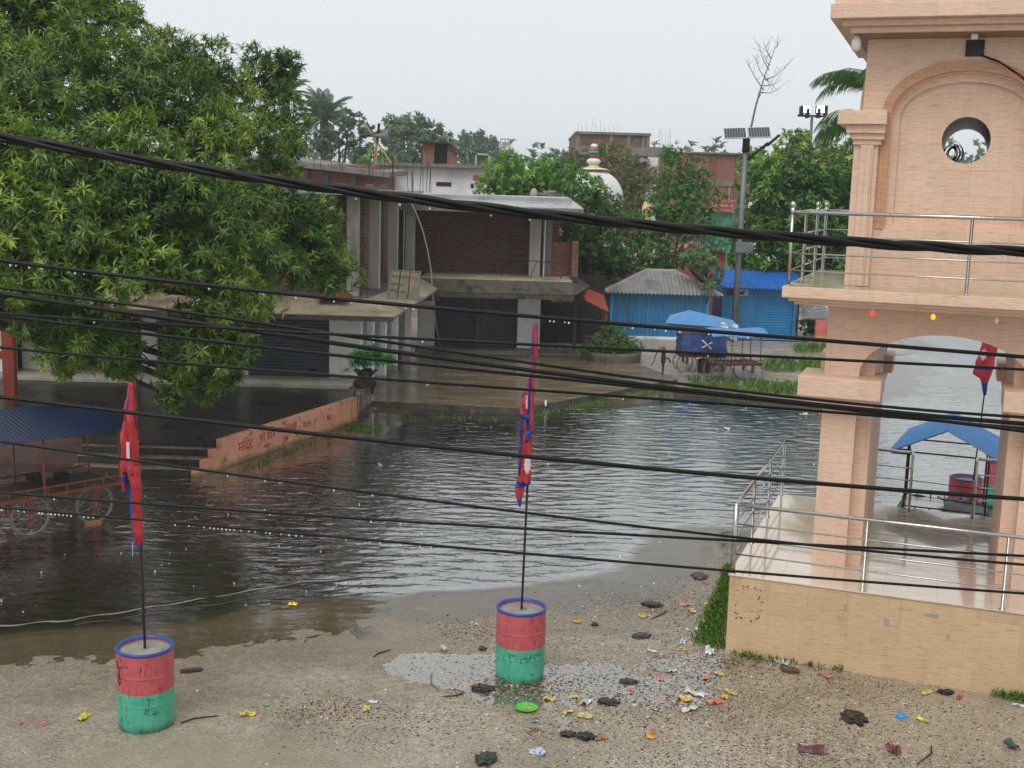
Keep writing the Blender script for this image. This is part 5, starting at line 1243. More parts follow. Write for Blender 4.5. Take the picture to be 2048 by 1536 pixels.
sh = MB(); A0, A1, B1_ = (-.2, -2.85), (5.15, -2.75), (5.55, -1.4)
sh.slab((A0[0], A0[1], zb), (A1[0], A1[1], zb), (5.04, -2.34, zt), (-.75, -2.34, zt), .12)
sh.slab((A1[0], A1[1], zb), (B1_[0] + .3, B1_[1] + 2.6, zb), (5.06, 3.9, zt), (5.04, -2.34, zt), .12)
sh.build('sunshade', M['conc_lip'], bb)
MB().box(A0[0], A1[0] - .05, A0[1] - .02, A0[1] + .05, zb - .17, zb - .02).build('sunshade_lip', M['conc_lip'], bb)
# upper floor: dark brick back wall, columns, open front
up3 = MB(); up3.box(-.35, 4.7, .8, 1.05, F1, 5.3); up3.build('brick_wall', M['brick_dark'], bb)
MB().box(-.6, -.35, .0, 4, F1, 5.3).build('side_wall', M['conc'], bb)
MB().box(.45 - ox, .83 - ox, -.5, -.15, F1, 5.3).build('column', M['conc_lite'], bb, bevel=.015); MB().box(.9 - ox, 1.22 - ox, .1, .45, F1, 5.3).build('column', M['conc'], bb, bevel=.015)
MB().box(1.0 - ox + .22, 1.98 - ox, .1, .3, F1, F1 + 1.15).build('parapet', M['brick_red'], bb); MB().box(1.9 - ox, 2.12 - ox, -.15, .35, F1, F1 + 1.2).build('parapet_pier', brick_mat('orange_lit_brick', '#8a6248', '#a07656', '#7d6a58', .3, .25, .09), bb)  # pier brick toned lighter orange, painting in the light on it
MB().tube([(.95 - ox, -.55, F1 + .02), (.97 - ox, -.2, F1 + 2.5)], .022, 6).build('bamboo_prop', M['alu'], bb)
# roof slab with sloped front sunshade
MB().box(-.6, 5.0, -.9, 8.5, 5.32, 5.46).build('roof_slab', M['conc_roof'], bb)
sh = MB(); sh.slab((-.9, -1.75, 5.14), (5.35, -1.75, 5.14), (4.9, -.2, 5.50), (-.6, -.2, 5.50), .11); sh.slab((5.35, -1.75, 5.14), (5.4, 5, 5.14), (4.9, 5, 5.50), (4.9, -.2, 5.50), .11)
sh.slab((-1.6, -2.6, 5.24), (-.9, -1.75, 5.16), (-.6, -.2, 5.52), (-1.2, -.2, 5.52), .11)
sh.build('roof_sunshade', M['conc_roof'], bb)
MB().box(-.85, 5.3, -1.78, -1.70, 4.94, 5.11).build('roof_lip', M['conc'], bb)
# things left on the ledge: bent rebar frame
fr = MB(); z = F1
fr.tube([(2.75, -1.2, z + .01), (2.95, -1.3, z + .62), (4.9, -1.3, z + .5), (4.7, -1.3, z + .01)], .016, 6).tube([(3.9, -1.3, z + .55), (3.7, -1.3, z + .01)], .014, 6)
o = fr.build('bent_rod_frame', M['rust_dark']); o.location = (ox, oy, 0); tag(o, 'bent steel rod frame standing on the first floor ledge of the back shop', 'rod frame')
rr_ = MB(); rods(rr_, [(5.0, -1.3, F1 - .1), (5.08, -1.2, F1 - .1), (5.15, -1.3, F1 - .1), (4.9, -1.15, F1 - .1), (-.55, -1.5, F1 - .1), (-.45, -1.6, F1 - .1)], .45, .7, .014); rr_.build_each('starter_bar', M['rust_dark'], bb)
# rounded dish and rubble on the roof edge
p = dp(1068, 378, 41.5)
MB().lathe([(.12, 0), (.14, .1), (.11, .22), (.05, .29), (0, .3)], (p.x - ox, p.y - oy, 5.46), 14).build('roof_pot', M['conc_lite'], bb, smooth=True)
o = clump(.5, .5).build('roof_rubble', M['conc']); o.parent = bb; o.location = (p.x - ox + .5, p.y - oy, 5.5)

# orange sheet awning on a wooden post, right end of the back shops
aw = thing('tin_awning', 'orange red corrugated awning on a wooden post beside the back shops', 'awning', (2.72, 40.2, 0))
o = corr(MB(), (-.35, -.3, 2.12), (.45, -.35, 1.75), (-.55, 1.3, 2.5), (.35, 1.3, 2.2), .09, .02).build('sheet', M['redtin'], aw); thicken(o)
MB().tube([(.33, -.2, -.1), (.36, -.2, 1.8)], .05, 8).tube([(.3, 1.2, -.1), (.33, 1.2, 2.2)], .05, 8).tube([(-.3, -.2, 2.05), (.42, -.25, 1.72)], .03, 6).build_each('post', M['wood'], aw)

# ------------------------------------------------------------------ kiosks
kx0, kx1 = dp(1222, 640, 46.2).x, dp(1412, 640, 46.2).x
k1_ = thing('market_kiosk', 'blue plank kiosk under a grey corrugated hip roof', 'kiosk', (kx0, 46.2, 0), group='blue market kiosks'); kw = kx1 - kx0
MB().box(-.1, kw + .1, -.15, 3.2, -.1, .25).build('footing', M['white'], k1_, bevel=.01)
m = MB(); nb = 22
for i in range(nb): m.box(kw * i / nb + .004, kw * (i + 1) / nb - .004, R.uniform(-.012, .004), .05, .25, 1.98)
m.box(-.02, kw + .02, .05, 3.0, .25, 1.98); m.build('wall', M['bluepaint'], k1_)
MB().box(-.05, .04, -.04, .06, .25, 1.98).box(kw - .02, kw + .07, -.04, .06, .25, 1.98).build('corner_post', plain('bright_blue', '#2f8fc8', .5), k1_)
e0, e1 = dp(1203, 580, 45.8), dp(1447, 583, 45.8); r0, r1 = dp(1292, 543, 47.6), dp(1352, 544, 47.6)
off = Vector((kx0, 46.2, 0)); ez, rz_ = 1.93, 2.72
E0 = Vector((e0.x, e0.y, ez)) - off; E1 = Vector((e1.x, e1.y, ez)) - off; R0 = Vector((r0.x, r0.y, rz_)) - off; R1 = Vector((r1.x, r1.y, rz_)) - off
o = corr(MB(), E0, E1, R0, R1, .15, .035, hipL=R0.x - E0.x, hipR=E1.x - R1.x).build('roof', M['asbestos'], k1_); thicken(o)
b0 = E0 + Vector((0, 3.6, 0)); b1_ = E1 + Vector((0, 3.6, 0))
MB().add([E0, R0, b0], [(0, 1, 2)]).add([E1, b1_, R1], [(0, 1, 2)]).quad(b1_, b0, R0, R1).build('roof_back', M['asbestos'], k1_)
cap = MB()
for a, b in ((E0, R0), (R0, R1), (R1, E1)):
    d = (b - a).normalized(); cap.add([a + Vector((0, -.04, .03)) + Vector((0, 0, -.07)) , b + Vector((0, -.06, .03)) + Vector((0, 0, -.05)), b + Vector((0, .0, .06)), a + Vector((0, .0, .06)), b + Vector((0, .08, .0)), a + Vector((0, .08, .0))], [(0, 1, 2, 3), (3, 2, 4, 5)])
cap.build('ridge_cap', M['pinkcap'], k1_)

kx0, kx1 = dp(1443, 640, 47.0).x, dp(1592, 640, 47.0).x; kw = kx1 - kx0
k2_ = thing('market_kiosk', 'blue tin kiosk with a roller shutter under a bright blue corrugated roof', 'kiosk', (kx0, 47.0, 0), group='blue market kiosks')
xa = dp(1511, 640, 47).x - kx0; xb = dp(1584, 640, 47).x - kx0
MB().box(0, xa - .06, 0, 2.4, .25, 2.35).box(xa - .06, kw, .12, 2.4, .25, 2.35).box(xb + .02, kw, -.02, .12, .25, 2.3).box(xa - .06, xa, -.02, .12, .25, 2.3).build('wall', M['bluepaint'], k2_)
slats(MB(), xa, xb + .02, .28, 2.15, .1, .1, .018).build('shutter', plain('blue_shutter', '#2a78a8', .4, .2, .12, 2, .05), k2_)
MB().box(-.1, kw + .1, -.05, 2.5, -.1, .25).build('footing', M['wood'], k2_)
MB().box(-.1, kw + .45, -.45, -.05, .20, .24).build('shelf', M['bluetin'], k2_)
MB().box(xa - .9, xa - .35, -.012, -.002, 1.86, 2.14).build('poster', plain('white_poster', '#9ab0bd', .5), k2_)
MB().box(.15, .5, -.012, -.002, 1.86, 2.1).build('poster', M['letter_dark'], k2_)
MB().prism_xz([(xa - .85, 1.92), (xa - .55, 1.9), (xa - .45, 2.05), (xa - .62, 2.02)], -.016, -.013).build('bird_sign', M['letter_dark'], k2_)
o = corr(MB(), (-.15, -.5, 2.22), (kw + .25, -.5, 2.18), (-.25, 1.9, 2.75), (kw + .35, 1.9, 2.72), .14, .03).build('roof', M['bluesheet'], k2_); thicken(o)
MB().tube([(0, -.45, 2.17), (kw, -.45, 2.14)], .03, 6).build('eave_batten', M['wood'], k2_)

# fence and painted wall beyond the kiosks
pf = dp(1600, 640, 47.5); f_ = thing('grille_fence', 'white diagonal grille fence right of the blue tin kiosk', 'fence', (pf.x, pf.y, 0))
m = MB()
for i in range(-8, 16):
    m.tube([(i * .12, 0, .95), (i * .12 + 1.3, 0, 1.95)], .008, 4)
    m.tube([(-.1, .01, 1.0 + i * .06 + .5), (1.4, .01, 1.0 + i * .06 + .5)], .008, 4)
m.build('mesh_panel', M['letter_white'], f_)
MB().box(-.12, -.07, -.03, .03, 0, 2.0).box(1.35, 1.4, -.03, .03, 0, 2.0).build_each('post', M['rust'], f_)
wl = thing('painted_wall', 'low wall painted pink above yellow right of the kiosks', 'wall', (pf.x + .42, 46.6, 0))
MB().box(0, 1.1, 0, .2, .42, 1.02).build('upper_band', M['pinkpaint'], wl); MB().box(0, 1.1, 0, .2, -.1, .42).build('lower_band', M['yellowpaint'], wl)

# ------------------------------------------------------------------ buildings further back
def P60(u, v, Y): return dp(u, v, Y)
def fb(name, label, cat, u, Y): 
    c = dp(u, 400, Y); return thing(name, label, cat, (c.x, Y, 0), group='unfinished houses beyond the shops'), c.x
# white house with brick stair hut
Y = 58; wh, bx0 = fb('plastered_house', 'white plastered house with a brick stair hut on its flat roof', 'house', 760, Y)
X = lambda u: dp(u, 400, Y).x - bx0
Zz = lambda v, u=850: dp(u, v, Y).z
MB().box(X(752), X(985), 0, 7, 0, Zz(334)).build('wall', M['white_clean'], wh)
MB().box(X(745), X(1000), -.5, 7.2, Zz(334), Zz(327)).build('roof_slab', M['conc'], wh)
wd = MB().box(X(872), X(902), -.03, .0, Zz(372, 880), Zz(364, 880)); wd.build('window', M['rust_dark'], wh)
MB().box(X(941), X(947), -.03, 0, Zz(376, 940), Zz(367, 940)).build('window', M['rust_dark'], wh)
MB().box(X(945), X(965), -.02, 0, Zz(361, 940), Zz(350, 940)).build('red_sign_patch', M['pinkpaint'], wh)
hz0, hz1 = Zz(327, 870), Zz(284, 870)
ht = MB(); ht.box(X(843), X(866), .2, .4, hz0, hz1); ht.box(X(843), X(849), .4, 3, hz0, hz1); ht.prism_xz([(X(892), hz0), (X(912), hz0), (X(912), Zz(305, 905)), (X(897), Zz(290, 905)), (X(892), hz1)], .2, .4)
ht.build('stair_hut', M['brick_far'], wh); MB().box(X(866), X(892), .5, .6, hz0, hz1).build('door', M['iron_black'], wh)
MB().slab((X(836), -.1, hz1 + .02), (X(896), -.1, hz1 + .0), (X(896), 3, hz1 + .1), (X(836), 3, hz1 + .1), .08).slab((X(896), -.1, hz1), (X(921), -.1, Zz(306, 905)), (X(921), 3, Zz(306, 905)), (X(896), 3, hz1 + .1), .08).build('hut_roof', M['rust_dark'], wh)
MB().box(X(948), X(952), 0, .3, hz0, Zz(307, 950)).box(X(974), X(979), 0, .3, hz0, Zz(307, 950)).box(X(948), X(979), 0, .3, Zz(310, 950), Zz(306, 950)).build('door_surround', M['limegreen'], wh)
MB().box(X(952), X(974), .2, .3, hz0, Zz(311, 950)).build('roof_room', M['conc'], wh)
rr_ = MB()
for u in list(range(925, 1000, 10)): rods(rr_, [(X(u), R.uniform(.2, 2), hz0)], .6, 1.5, .02, .06)
rr_.build_each('starter_bar', M['rust_dark'], wh)
m = MB()
for i in range(4):
    z = Zz(300 - i * 7, 1005); m.box(X(997), X(1015), 0, .4, z, z + .06)
for u in (997, 1006, 1014): m.box(X(u), X(u) + .05, 0, .06, Zz(303, 1005), Zz(278, 1005))
m.build('roof_rack', M['alu'], wh)
# brick house left, with grey bracketed slab
Y = 50; bh, bx0 = fb('brick_house', 'raw brick house under a bracketed grey slab behind the mango tree', 'house', 600, Y)
X = lambda u: dp(u, 400, Y).x - bx0
MB().box(X(500), X(750), 0, 8, 0, Zz(334)).build('wall', M['brick_far'], bh)
s0, s1 = dp(590, 318, Y - .7).z, dp(780, 343, Y - .7).z
MB().slab((X(500), -.9, dp(500, 312, Y).z), (X(784), -.9, dp(784, 345, Y).z), (X(784), 7, dp(784, 340, Y).z + .1), (X(500), 7, dp(500, 305, Y).z + .1), .22).build('roof_slab', M['conc'], bh)
for u in (608, 650, 690, 735, 765):
    z = dp(u, 318 + (u - 590) * .14, Y).z; MB().prism([(X(u), -.85), (X(u) + .14, -.85), (X(u) + .14, 0), (X(u), 0)], z - .22, z - .05).build('bracket', M['conc_lite'], bh)
for u in (606, 646, 700): MB().box(X(u), X(u) + .22, -.08, 0, 0, dp(u, 330, Y).z).build('column', M['conc'], bh)
rr_ = MB()
for u in range(600, 790, 13): rods(rr_, [(X(u), R.uniform(0, 3), dp(u, 318 + (u - 590) * .13, Y).z)], .5, 1.3, .018, .05)
rr_.build_each('starter_bar', M['rust_dark'], bh)
# big brick block, upper right
Y = 88; b3, bx0 = fb('brick_apartment', 'unfinished red brick block with grey band behind the temple', 'apartment block', 1150, Y)
X = lambda u: dp(u, 400, Y).x - bx0
Zq = lambda v, u: dp(u, v, Y).z
MB().box(X(1148), X(1293), 0, 12, 0, Zq(269, 1200)).build('wall', M['brick_mix'], b3)
MB().box(X(1146), X(1296), -.2, 12.2, Zq(269, 1200), Zq(264, 1200)).build('roof_slab', M['conc'], b3)
for u in (1148, 1214, 1248, 1278, 1287): MB().box(X(u), X(u) + .25, -.1, .0, 0, Zq(269, 1200)).build('column', M['conc'], b3)
MB().box(X(1146), X(1328), -.6, -.1, Zq(312, 1250), Zq(295, 1250)).build('concrete_band', M['conc'], b3)
MB().box(X(1293), X(1330), 0, 9, 0, Zq(294, 1300)).build('lower_wing', M['brick_far'], b3)
MB().box(X(1290), X(1314), -.55, -.1, 0, Zq(313, 1300)).build('white_panel', M['white_clean'], b3)
o = corr(MB(), (X(1246), -2, Zq(325, 1265)), (X(1292), -2, Zq(325, 1265)), (X(1246), 0, Zq(312, 1265)), (X(1292), 0, Zq(312, 1265)), .5, .06).build('lean_to_roof', M['conc'], b3)
MB().box(X(1262), X(1275), -1.2, -.8, Zq(343, 1265), Zq(328, 1265)).build('water_tank', M['teal'], b3)
rr_ = MB()
for u in list(range(1152, 1235, 9)) + [1316, 1318, 1322, 1330, 1333, 1340]: rods(rr_, [(X(u), 1, Zq(264 if u < 1300 else 294, 1200))], .5, 1.3 if u < 1300 else 1.9, .03, .06)
rr_.build_each('starter_bar', M['conc_lite'], b3)
Y = 80; b4, bx0 = fb('brick_house', 'plain red brick house with a flat roof behind the solar lamp', 'house', 1350, Y)
X = lambda u: dp(u, 400, Y).x - bx0
MB().box(X(1340), X(1497), 0, 9, 0, Zq(308, 1430)).build('wall', M['brick_far'], b4); MB().box(X(1338), X(1500), -.3, 9.2, Zq(308, 1430), Zq(305, 1430)).build('roof_slab', M['conc'], b4)
MB().box(X(1340), X(1497), -.08, 0, Zq(372, 1430), Zq(362, 1430)).build('concrete_band', M['conc'], b4)
for u in (1418, 1467): MB().box(X(u), X(u) + .3, -.12, -.0, 0, Zq(310, 1430)).build('column', M['brick_red'], b4)
MB().box(X(1455), X(1459), -.14, -.1, Zq(405, 1455), Zq(375, 1455)).build('plaster_streak', M['conc_lite'], b4)
# pink balustrade terrace of the temple
Y = 66; tb, bx0 = fb('balustrade_terrace', 'pink balustrade above teal wall between the brick house and the solar lamp', 'terrace', 1425, Y)
X = lambda u: dp(u, 400, Y).x - bx0; Zt = lambda v: dp(1445, v, Y).z
MB().box(X(1418), X(1478), .2, 2, 0, Zt(424)).build('wall', M['teal'], tb); MB().box(X(1418), X(1478), -.15, .1, Zt(424), Zt(418)).box(X(1420), X(1478), -.1, .05, Zt(403), Zt(399)).build('rail', M['pinkpaint'], tb)
for i in range(7): MB().lathe([(.07, 0), (.13, .12), (.06, .24), (.1, Zt(403) - Zt(418))], (X(1424) + i * .27, 0, Zt(418)), 8).build('baluster', M['pinkpaint'], tb)

# temple dome with painted finial
Y = 62; td = dp(1182, 460, Y); te = thing('temple', 'white domed temple with a striped red and cream finial among the trees', 'temple', (td.x, Y, 0))
dr = abs(dp(1240, 400, Y).x - dp(1182, 400, Y).x); dz = dp(1182, 395, Y).z; dtop = dp(1182, 338, Y).z
prof = [(dr * 1.0, -2.6), (dr * 1.04, -1.2)] + [(dr * 1.06 * math.cos(a), (dtop - dz) * math.sin(a)) for a in [i * math.pi / 2 / 12 for i in range(12)]] + [(0, dtop - dz)]
MB().lathe(prof, (0, 0, dz), 40).build('dome', M['domewhite'], te, smooth=True)
MB().box(-2.4, 2.4, -1.9, 2.4, 0, dz - 2.0).build('sanctum_wall', M['domewhite'], te)
MB().box(-2.6, 2.6, -2.1, 2.6, dz - 2.0, dz - 1.7).build('eave_band', M['pinkpaint'], te)
zf = dtop - .05; k = (dp(1182, 270, Y).z - dtop)
fin = [('petal_base', M['domewhite'], [(.62, 0), (.66, .03), (.5, .09), (.3, .12)]), ('petal_trim', M['pinkpaint'], [(.60, -.04), (.68, -.01), (.62, .0)]),
       ('finial_neck', M['cream_yellow'], [(.36, .1), (.2, .2), (.17, .3)]), ('finial_bulb', M['domewhite'], [(.17, .28), (.27, .38), (.29, .46), (.24, .55), (.15, .6)]),
       ('finial_ring', M['redtin'], [(.14, .6), (.17, .65), (.17, .76), (.13, .8)]), ('finial_bulb', M['teal'], [(.12, .8), (.2, .88), (.2, .95), (.12, 1.02)]),
       ('finial_ring', M['pinkpaint'], [(.12, 1.0), (.17, 1.08), (.1, 1.15)]), ('finial_bulb', M['domewhite'], [(.09, 1.13), (.15, 1.2), (.14, 1.28), (.07, 1.36)]), ('finial_tip', M['redtin'], [(.06, 1.35), (.07, 1.42), (.02, 1.6), (0, 1.75)])]
kk = k / 1.75
for nm, mt, pr in fin: MB().lathe([(r * 1.25, z * kk) for r, z in pr], (0, 0, zf), 20).build(nm, mt, te, smooth=True)
p2b = dp(1294, 430, 60); sp_ = thing('shrine_spire', 'small cream spire with green stripes half hidden in foliage', 'shrine', (p2b.x, 60, 0)); z0 = dp(1294, 418, 60).z; z9 = dp(1294, 383, 60).z; h_ = z9 - z0
MB().lathe([(.28, -.6), (.27, 0), (.2, h_ * .3), (.1, h_ * .55)], (0, 0, z0), 16).build('spire', M['cream_yellow'], sp_, smooth=True); MB().lathe([(.1, h_ * .5), (.13, h_ * .62), (.07, h_ * .7)], (0, 0, z0), 14).build('spire_ring', M['teal'], sp_, smooth=True)
MB().lathe([(.06, h_ * .68), (.1, h_ * .8), (.03, h_ * .9), (0, h_)], (0, 0, z0), 12).build('spire_tip', M['domewhite'], sp_, smooth=True); MB().box(-.4, .4, -.4, .4, 0, z0 - .5).build('shrine_base', M['domewhite'], sp_)
# pink shed gables peeping through the trees
for (u, v, Y, wd, hh, lab) in [(1215, 545, 50, 1.0, 1.1, 'pink plastered shed behind the grey hip roof'), (1400, 505, 56, 1.2, .7, 'pink walled shed glimpsed behind the feathery tree'), (1185, 495, 55, 1.0, 1.2, 'pink and white shed deep in the dark tree')]:
    c = dp(u, v, Y); s_ = thing('garden_shed', lab, 'shed', (c.x, Y, 0)); MB().box(-wd, wd, 0, 2, 0, c.z).build('wall', M['pinkpaint'], s_)
    MB().slab((-wd * 1.2, -.3, c.z), (0, -.3, c.z + hh * .6), (0, 2.3, c.z + hh * .6), (-wd * 1.2, 2.3, c.z), .06).slab((0, -.3, c.z + hh * .6), (wd * 1.2, -.3, c.z), (wd * 1.2, 2.3, c.z), (0, 2.3, c.z + hh * .6), .06).build('roof', M['pinkpaint'], s_)

# orange painted post frame and whitewashed wall, far left
pw = gp(20, 762, LP); ww = thing('whitewashed_wall', 'whitewashed wall behind the orange frame at the left edge', 'wall', (-13.6, 30.6, LP)); MB().box(-3, .75, 0, .2, 0, 1.75).build('panel', M['white_clean'], ww)
pf = gp(22, 800, LP); of = thing('painted_frame', 'orange red timber frame standing on the platform at the left edge', 'frame', (pf.x, pf.y, LP))
MB().box(-.13, .13, -.1, .1, 0, 2.0).build('post', M['redtin'], of); MB().box(-3, -.13, -.07, .07, .95, 1.12).build('beam', M['redtin'], of); MB().box(-2, -1.8, -.1, .1, 0, 2.0).build('post', M['redtin'], of)

# ------------------------------------------------------------------ trees
def px_clumps(lst, Y0):
    """(u, v, dY, r_px, flat): clump centre seen at (u,v) at depth Y0+dY, radius in metres from its pixel radius there"""
    o = []
    for (u, v, dY, rp, fl) in lst:
        c = dp(u, v, Y0 + dY); r = rp / FOC * (Y0 + dY); o.append((tuple(c), (r, r * R.uniform(.85, 1.05), r * fl)))
    return o
def trunk_limbs(t, base, clumps, r0, forks=True, mat_=None):
    m = MB(); top = Vector((sum(c[0][0] for c in clumps) / len(clumps), sum(c[0][1] for c in clumps) / len(clumps), min(c[0][2] for c in clumps)))
    b = Vector(base); fork = b.lerp(top, .55); fork.z = b.z + (top.z - b.z) * .6
    m.tube([b, b.lerp(fork, .5) + Vector((.1, .05, 0)), fork], [r0 * 1.2, r0, r0 * .85], 10)
    o = m.build('trunk', mat_ or M['bark'], t, smooth=True); lb = MB()
    for c, r in clumps:
        e = Vector(c); mid = fork.lerp(e, .5) + Vector((R.gauss(0, .1), R.gauss(0, .1), -.15 * (e - fork).length * .5)); lb.tube([fork, mid, e], [r0 * .55, r0 * .32, r0 * .08], 6)
        for k in range(5):
            d = Vector((R.gauss(0, 1), R.gauss(0, 1), R.gauss(.3, .7))).normalized(); s = mid.lerp(e, R.uniform(.2, .9)); lb.tube([s, s + Vector((d.x * r[0], d.y * r[1], d.z * r[2])) * .8], [r0 * .14, r0 * .03], 4)
    lb.build('limbs', mat_ or M['bark'], t, smooth=True)
def tree(name, label, Y0, cl, base_uv, dens, k, L, W, mat, r0=.18, **kw):
    cl = px_clumps(cl, Y0); bx_ = dp(base_uv, 500, Y0 + .5).x
    t = thing(name, label, 'tree', (bx_, Y0 + .5, 0), group='trees behind the shops and kiosks')
    cl2 = [((c[0] - bx_, c[1] - Y0 - .5, c[2]), r) for c, r in cl]
    trunk_limbs(t, (0, 0, 0), cl2, r0); crown('crown', cl2, dens, k, L, W, mat, t, **kw); return t
# big mango at the left: trunk just outside the frame, crown reaching over the platform
mg = [(60, 60, 3, 110, .8), (190, 70, 2, 100, .85), (120, 170, 0, 120, .8), (250, 170, 1, 100, .9), (330, 120, 3, 70, .9), (400, 130, 3, 60, .9), (350, 210, 1, 85, .8), (450, 180, 3.5, 60, .9), (530, 150, 4.5, 55, 1.0),
      (575, 130, 4.5, 30, .9), (560, 235, 4.5, 60, 1.0), (500, 270, 3, 70, .9), (420, 270, 1, 80, .8), (560, 320, 4, 50, 1.0), (30, 280, 0, 110, .8), (150, 300, -1, 100, .8), (280, 300, -1, 90, .8), (40, 420, -1.5, 110, .7), (170, 430, -2, 100, .7), (300, 400, -1.5, 90, .75),
      (400, 380, -1, 80, .75), (490, 390, 1, 75, .75), (580, 420, 2.5, 60, .8), (630, 425, 3.5, 45, .85), (60, 540, -1, 90, .7), (170, 540, -1.5, 100, .7), (290, 520, -2, 90, .75), (400, 500, -1, 90, .8), (500, 500, .5, 80, .8), (600, 520, 2.5, 75, .85), (670, 545, 3, 55, .85),
      (640, 480, 3, 50, .8), (450, 590, -.5, 80, .9), (520, 600, .5, 40, 1), (110, 640, 0, 70, .9), (200, 660, -.5, 75, .9), (240, 720, 0, 45, .9), (130, 710, .5, 55, .8), (400, 680, -.5, 75, .95), (460, 690, .0, 60, 1.0), (350, 745, 0, 45, 1.0), (440, 745, .2, 50, .8), (345, 795, .1, 22, 1.1), (410, 785, .1, 28, .9), (70, 600, 0, 50, .8),
      (-60, 150, 1, 120, .9), (-70, 350, 0, 130, .9), (-80, 520, 0, 110, .8), (230, 20, 3, 50, .8), (-20, 0, 3, 110, .8), (120, -40, 3, 120, .6)]
YM = 21.5
mt = thing('mango_tree', 'huge leafy mango tree filling the upper left over the platform', 'tree', (-13.2, 23.5, LP))
cl = [((c[0] + 13.2, c[1] - 23.5, c[2] - LP), r) for c, r in px_clumps(mg, YM)]
m = MB(); m.tube([(0, 0, -.1), (.2, 0, 1.2), (.5, -.2, 2.6)], [.5, .42, .4], 14); m.build('trunk', M['bark'], mt, smooth=True)
lb = MB()
for c, r in cl:
    e = Vector(c); s = Vector((.5, -.2, 2.4)); mid = s.lerp(e, .5) + Vector((0, 0, .25 + .04 * (e - s).length)); q3 = s.lerp(e, .8) + Vector((0, 0, .2)); lb.tube([s, mid, q3, e], [.2, .11, .07, .03], 6)
    for k in range(9):
        d = Vector((R.gauss(0, 1), R.gauss(0, 1), R.gauss(.3, .7))).normalized(); s2 = q3.lerp(e, R.uniform(0, 1)); lb.tube([s2, s2 + Vector((d.x * r[0], d.y * r[1], d.z * r[2])) * .85], [.022, .007], 4)
lb.build('limbs', M['bark'], mt, smooth=True)
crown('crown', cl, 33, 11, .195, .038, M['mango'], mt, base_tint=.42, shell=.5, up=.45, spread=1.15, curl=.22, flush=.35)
# dark inner leaves so that the crown does not look hollow
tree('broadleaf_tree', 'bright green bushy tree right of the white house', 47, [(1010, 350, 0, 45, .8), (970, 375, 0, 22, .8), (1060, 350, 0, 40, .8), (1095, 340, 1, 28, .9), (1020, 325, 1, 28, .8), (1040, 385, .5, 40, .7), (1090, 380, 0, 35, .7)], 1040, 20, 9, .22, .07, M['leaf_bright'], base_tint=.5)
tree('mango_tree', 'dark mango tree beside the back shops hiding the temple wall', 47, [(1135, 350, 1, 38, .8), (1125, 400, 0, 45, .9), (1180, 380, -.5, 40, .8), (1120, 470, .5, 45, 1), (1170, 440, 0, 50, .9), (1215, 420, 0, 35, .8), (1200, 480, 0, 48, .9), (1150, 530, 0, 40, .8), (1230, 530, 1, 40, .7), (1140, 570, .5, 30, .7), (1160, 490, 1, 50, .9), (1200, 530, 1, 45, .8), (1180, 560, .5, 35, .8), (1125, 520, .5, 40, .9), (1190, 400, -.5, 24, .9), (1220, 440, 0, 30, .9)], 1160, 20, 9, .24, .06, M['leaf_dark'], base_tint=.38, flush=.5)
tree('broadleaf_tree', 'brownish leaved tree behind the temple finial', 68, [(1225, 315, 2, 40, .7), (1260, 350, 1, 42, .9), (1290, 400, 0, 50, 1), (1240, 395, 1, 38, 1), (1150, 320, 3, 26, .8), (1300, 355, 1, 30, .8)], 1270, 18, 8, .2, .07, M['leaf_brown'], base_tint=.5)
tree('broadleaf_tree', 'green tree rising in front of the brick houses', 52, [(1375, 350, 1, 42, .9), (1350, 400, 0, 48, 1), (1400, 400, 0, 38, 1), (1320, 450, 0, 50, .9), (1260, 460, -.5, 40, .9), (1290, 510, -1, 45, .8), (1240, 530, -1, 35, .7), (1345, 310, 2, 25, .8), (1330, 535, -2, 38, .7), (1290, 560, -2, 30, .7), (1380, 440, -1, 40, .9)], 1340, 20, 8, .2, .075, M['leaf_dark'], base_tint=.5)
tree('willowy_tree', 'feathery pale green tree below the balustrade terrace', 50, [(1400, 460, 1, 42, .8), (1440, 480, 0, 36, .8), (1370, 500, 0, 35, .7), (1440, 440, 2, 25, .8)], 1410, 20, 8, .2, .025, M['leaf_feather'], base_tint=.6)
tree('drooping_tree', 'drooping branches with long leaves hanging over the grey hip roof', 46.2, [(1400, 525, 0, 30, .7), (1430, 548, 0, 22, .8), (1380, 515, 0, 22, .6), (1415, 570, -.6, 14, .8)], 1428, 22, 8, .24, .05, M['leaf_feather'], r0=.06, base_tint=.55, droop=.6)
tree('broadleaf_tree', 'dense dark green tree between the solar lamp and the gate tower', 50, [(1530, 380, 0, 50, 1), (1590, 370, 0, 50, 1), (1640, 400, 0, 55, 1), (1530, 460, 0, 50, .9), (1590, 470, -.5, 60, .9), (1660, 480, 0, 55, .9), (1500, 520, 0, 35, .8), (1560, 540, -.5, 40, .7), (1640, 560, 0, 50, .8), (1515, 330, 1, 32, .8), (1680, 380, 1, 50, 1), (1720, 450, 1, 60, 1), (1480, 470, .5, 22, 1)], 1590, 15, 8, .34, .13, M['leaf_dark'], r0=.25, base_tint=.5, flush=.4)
tree('broadleaf_tree', 'yellow green tree behind the floodlight mast', 58, [(1590, 300, 0, 35, .8), (1560, 330, 0, 30, .8), (1640, 320, 0, 38, .8), (1690, 310, 0, 40, .8), (1600, 275, .5, 18, .8), (1720, 330, 0, 40, .8)], 1650, 18, 8, .26, .11, M['leaf_yellow'], base_tint=.55)
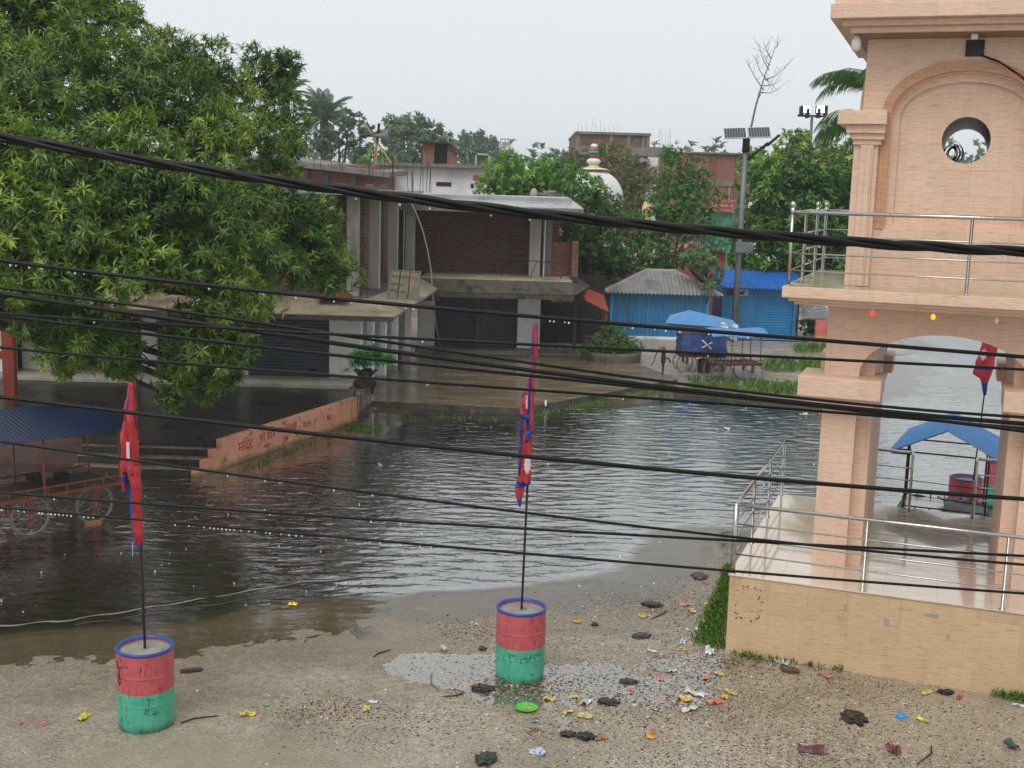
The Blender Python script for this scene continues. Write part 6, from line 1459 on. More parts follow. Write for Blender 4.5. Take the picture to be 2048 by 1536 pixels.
tree('rain_tree', 'hazy round topped tree behind the brick stair hut', 125, [(810, 255, 0, 45, .5), (850, 265, 2, 40, .5), (780, 275, 0, 30, .5), (880, 290, 0, 30, .6), (820, 300, -2, 45, .6), (890, 320, 0, 25, .6), (780, 320, 0, 25, .7)], 830, 3.0, 8, .6, .28, M['leaf_far'], r0=.5)
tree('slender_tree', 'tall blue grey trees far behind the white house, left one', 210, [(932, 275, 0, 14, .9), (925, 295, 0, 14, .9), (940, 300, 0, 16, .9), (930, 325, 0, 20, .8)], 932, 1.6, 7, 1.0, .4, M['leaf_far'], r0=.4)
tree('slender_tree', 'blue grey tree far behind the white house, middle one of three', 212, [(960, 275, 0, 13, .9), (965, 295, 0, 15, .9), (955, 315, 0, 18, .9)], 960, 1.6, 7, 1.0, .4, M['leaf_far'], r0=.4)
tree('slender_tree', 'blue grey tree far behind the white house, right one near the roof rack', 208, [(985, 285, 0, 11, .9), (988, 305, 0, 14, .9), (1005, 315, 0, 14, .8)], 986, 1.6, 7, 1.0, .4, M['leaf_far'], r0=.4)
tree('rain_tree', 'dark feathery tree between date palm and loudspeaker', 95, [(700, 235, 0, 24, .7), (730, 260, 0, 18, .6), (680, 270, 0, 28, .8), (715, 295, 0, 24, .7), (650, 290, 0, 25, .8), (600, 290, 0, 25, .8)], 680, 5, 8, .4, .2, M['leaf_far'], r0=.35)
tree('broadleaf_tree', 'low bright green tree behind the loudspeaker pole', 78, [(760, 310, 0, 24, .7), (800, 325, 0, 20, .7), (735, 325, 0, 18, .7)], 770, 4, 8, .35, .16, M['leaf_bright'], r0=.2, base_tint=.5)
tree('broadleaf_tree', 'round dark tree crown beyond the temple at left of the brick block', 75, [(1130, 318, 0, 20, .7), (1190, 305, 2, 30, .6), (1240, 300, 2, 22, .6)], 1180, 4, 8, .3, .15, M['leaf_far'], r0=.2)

tree('dark_hedge', 'dark hedge tree filling the gap behind the diagonal grille fence', 49.5, [(1600, 600, 0, 30, .9), (1640, 600, 0, 32, .9), (1665, 570, 0, 35, .9), (1620, 640, -.5, 28, .9), (1660, 640, 0, 28, .9)], 1630, 16, 8, .2, .07, M['leaf_dark'], base_tint=.3)
# far tree belt behind everything, one mass
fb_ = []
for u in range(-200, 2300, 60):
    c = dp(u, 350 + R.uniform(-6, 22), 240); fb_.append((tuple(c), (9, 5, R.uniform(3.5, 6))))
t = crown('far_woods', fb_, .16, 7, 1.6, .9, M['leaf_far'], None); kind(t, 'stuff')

# palms
def frond(V, F, root, az, el, L, droop, lw, n=26, leaf_l=.5, leafdroop=.5):
    pts = []
    for i in range(n + 1):
        s = i / n; e = el - droop * s * s
        if i == 0: p = Vector(root)
        else: p = pts[-1] + Vector((math.cos(e) * math.cos(az), math.cos(e) * math.sin(az), math.sin(e))) * (L / n)
        pts.append(p)
    for i in range(2, n):
        t = (pts[i + 1] - pts[i - 1]).normalized(); sd = t.cross(Vector((0, 0, 1))).normalized(); s = i / n; ll = leaf_l * math.sin(math.pi * min(1, s * .9 + .12)) ** .6
        for sg in (-1, 1):
            for q in (0, .5):
                p0 = pts[i].lerp(pts[i + 1] if i < n else pts[i], q); d = (sd * sg + t * .75 + Vector((0, 0, -leafdroop * R.uniform(.6, 1.4)))).normalized(); e = p0 + d * ll
                b = len(V); wv = t * lw; V += [tuple(p0 - wv), tuple(p0 + wv), tuple(p0.lerp(e, .6) + wv * .8), tuple(e - Vector((0, 0, ll * .18)))]; F.append((b, b + 1, b + 2, b + 3))
    return pts
def palm(name, label, u, v, Y, nf, L, els, leaf_l, mat_, r=.18, lw=.02, azs=None, leafdroop=.5, droop=1.4, skirt=False):
    c = dp(u, v, Y); t = thing(name, label, 'palm tree', (c.x, Y, 0)); V, F = [], []
    stem = MB()
    for i in range(nf):
        az = (azs[i] if azs else R.uniform(0, 6.283)); el = R.uniform(*els)
        pts = frond(V, F, (0, 0, c.z), az, el, L * R.uniform(.85, 1.05), droop * R.uniform(.8, 1.15), lw, leaf_l=leaf_l, leafdroop=leafdroop); stem.tube(pts[::5], [.03, .025, .02, .015, .01, .008][:len(pts[::5])], 4)
    if skirt:
        for i in range(30):
            az = R.uniform(0, 6.28); stem.tube([(0, 0, c.z - .2), (.9 * math.cos(az) * R.uniform(.5, 1), .9 * math.sin(az), c.z - .6), (1.2 * math.cos(az) * R.uniform(.5, 1), 1.2 * math.sin(az), c.z - R.uniform(1.5, 2.8))], [.03, .02, .01], 4)
    V = np.array(V); Fq = np.array(F); o = fast_mesh('fronds', V, Fq, mat_, {'tint': ('FACE', np.clip(NR.normal(.45, .15, len(Fq)), 0, 1))}); o.parent = t
    stem.build('frond_stems', M['bark'] if skirt else M['bamboo'], t)
    MB().tube([(0, 0, 0), (.1, 0, c.z * .5), (0, 0, c.z)], [r * 1.3, r, r], 10).build('trunk', M['bark'], t, smooth=True)
    return t
palm('date_palm', 'date palm with a full round crown right of the mango tree', 648, 235, 105, 46, 3.2, (-.35, 1.5), .6, M['leaf_far'], .35, .016, skirt=True, droop=1.1, leafdroop=.35)
palm('date_palm', 'date palm mostly hidden behind the mango tree edge', 572, 185, 100, 40, 2.6, (-.2, 1.4), .5, M['leaf_far'], .3, .016, droop=1.2, leafdroop=.35)
palm('coconut_palm', 'coconut palm half hidden behind the gate tower', 1765, 165, 50, 9, 3.5, (.1, .5), .8, M['leaf_dark'], .18, .010, azs=[2.9, 3.3, 3.6, 2.6, 0, .6, 1.4, 4.2, 5.2], leafdroop=1.1, droop=1.5)
palm('coconut_palm', 'lower coconut palm whose fronds hang left of the tower capital', 1752, 235, 46, 9, 3.0, (-.1, .3), .8, M['leaf_dark'], .18, .010, azs=[2.9, 3.15, 3.5, 2.5, .2, .9, 1.6, 4.4, 5.4], leafdroop=1.3, droop=1.7)

# ------------------------------------------------------------------ lamps and masts
Y = 46.0
a = dp(1466, 690, Y); b = dp(1493, 277, Y)
sl_ = thing('solar_street_lamp', 'solar street lamp with two panels and one arm in front of the blue kiosk', 'street lamp', (a.x, Y, .05)); H_ = b.z
dx = b.x - a.x
MB().tube([(0, 0, -.1), (dx * .5, 0, H_ * .5), (dx, 0, H_)], [.13, .11, .09], 10).build('pole', M['postgrey'], sl_, smooth=True)
MB().tube([(dx * .93, 0, H_ * .93), (dx, 0, H_)], [.14, .14], 10).build('sleeve', M['iron_black'], sl_, smooth=True)
for s in (-1, 1):
    x0, x1 = (.02, .87) if s > 0 else (-.87, -.02)
    pn = MB().box(x0, x1, -.38, .38, -.03, .01).build('solar_panel', M['alu'], sl_); pn.location = (dx, -.05, H_ + .16); pn.rotation_euler = (math.radians(32), math.radians(-3), math.radians(-6))
    cells = MB()
    for i in range(8):
        for k in range(3):
            a0 = x0 + .03 + (x1 - x0 - .06) * i / 8; a1 = x0 + .03 + (x1 - x0 - .06) * (i + 1) / 8; cells.box(a0 + .004, a1 - .004, -.35 + k * .235, -.35 + (k + 1) * .235 - .006, .0105, .014)
    cells.build('solar_cells', M['panel'], pn)
e = dp(1556, 270, Y); ex = e.x - a.x
MB().tube([(dx * .92, 0, dp(1490, 325, Y).z), (ex - .35, 0, e.z - .35)], .05, 8).build('arm', M['iron_black'], sl_, smooth=True)
MB().slab((ex - .42, -.12, e.z - .42), (ex + .02, -.12, e.z - .02), (ex + .02, .12, e.z - .02), (ex - .42, .12, e.z - .42), .09).build('lamp_head', M['iron_black'], sl_)
c = dp(1487, 498, Y); MB().box(c.x - a.x - .33, c.x - a.x + .33, -.22, .12, c.z - .2, c.z + .2).build('battery_box', M['postgrey'], sl_, bevel=.02)
# dead branchy sapling tied above the solar lamp
Y = 60; c0 = dp(1492, 262, Y); bt = thing('dead_sapling', 'bare dead tree whose branches rise above the solar lamp', 'dead tree', (dp(1470, 400, Y).x, Y, 0)); bx0 = bt.location.x
m = MB(); stem = [dp(u, v, Y) for u, v in [(1470, 420), (1492, 300), (1512, 210), (1530, 150), (1552, 92)]]; LV = lambda p: (p.x - bx0, p.y - Y, p.z)
m.tube([(0, 0, 0)] + [LV(p) for p in stem], [.12, .08, .065, .05, .03, .012], 6)
for (u0, v0, u1, v1) in [(1512, 210, 1520, 188), (1527, 180, 1492, 122), (1535, 162, 1508, 110), (1538, 140, 1518, 95), (1543, 118, 1528, 88), (1530, 160, 1572, 135), (1526, 172, 1562, 160), (1522, 185, 1560, 178), (1552, 92, 1557, 88), (1540, 130, 1530, 112)]:
    p, q = dp(u0, v0, Y), dp(u1, v1, Y); md = p.lerp(q, .5) + Vector((0, R.uniform(-.3, .3), -.1)); m.tube([LV(p), LV(md), LV(q)], [.03, .02, .008], 5)
    for k in range(5):
        s = p.lerp(q, R.uniform(.3, 1)); d = Vector((R.gauss(0, .3), R.gauss(0, .3), R.uniform(.2, .6))); m.tube([LV(s), LV(s + d)], [.01, .005], 4)
m.build('branches', M['deadwood'], bt)
# floodlight mast
Y = 64; a = dp(1622, 345, Y); b = dp(1624, 232, Y); fm = thing('floodlight_mast', 'floodlight mast with lit lamps above the trees left of the tower', 'floodlight', (a.x, Y, 0))
MB().tube([(0, 0, 0), (b.x - a.x, 0, b.z)], [.14, .07], 8).build('pole', M['postgrey'], fm, smooth=True)
for (u, v, on) in [(1611, 219, 1), (1640, 219, 1), (1602, 222, 0), (1650, 221, 0), (1614, 227, 0), (1636, 227, 0)]:
    c = dp(u, v, Y); x = c.x - a.x; hh = MB()
    if on: hh.box(x - .25, x + .25, -.2, 0, c.z - .22, c.z + .2)
    else: hh.box(x - .09, x + .09, -.25, .1, c.z - .24, c.z + .24)
    h_o = hh.build('lamp_head', M['iron_black'], fm, bevel=.03)
    if on: MB().box(x - .21, x + .21, -.225, -.205, c.z - .18, c.z + .17).build('lamp_glass', M['lamp_on'], h_o)
MB().box(b.x - a.x - .75, b.x - a.x + .75, -.05, .05, b.z - .05, b.z + .05).build('crossbar', M['iron_black'], fm)
# loudspeaker on crossed bamboo
Y = 37; a = dp(770, 352, Y); lsx = thing('loudspeaker_stand', 'horn loudspeaker tied to crossed bamboo poles on the shop roof', 'loudspeaker', (a.x, Y, RF + .14))
def LL(u, v, d=0): p = dp(u, v, Y); return (p.x - a.x, d, p.z - RF - .14)
MB().tube([LL(782, 326), LL(728, 245)], .035, 6).tube([LL(745, 330, .3), LL(755, 272)], .03, 6).tube([LL(752, 330), LL(757, 256)], .025, 6).build('bamboo_pole', M['bamboo'], lsx)
c = LL(776, 272); MB().lathe([(.05, -.5), (.06, -.3), (.1, -.12), (.2, 0), (.21, .02), (.17, -.01), (.03, -.15)], (c[0], c[1], c[2]), 20, axis='x').build('horn', M['postgrey'], lsx, smooth=True)
c = LL(748, 270); MB().tube([(c[0] - .4, 0, c[2] - .03), (c[0] + .35, 0, c[2] + .03)], .05, 8).tube([(c[0] + .1, 0, c[2] - .25), (c[0] + .15, 0, c[2] + .35)], .04, 8).build('bracket', M['iron_black'], lsx)

# ------------------------------------------------------------------ flower planter, hand pump, potted plants
c = gp(1222, 722, .12); pr_ = thing('flower_planter', 'round stone planter of pink flowering bushes on the brown platform', 'planter', (c.x, c.y, P2Z - .05))
MB().lathe([(.98, 0), (1.0, .28), (.98, .36), (.86, .36), (.84, .26), (0, .26)], (0, 0, 0), 28).build('stone_ring', M['conc_mould'], pr_, bevel=.02)
crown('bush', [((-.45, 0, .55), (.42, .4, .3)), ((-.1, .2, .75), (.4, .35, .42)), ((.3, 0, .6), (.5, .4, .35)), ((.1, 0, 1.0), (.3, .3, .3)), ((-.8, -.2, .42), (.3, .3, .2)), ((.7, -.1, .5), (.3, .3, .25))], 120, 7, .09, .04, M['leaf_bright'], pr_, base_tint=.35)
fm_ = MB()
for i in range(170):
    a_ = R.uniform(0, 6.28); rr2 = R.uniform(.2, .95); x, y_ = rr2 * math.cos(a_), rr2 * math.sin(a_) * .8; z = .55 + R.uniform(0, .35) * (1.3 - rr2) + R.uniform(0, .2); r = R.uniform(.03, .06)
    for k in range(4): a2 = k * 1.57 + a_; fm_.add([(x, y_, z), (x + r * math.cos(a2), y_ + r * math.sin(a2), z + .015), (x + r * math.cos(a2 + .9), y_ + r * math.sin(a2 + .9), z + .01)], [(0, 1, 2)])
fm_.build('blossoms', M['flower'], pr_)
st_ = MB(); [st_.tube([(R.gauss(0, .1), R.gauss(0, .1), .2), (R.gauss(0, .3), R.gauss(0, .3), .9)], .012, 4) for _ in range(14)]; st_.build('stems', M['bark'], pr_)

c = gp(1325, 752, .1); hp = thing('hand_pump', 'rusty cast iron hand pump beside the flower planter', 'hand pump', (c.x, c.y, gz1(c.x, c.y)))
MB().lathe([(.1, 0), (.1, .03), (.035, .05), (.035, .42), (.065, .45), (.075, .5), (.06, .78), (.08, .8), (.08, .86), (.04, .9), (.02, .95), (0, .95)], (0, 0, 0), 16).build('body', M['rust'], hp, smooth=True)
MB().tube([(.05, 0, .6), (.16, 0, .6), (.22, 0, .52), (.22, 0, .46)], [.03, .028, .026, .024], 8).build('spout', M['rust'], hp, smooth=True)
MB().tube([(.05, 0, .93), (-.12, 0, .92), (-.24, 0, .7), (-.3, 0, .45), (-.38, 0, .36)], [.02, .02, .018, .015, .015], 6).build('lever', M['rust'], hp, smooth=True)
MB().box(-.5, .9, -.45, .45, -.08, .01).build('concrete_pad', M['conc'], hp, bevel=.01)

c = gp(728, 846, 0); sp2 = thing('bagged_sapling', 'papaya like sapling in a ragged sack on a tall rebar cage at the wall end', 'sapling', (c.x, c.y, 0))
cg = MB()
for k in range(6): a_ = k * 1.047; cg.tube([(.17 * math.cos(a_), .17 * math.sin(a_), -.2), (.15 * math.cos(a_), .15 * math.sin(a_), .95)], .008, 5)
for z in (.12, .45, .8): cg.tube([(.17 * math.cos(t_ * .3307), .17 * math.sin(t_ * .3307), z) for t_ in range(20)], .006, 5)
cg.build('rebar_cage', M['rust_dark'], sp2)
ck = MB(); rows = []
for i in range(9):
    z = .86 + i * .055; rows.append([((.2 + .07 * math.sin(i * .9) + .03 * math.sin(j * 2.1 + i)) * math.cos(j * .3927) * (1.15 if i > 5 else 1), (.19 + .04 * math.sin(j * 1.7 + i)) * math.sin(j * .3927), z + .03 * math.sin(j * 2.3)) for j in range(17)])
ck.grid(rows); ck.build('sack', M['sack'], sp2)
MB().lathe([(.2, 1.25), (0, 1.28)], (0, 0, 0), 12).build('soil', M['rag_shade_dark'], sp2)
MB().prism([(.16, -.05), (.24, -.08), (.22, .06)], .72, 1.1).build('torn_flap', M['sack'], sp2)
MB().tube([(0, 0, 1.2), (.02, 0, 1.55), (.08, 0, 1.75)], [.018, .014, .01], 6).tube([(.01, 0, 1.5), (.25, .05, 1.75)], .008, 5).tube([(.01, 0, 1.45), (-.2, .05, 1.7)], .008, 5).build('stem', M['leaf_brown'], sp2)
nL = 85; C = np.stack([NR.uniform(-.36, .66, nL), NR.normal(0, .22, nL), NR.uniform(1.5, 1.86, nL)], -1); C[:, 2] -= np.abs(C[:, 0] - .15) * .25
leaves_mesh('foliage', *rosettes(C, np.tile([[0., 0, 1.]], (nL, 1)) + NR.normal(size=(nL, 3)) * .3, 9, .19, .045, np.full(nL, .5), 1.35), M['papaya'], sp2, curl=.3)
c = gp(1058, 813, P2Z); pp = thing('potted_plant', 'small plant in a teal bucket on the corner of the brown platform', 'potted plant', (c.x - .02, c.y + .05, P2Z))
MB().lathe([(.085, 0), (.12, .25), (.13, .26), (.12, .265), (.105, .2), (0, .2)], (0, 0, 0), 20).build('bucket', M['pot'], pp, smooth=True)
C = NR.normal(0, .05, (12, 3)) + np.array([0, 0, .33]); leaves_mesh('foliage', *rosettes(C, unit(12) + np.array([0, 0, 1.]), 5, .11, .05, np.full(12, .4)), M['leaf_dark'], pp)

# ------------------------------------------------------------------ handcarts
CG = 'tin roofed handcarts'
def wheel(par, x, y, r=.33, tilt=0.0):
    w_ = MB(); w_.tube([(r * math.cos(t_ * .1745), 0, r * math.sin(t_ * .1745)) for t_ in range(37)], .014, 7, cap=False)
    o = w_.build('wheel', M['tyre'], par, smooth=True); o.location = (x, y, r); o.rotation_euler = (0, 0, tilt)
    rm = MB().tube([((r - .028) * math.cos(t_ * .1745), 0, (r - .028) * math.sin(t_ * .1745)) for t_ in range(37)], .009, 6, cap=False).build('rim', M['spoke'], o, smooth=True)
    s_ = MB(); s_.lathe([(.03, -.05), (.03, .05)], (0, 0, 0), 10, axis='y')
    for k in range(16): a_ = k * .3927; s_.tube([(.03 * math.cos(a_ + .4), .03 * (-1) ** k, .03 * math.sin(a_ + .4)), ((r - .03) * math.cos(a_), 0, (r - .03) * math.sin(a_))], .0028, 4)
    s_.build('spokes', M['spoke'], o); return o
def cart_base(t, hl, hw, dz, frame, wx, rail=.1, deck='wood', wy=None):
    wy = wy if wy is not None else hw - .08
    m = MB()
    for s in (-1, 1):
        m.box(-hl, hl, s * hw - .02, s * hw + .02, dz - .06, dz); m.box(s * hl - .02, s * hl + .02, -hw + .02, hw - .02, dz - .06, dz)
        m.box(-hl, hl, s * hw - .012, s * hw + .012, dz + rail - .02, dz + rail)
    for i in range(7):
        x = -hl + 2 * hl * i / 6
        for s in (-1, 1): m.box(x - .01, x + .01, s * hw - .01, s * hw + .01, dz, dz + rail - .02)
    m.build('frame', frame, t)
    d = MB(); n = 7
    for i in range(n): d.box(-hl + .03, hl - .03, -hw + .03 + (2 * hw - .06) * i / n + .004, -hw + .03 + (2 * hw - .06) * (i + 1) / n - .004, dz - .035, dz - .012)
    d.build('deck', M[deck], t)
    for x in wx:
        MB().tube([(x, -wy, .33), (x, wy, .33)], .014, 6).build('axle', frame, t)
        for s in (-1, 1):
            wheel(t, x, s * wy)
            MB().box(x - .03, x - .012, s * wy - .055, s * wy - .04, .32, dz - .06).box(x + .012, x + .03, s * wy - .055, s * wy - .04, .32, dz - .06).box(x - .03, x - .012, s * wy + .04, s * wy + .055, .32, dz - .06).box(x + .012, x + .03, s * wy + .04, s * wy + .055, .32, dz - .06).build('fork', frame, t)
# left cart: near long side runs from the left edge towards the steps
A_ = gp(62, 1068, 0); B_ = gp(190, 1043, 0); dirv = (B_ - A_).normalized(); ang = math.atan2(dirv.y, dirv.x); nv = Vector((-dirv.y, dirv.x, 0))
mid = (A_ + B_) / 2 + nv * .42
hc = thing('handcart', 'handcart with dark blue tin roof and orange frame standing in water at left', 'handcart', (mid.x, mid.y, -.03), ang, group=CG)
half = (B_ - A_).length / 2; LX0, LX1 = -1.25, .98
def bxs(m, *a): return m.box(*a)
m = MB(); hw = .52; dz = .66
for y in (-hw, hw):
    m.box(LX0, LX1, y - .018, y + .018, dz - .05, dz); m.box(LX0, LX1, y - .012, y + .012, dz + .10, dz + .125)
    for i in range(8): x = LX0 + (LX1 - LX0) * i / 7; m.box(x - .01, x + .01, y - .01, y + .01, dz, dz + .1)
for x in (LX0, LX1): m.box(x - .018, x + .018, -hw + .018, hw - .018, dz - .05, dz)
m.build('frame', M['wood_orange'], hc)
MB().box(LX0 + .02, LX1 - .02, -hw + .02, hw - .02, dz - .03, dz - .005).build('deck', M['rust_dark'], hc)
for x in (-half, half):
    MB().tube([(x, -.42, .36), (x, .42, .36)], .014, 6).build('axle', M['wood_orange'], hc)
    for s in (-1, 1):
        wheel(hc, x, s * .42, .33); 
        MB().box(x - .05, x - .015, s * .42 - .06, s * .42 - .04, .2, dz - .05).box(x + .015, x + .05, s * .42 - .06, s * .42 - .04, .2, dz - .05).build('fork', M['wood_orange'], hc)
for x in (LX0 + .02, -.35 if False else LX0 + .9, LX1 - .02):
    for s in (-1, 1): MB().box(x - .013, x + .013, s * hw - .013, s * hw + .013, dz, 1.60 if s < 0 else 1.78).build('roof_post', M['wood_orange'], hc)
o = corr(MB(), (LX0 - .3, -.68, 1.60), (LX1 + .12, -.68, 1.58), (LX0 - .3, .72, 1.86), (LX1 + .12, .72, 1.84), .076, .012, rows_n=4, sag=lambda a_, b_: -.02 * math.sin(a_ * 9) * b_).build('roof', M['bluetin_dark'], hc); thicken(o, .004)
MB().box(LX0, LX1, -hw - .02, -hw + .02, 1.56, 1.60).box(LX0, LX1, hw - .02, hw + .02, 1.76, 1.80).build('roof_beam', M['wood_orange'], hc)
for (x, y_) in [(.1, .25), (-.3, .1)]:
    o = clump(.22, .8).build('sack', M['rag_shade_dark']); o.location = (mid.x + x, mid.y + y_, dz + .02); o.data.name = 'sack'; tag(o, 'dark sack on the left handcart deck, %s' % ('nearer the steps' if x > 0 else 'nearer the left edge'), 'sack')
o = MB().box(-.12, .12, -.06, .06, 0, .07).build('wheel_chock', M['clay'], hc); o.location = (half - .1, -.55, .0)
# blue tarpaulin cart in the middle distance
c = gp(1403, 748, .05); cx = c.x
bc_ = thing('handcart', 'food cart wrapped in dark blue tarpaulin with a white cross mark', 'handcart', (cx, c.y + .35, .03), math.radians(3), group=CG)
cart_base(bc_, .72, .42, .62, M['rust'], (-.5, .45), .05)
tb_ = MB(); rows = []
per = [(-.74, -.44), (-.3, -.46), (.2, -.45), (.72, -.44), (.74, -.1), (.73, .42), (.0, .44), (-.74, .42), (-.75, 0), (-.74, -.44)]
for i in range(8):
    z = .66 + i * .088; rows.append([(x * (1 + .02 * math.sin(i * 2 + j)) + (.06 if x > 0 and i < 2 else 0), y_ * (1 + .03 * math.sin(i + j * 2)), z + (.015 * math.sin(j * 2.2))) for j, (x, y_) in enumerate(per)])
tb_.grid(rows); tb_.add([rows[-1][j] for j in range(9)], [tuple(range(9))]); tb_.build('tarpaulin', M['bluetarp'], bc_)
xm = MB().prism_xz([(-.12, 1.12), (-.06, 1.14), (.24, .86), (.21, .83)], -.50, -.495).prism_xz([(.22, 1.08), (.26, 1.05), (-.06, .87), (-.09, .9)], -.506, -.501); xm.build('cross_mark', M['rag'], bc_)
for x in (-.66, .1, .62):
    for y_ in (-.36, .36): MB().tube([(x, y_, 1.2), (x, y_, 1.62)], .022, 6).build('roof_post', M['wood'], bc_)
ra = MB(); apex = [(-.45, .0, 2.02), (1.0, .15, 1.72)]
ra.slab((-1.28, -.45, 1.64), (-.2, -.62, 1.60), apex[0], (-1.0, .3, 1.82), .02).slab((-.2, -.62, 1.60), (1.12, -.45, 1.52), apex[1], apex[0], .02).slab(apex[0], apex[1], (1.1, .62, 1.6), (-.6, .62, 1.75), .02)
ra.build('roof', M['bluetin'], bc_); MB().tube([(-1.2, -.42, 1.6), (-.2, -.56, 1.54), (1.0, -.42, 1.5)], .03, 6).tube([(-1.2, .3, 1.62), (1.0, .5, 1.52)], .03, 6).build('roof_rafter', M['wood'], bc_)
rg = MB(); rows = []
for i in range(7):
    rows.append([(.45 + j * .12 + R.gauss(0, .02), -.45 - .05 * math.sin(j + i) - .02 * i, 1.72 - i * .085 * (1 if j > 2 else .35) - j * .02 + R.gauss(0, .015)) for j in range(6)])
rg.grid(rows).build('torn_plastic', M['rag'], bc_)
o = MB().lathe([(.2, 0), (.22, .4), (.2, .45), (0, .45)], (0, 0, 0), 16).build('black_bin', M['rag_shade_dark']); o.location = (cx + .1, c.y + .15, .06); tag(o, 'black bin standing under the blue tarpaulin cart', 'bin')
# open cart with rounded blue roof
c = gp(1475, 768, .02); oc = thing('handcart', 'low open handcart with a rounded sky blue tin roof on thin posts', 'handcart', (c.x - .05, c.y + .62, .0), math.radians(12), group=CG)
cart_base(oc, .78, .45, .62, M['rust'], (-.5, .5), .1)
for x in (-.72, .1, .72):
    for y_ in (-.4, .4): MB().tube([(x, y_, .62), (x * .97, y_, 1.42)], .013, 5).build('roof_post', M['rust_dark'], oc)
rows = []; nC = 72
for k in range(13):
    yy = -.58 + 1.16 * k / 12; zc = 1.46 + .2 * (1 - ((k - 6) / 6) ** 2); rows.append([(-.95 + 1.85 * i / nC, yy, zc + .012 * math.sin(i * math.pi / 2 * 1.0) + .02 * math.sin(i * .12)) for i in range(nC + 1)])
o = MB().grid(rows).build('roof', M['bluetin'], oc, smooth=True); thicken(o, .004)
# cart with gabled roof behind the gate
q1, q2 = gp(1815, 1030, .66), gp(1935, 1040, .66); q3, q4 = gp(1992, 1016, .66), gp(1832, 985, .66)
cn = (gp(1824, 1008, .66) + gp(1965, 1022, .66)) / 2
gc = thing('handcart', 'handcart with a gabled blue corrugated roof seen through the gate arch', 'handcart', (cn.x, cn.y + .15, 0), TROT, group=CG)
cart_base(gc, .66, .62, .62, M['iron_black'], (-.42, .42), .12, deck='postgrey')
iv = gc.location
def GL(p):
    d = Vector((p.x - iv.x, p.y - iv.y, 0)); c_, s_ = math.cos(-TROT), math.sin(-TROT); return Vector((d.x * c_ - d.y * s_, d.x * s_ + d.y * c_, p.z))
e1, e2 = GL(gp(1779, 902, 1.70)), GL(gp(1814, 864, 1.70)); a1, a2 = GL(gp(1894, 862, 2.02)), GL(gp(1908, 829, 2.02)); f1, f2 = GL(gp(1998, 922, 1.70)), GL(gp(2010, 886, 1.70))
ext = lambda a_, b_: b_ + (b_ - a_) * .12
o = corr(MB(), e1, ext(e1, e2), a1, ext(a1, a2), .11, .022); o = o.build('roof', M['bluetin'], gc); thicken(o, .004)
o = corr(MB(), ext(f1, f2), f1, ext(a1, a2), a1, .11, .022).build('roof', M['bluetin'], gc); thicken(o, .004)
cc_ = (e1 + f1) / 2
for (x, y_) in [(-.62, -.58), (.62, -.58), (-.62, .58), (.62, .58)]: MB().tube([(x, y_, .62), (x, y_, 1.72)], .016, 6).build('roof_post', M['iron_black'], gc)
MB().tube([(-.62, -.58, 1.62), (.62, -.58, 1.62)], .014, 6).tube([(-.62, .58, 1.62), (.62, .58, 1.62)], .014, 6).tube([(-.62, -.58, .92), (.62, -.58, .86)], .007, 5).tube([(-.62, .58, .9), (.62, .58, .86)], .007, 5).build_each('crossbar', M['iron_black'], gc)
MB().box(-.62, .0, -.6, .6, .63, .645).build('steel_tray', M['steel'], gc)
o = sheet(.55, .6, .05, 6).build('rag', lm('#6a4048')); o.location = (cn.x + .2, cn.y + .25, .72); tag(o, 'dull maroon cloth spread on the cart behind the gate', 'cloth')
MB().box(-.15, .15, -.05, .05, 0, .08).build('eave_rag', M['rag_shade_dark'], gc).location = (-.72, -.5, 1.56)

# ------------------------------------------------------------------ overhead cables, a few metres in front of the lens
def cable(label, pts, Y0, Y1, d, drops=(), twist=0):
    """pts: photo points; the cable hangs in a vertical sheet from depth Y0 (left) to Y1 (right)"""
    us = [p[0] for p in pts]; deg = min(3, len(pts) - 1); co = np.polyfit([u / 1000 for u in us], [p[1] for p in pts], deg)
    def at(u):
        v = float(np.polyval(co, u / 1000)) if -20 <= u <= 2068 else float(np.polyval(co, max(0, min(2048, u)) / 1000)) + (u - max(0, min(2048, u))) * (float(np.polyval(co, 2.048) - np.polyval(co, 2.0)) / 48 if u > 2048 else float(np.polyval(co, .05) - np.polyval(co, 0)) / 50)
        Y = Y0 + (Y1 - Y0) * (u + 300) / 2650; return dp(u, v, Y)
    U = list(range(-900, 2901, 50)); P_ = [at(u) for u in U]
    t0 = P_[len(P_) // 2]
    if not twist:
        o = MB().tube([tuple(p - t0) for p in P_], d / 2, 10).build('cable', M['cable'], None, smooth=True)
    else:
        m = MB(); U = list(range(-900, 2901, 8)); P_ = [at(u) for u in U]
        for k in range(3):
            ph = k * 2.094; path = []
            for i, p in enumerate(P_):
                a_ = ph + i * 8 / 170 * 2 * math.pi / 2.6; path.append(tuple(p - t0 + Vector((0, math.cos(a_) * d * .26, math.sin(a_) * d * .26))))
            m.tube(path, d * .27, 10)
        o = m.build('cable', M['cable'], None, smooth=True)
    o.location = t0; tag(o, label, 'cable', 'overhead cables crossing the view')
    for u in drops:
        p = at(u) - t0; r = R.uniform(.0035, .0052) * (1.15 if twist else 1); dd = MB().lathe([(0, -r * 1.5), (r * .8, -r * 1.1), (r, -r * .4), (r * .7, r * .4), (r * .2, r)], (0, 0, 0), 8).build('water_drop', M['drop'], o, smooth=True)
        dd.location = (p.x, p.y, p.z - d * (.5 if not twist else .52) - r * .7)
cable('thick twisted cable bundle, topmost of all the cables', [(0, 275), (280, 318), (560, 364), (1024, 423), (1244, 446), (1500, 467), (2048, 504)], 5.0, 5.0, .045, [712, 800, 860, 982, 1060, 1640, 1757, 1780, 1893, 1920, 1958, 2005, 2035], twist=1)
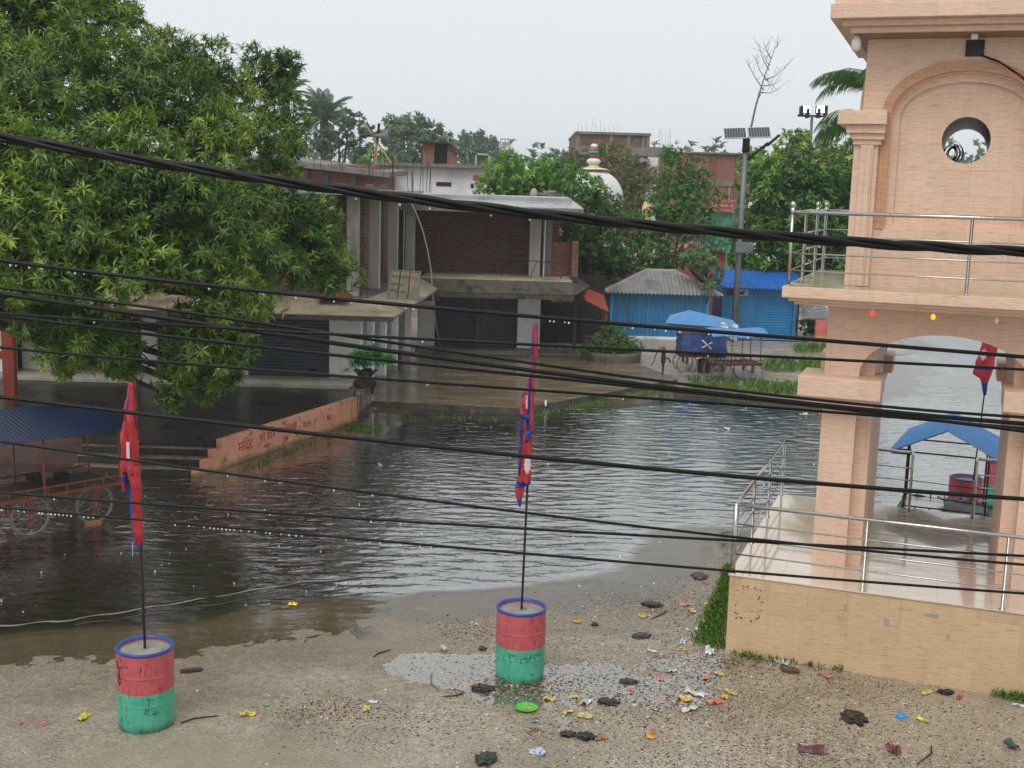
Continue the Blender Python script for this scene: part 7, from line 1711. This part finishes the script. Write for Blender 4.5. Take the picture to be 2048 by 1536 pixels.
cable('second cable from the top at the left edge, well below the twisted bundle', [(0, 521), (360, 565), (720, 601), (1100, 637), (1700, 684.5), (2048, 714)], 5.2, 5.2, .018, [20, 32, 58, 82, 137, 150, 168, 418, 527, 592, 668, 702, 760, 812, 827, 1100, 1108, 1130, 1138, 1265, 1310, 1332, 1360, 1418, 1455, 1496])
cable('thin upper wire of the crossing bunch at mid height', [(0, 576), (360, 622), (720, 678), (1240, 749), (1700, 808), (2048, 834)], 5.5, 5.3, .014)
cable('thick wire just under the thin upper wire of the bunch', [(0, 588), (320, 635), (640, 682), (1240, 765), (1700, 815), (2048, 848)], 5.5, 5.3, .021)
cable('nearly straight wire crossing the middle pier of the back shop', [(0, 627), (640, 667), (1240, 698), (1700, 721), (2048, 739)], 5.4, 5.4, .014, [188, 845, 1416])
cable('wire that starts touching the straight wire at left and drops into the bunch', [(0, 631), (640, 708), (1240, 768), (1700, 822), (2048, 862)], 5.6, 5.4, .016)
cable('wire crossing the papaya sapling sack and joining the bunch at right', [(0, 695), (640, 748.5), (1240, 793), (1440, 808), (1700, 826), (2048, 857)], 5.5, 5.5, .014, [437, 855, 1246, 1380, 1492, 1640])
cable('wire running above the blue tin cart roof and over the steps', [(0, 794), (720, 878), (900, 896.5), (1440, 950), (2048, 998)], 5.3, 5.3, .020)
cable('wire passing the middle of the left flag', [(0, 883), (720, 983), (1060, 1027), (1380, 1063), (1740, 1103), (2048, 1129)], 5.6, 5.4, .013, [455, 530, 560, 668, 745])
cable('wire crossing the left cart wheels and the lower left flag', [(0, 985), (720, 1037), (1380, 1077), (1628, 1089), (2048, 1112)], 5.4, 5.5, .013, [108, 540, 742])
cable('lowest wire, strung with many hanging water drops', [(0, 1015), (720, 1078), (900, 1094), (1380, 1135), (2048, 1187)], 5.2, 5.2, .012, [3, 36, 48, 78, 84, 96, 102, 110, 118, 126, 134, 142, 168, 176, 186, 350, 378, 408, 420, 428, 436, 444, 452, 460, 468, 482, 498, 510, 532, 540, 562, 578, 592, 604, 692, 740, 760, 800, 812, 840, 862, 1010])

# ------------------------------------------------------------------ rainy air
hz = bpy.data.materials.new('rain_haze'); hz.use_nodes = True; nt = hz.node_tree; nt.nodes.clear()
pv = nt.nodes.new('ShaderNodeVolumePrincipled'); pv.inputs['Color'].default_value = (.9, .93, .95, 1); pv.inputs['Density'].default_value = .0008; pv.inputs['Anisotropy'].default_value = .2
ou = nt.nodes.new('ShaderNodeOutputMaterial'); nt.links.new(pv.outputs[0], ou.inputs['Volume'])
hb = MB().box(-950, 950, -60, 1600, -3, 26).build('haze', hz); kind(hb, 'stuff')
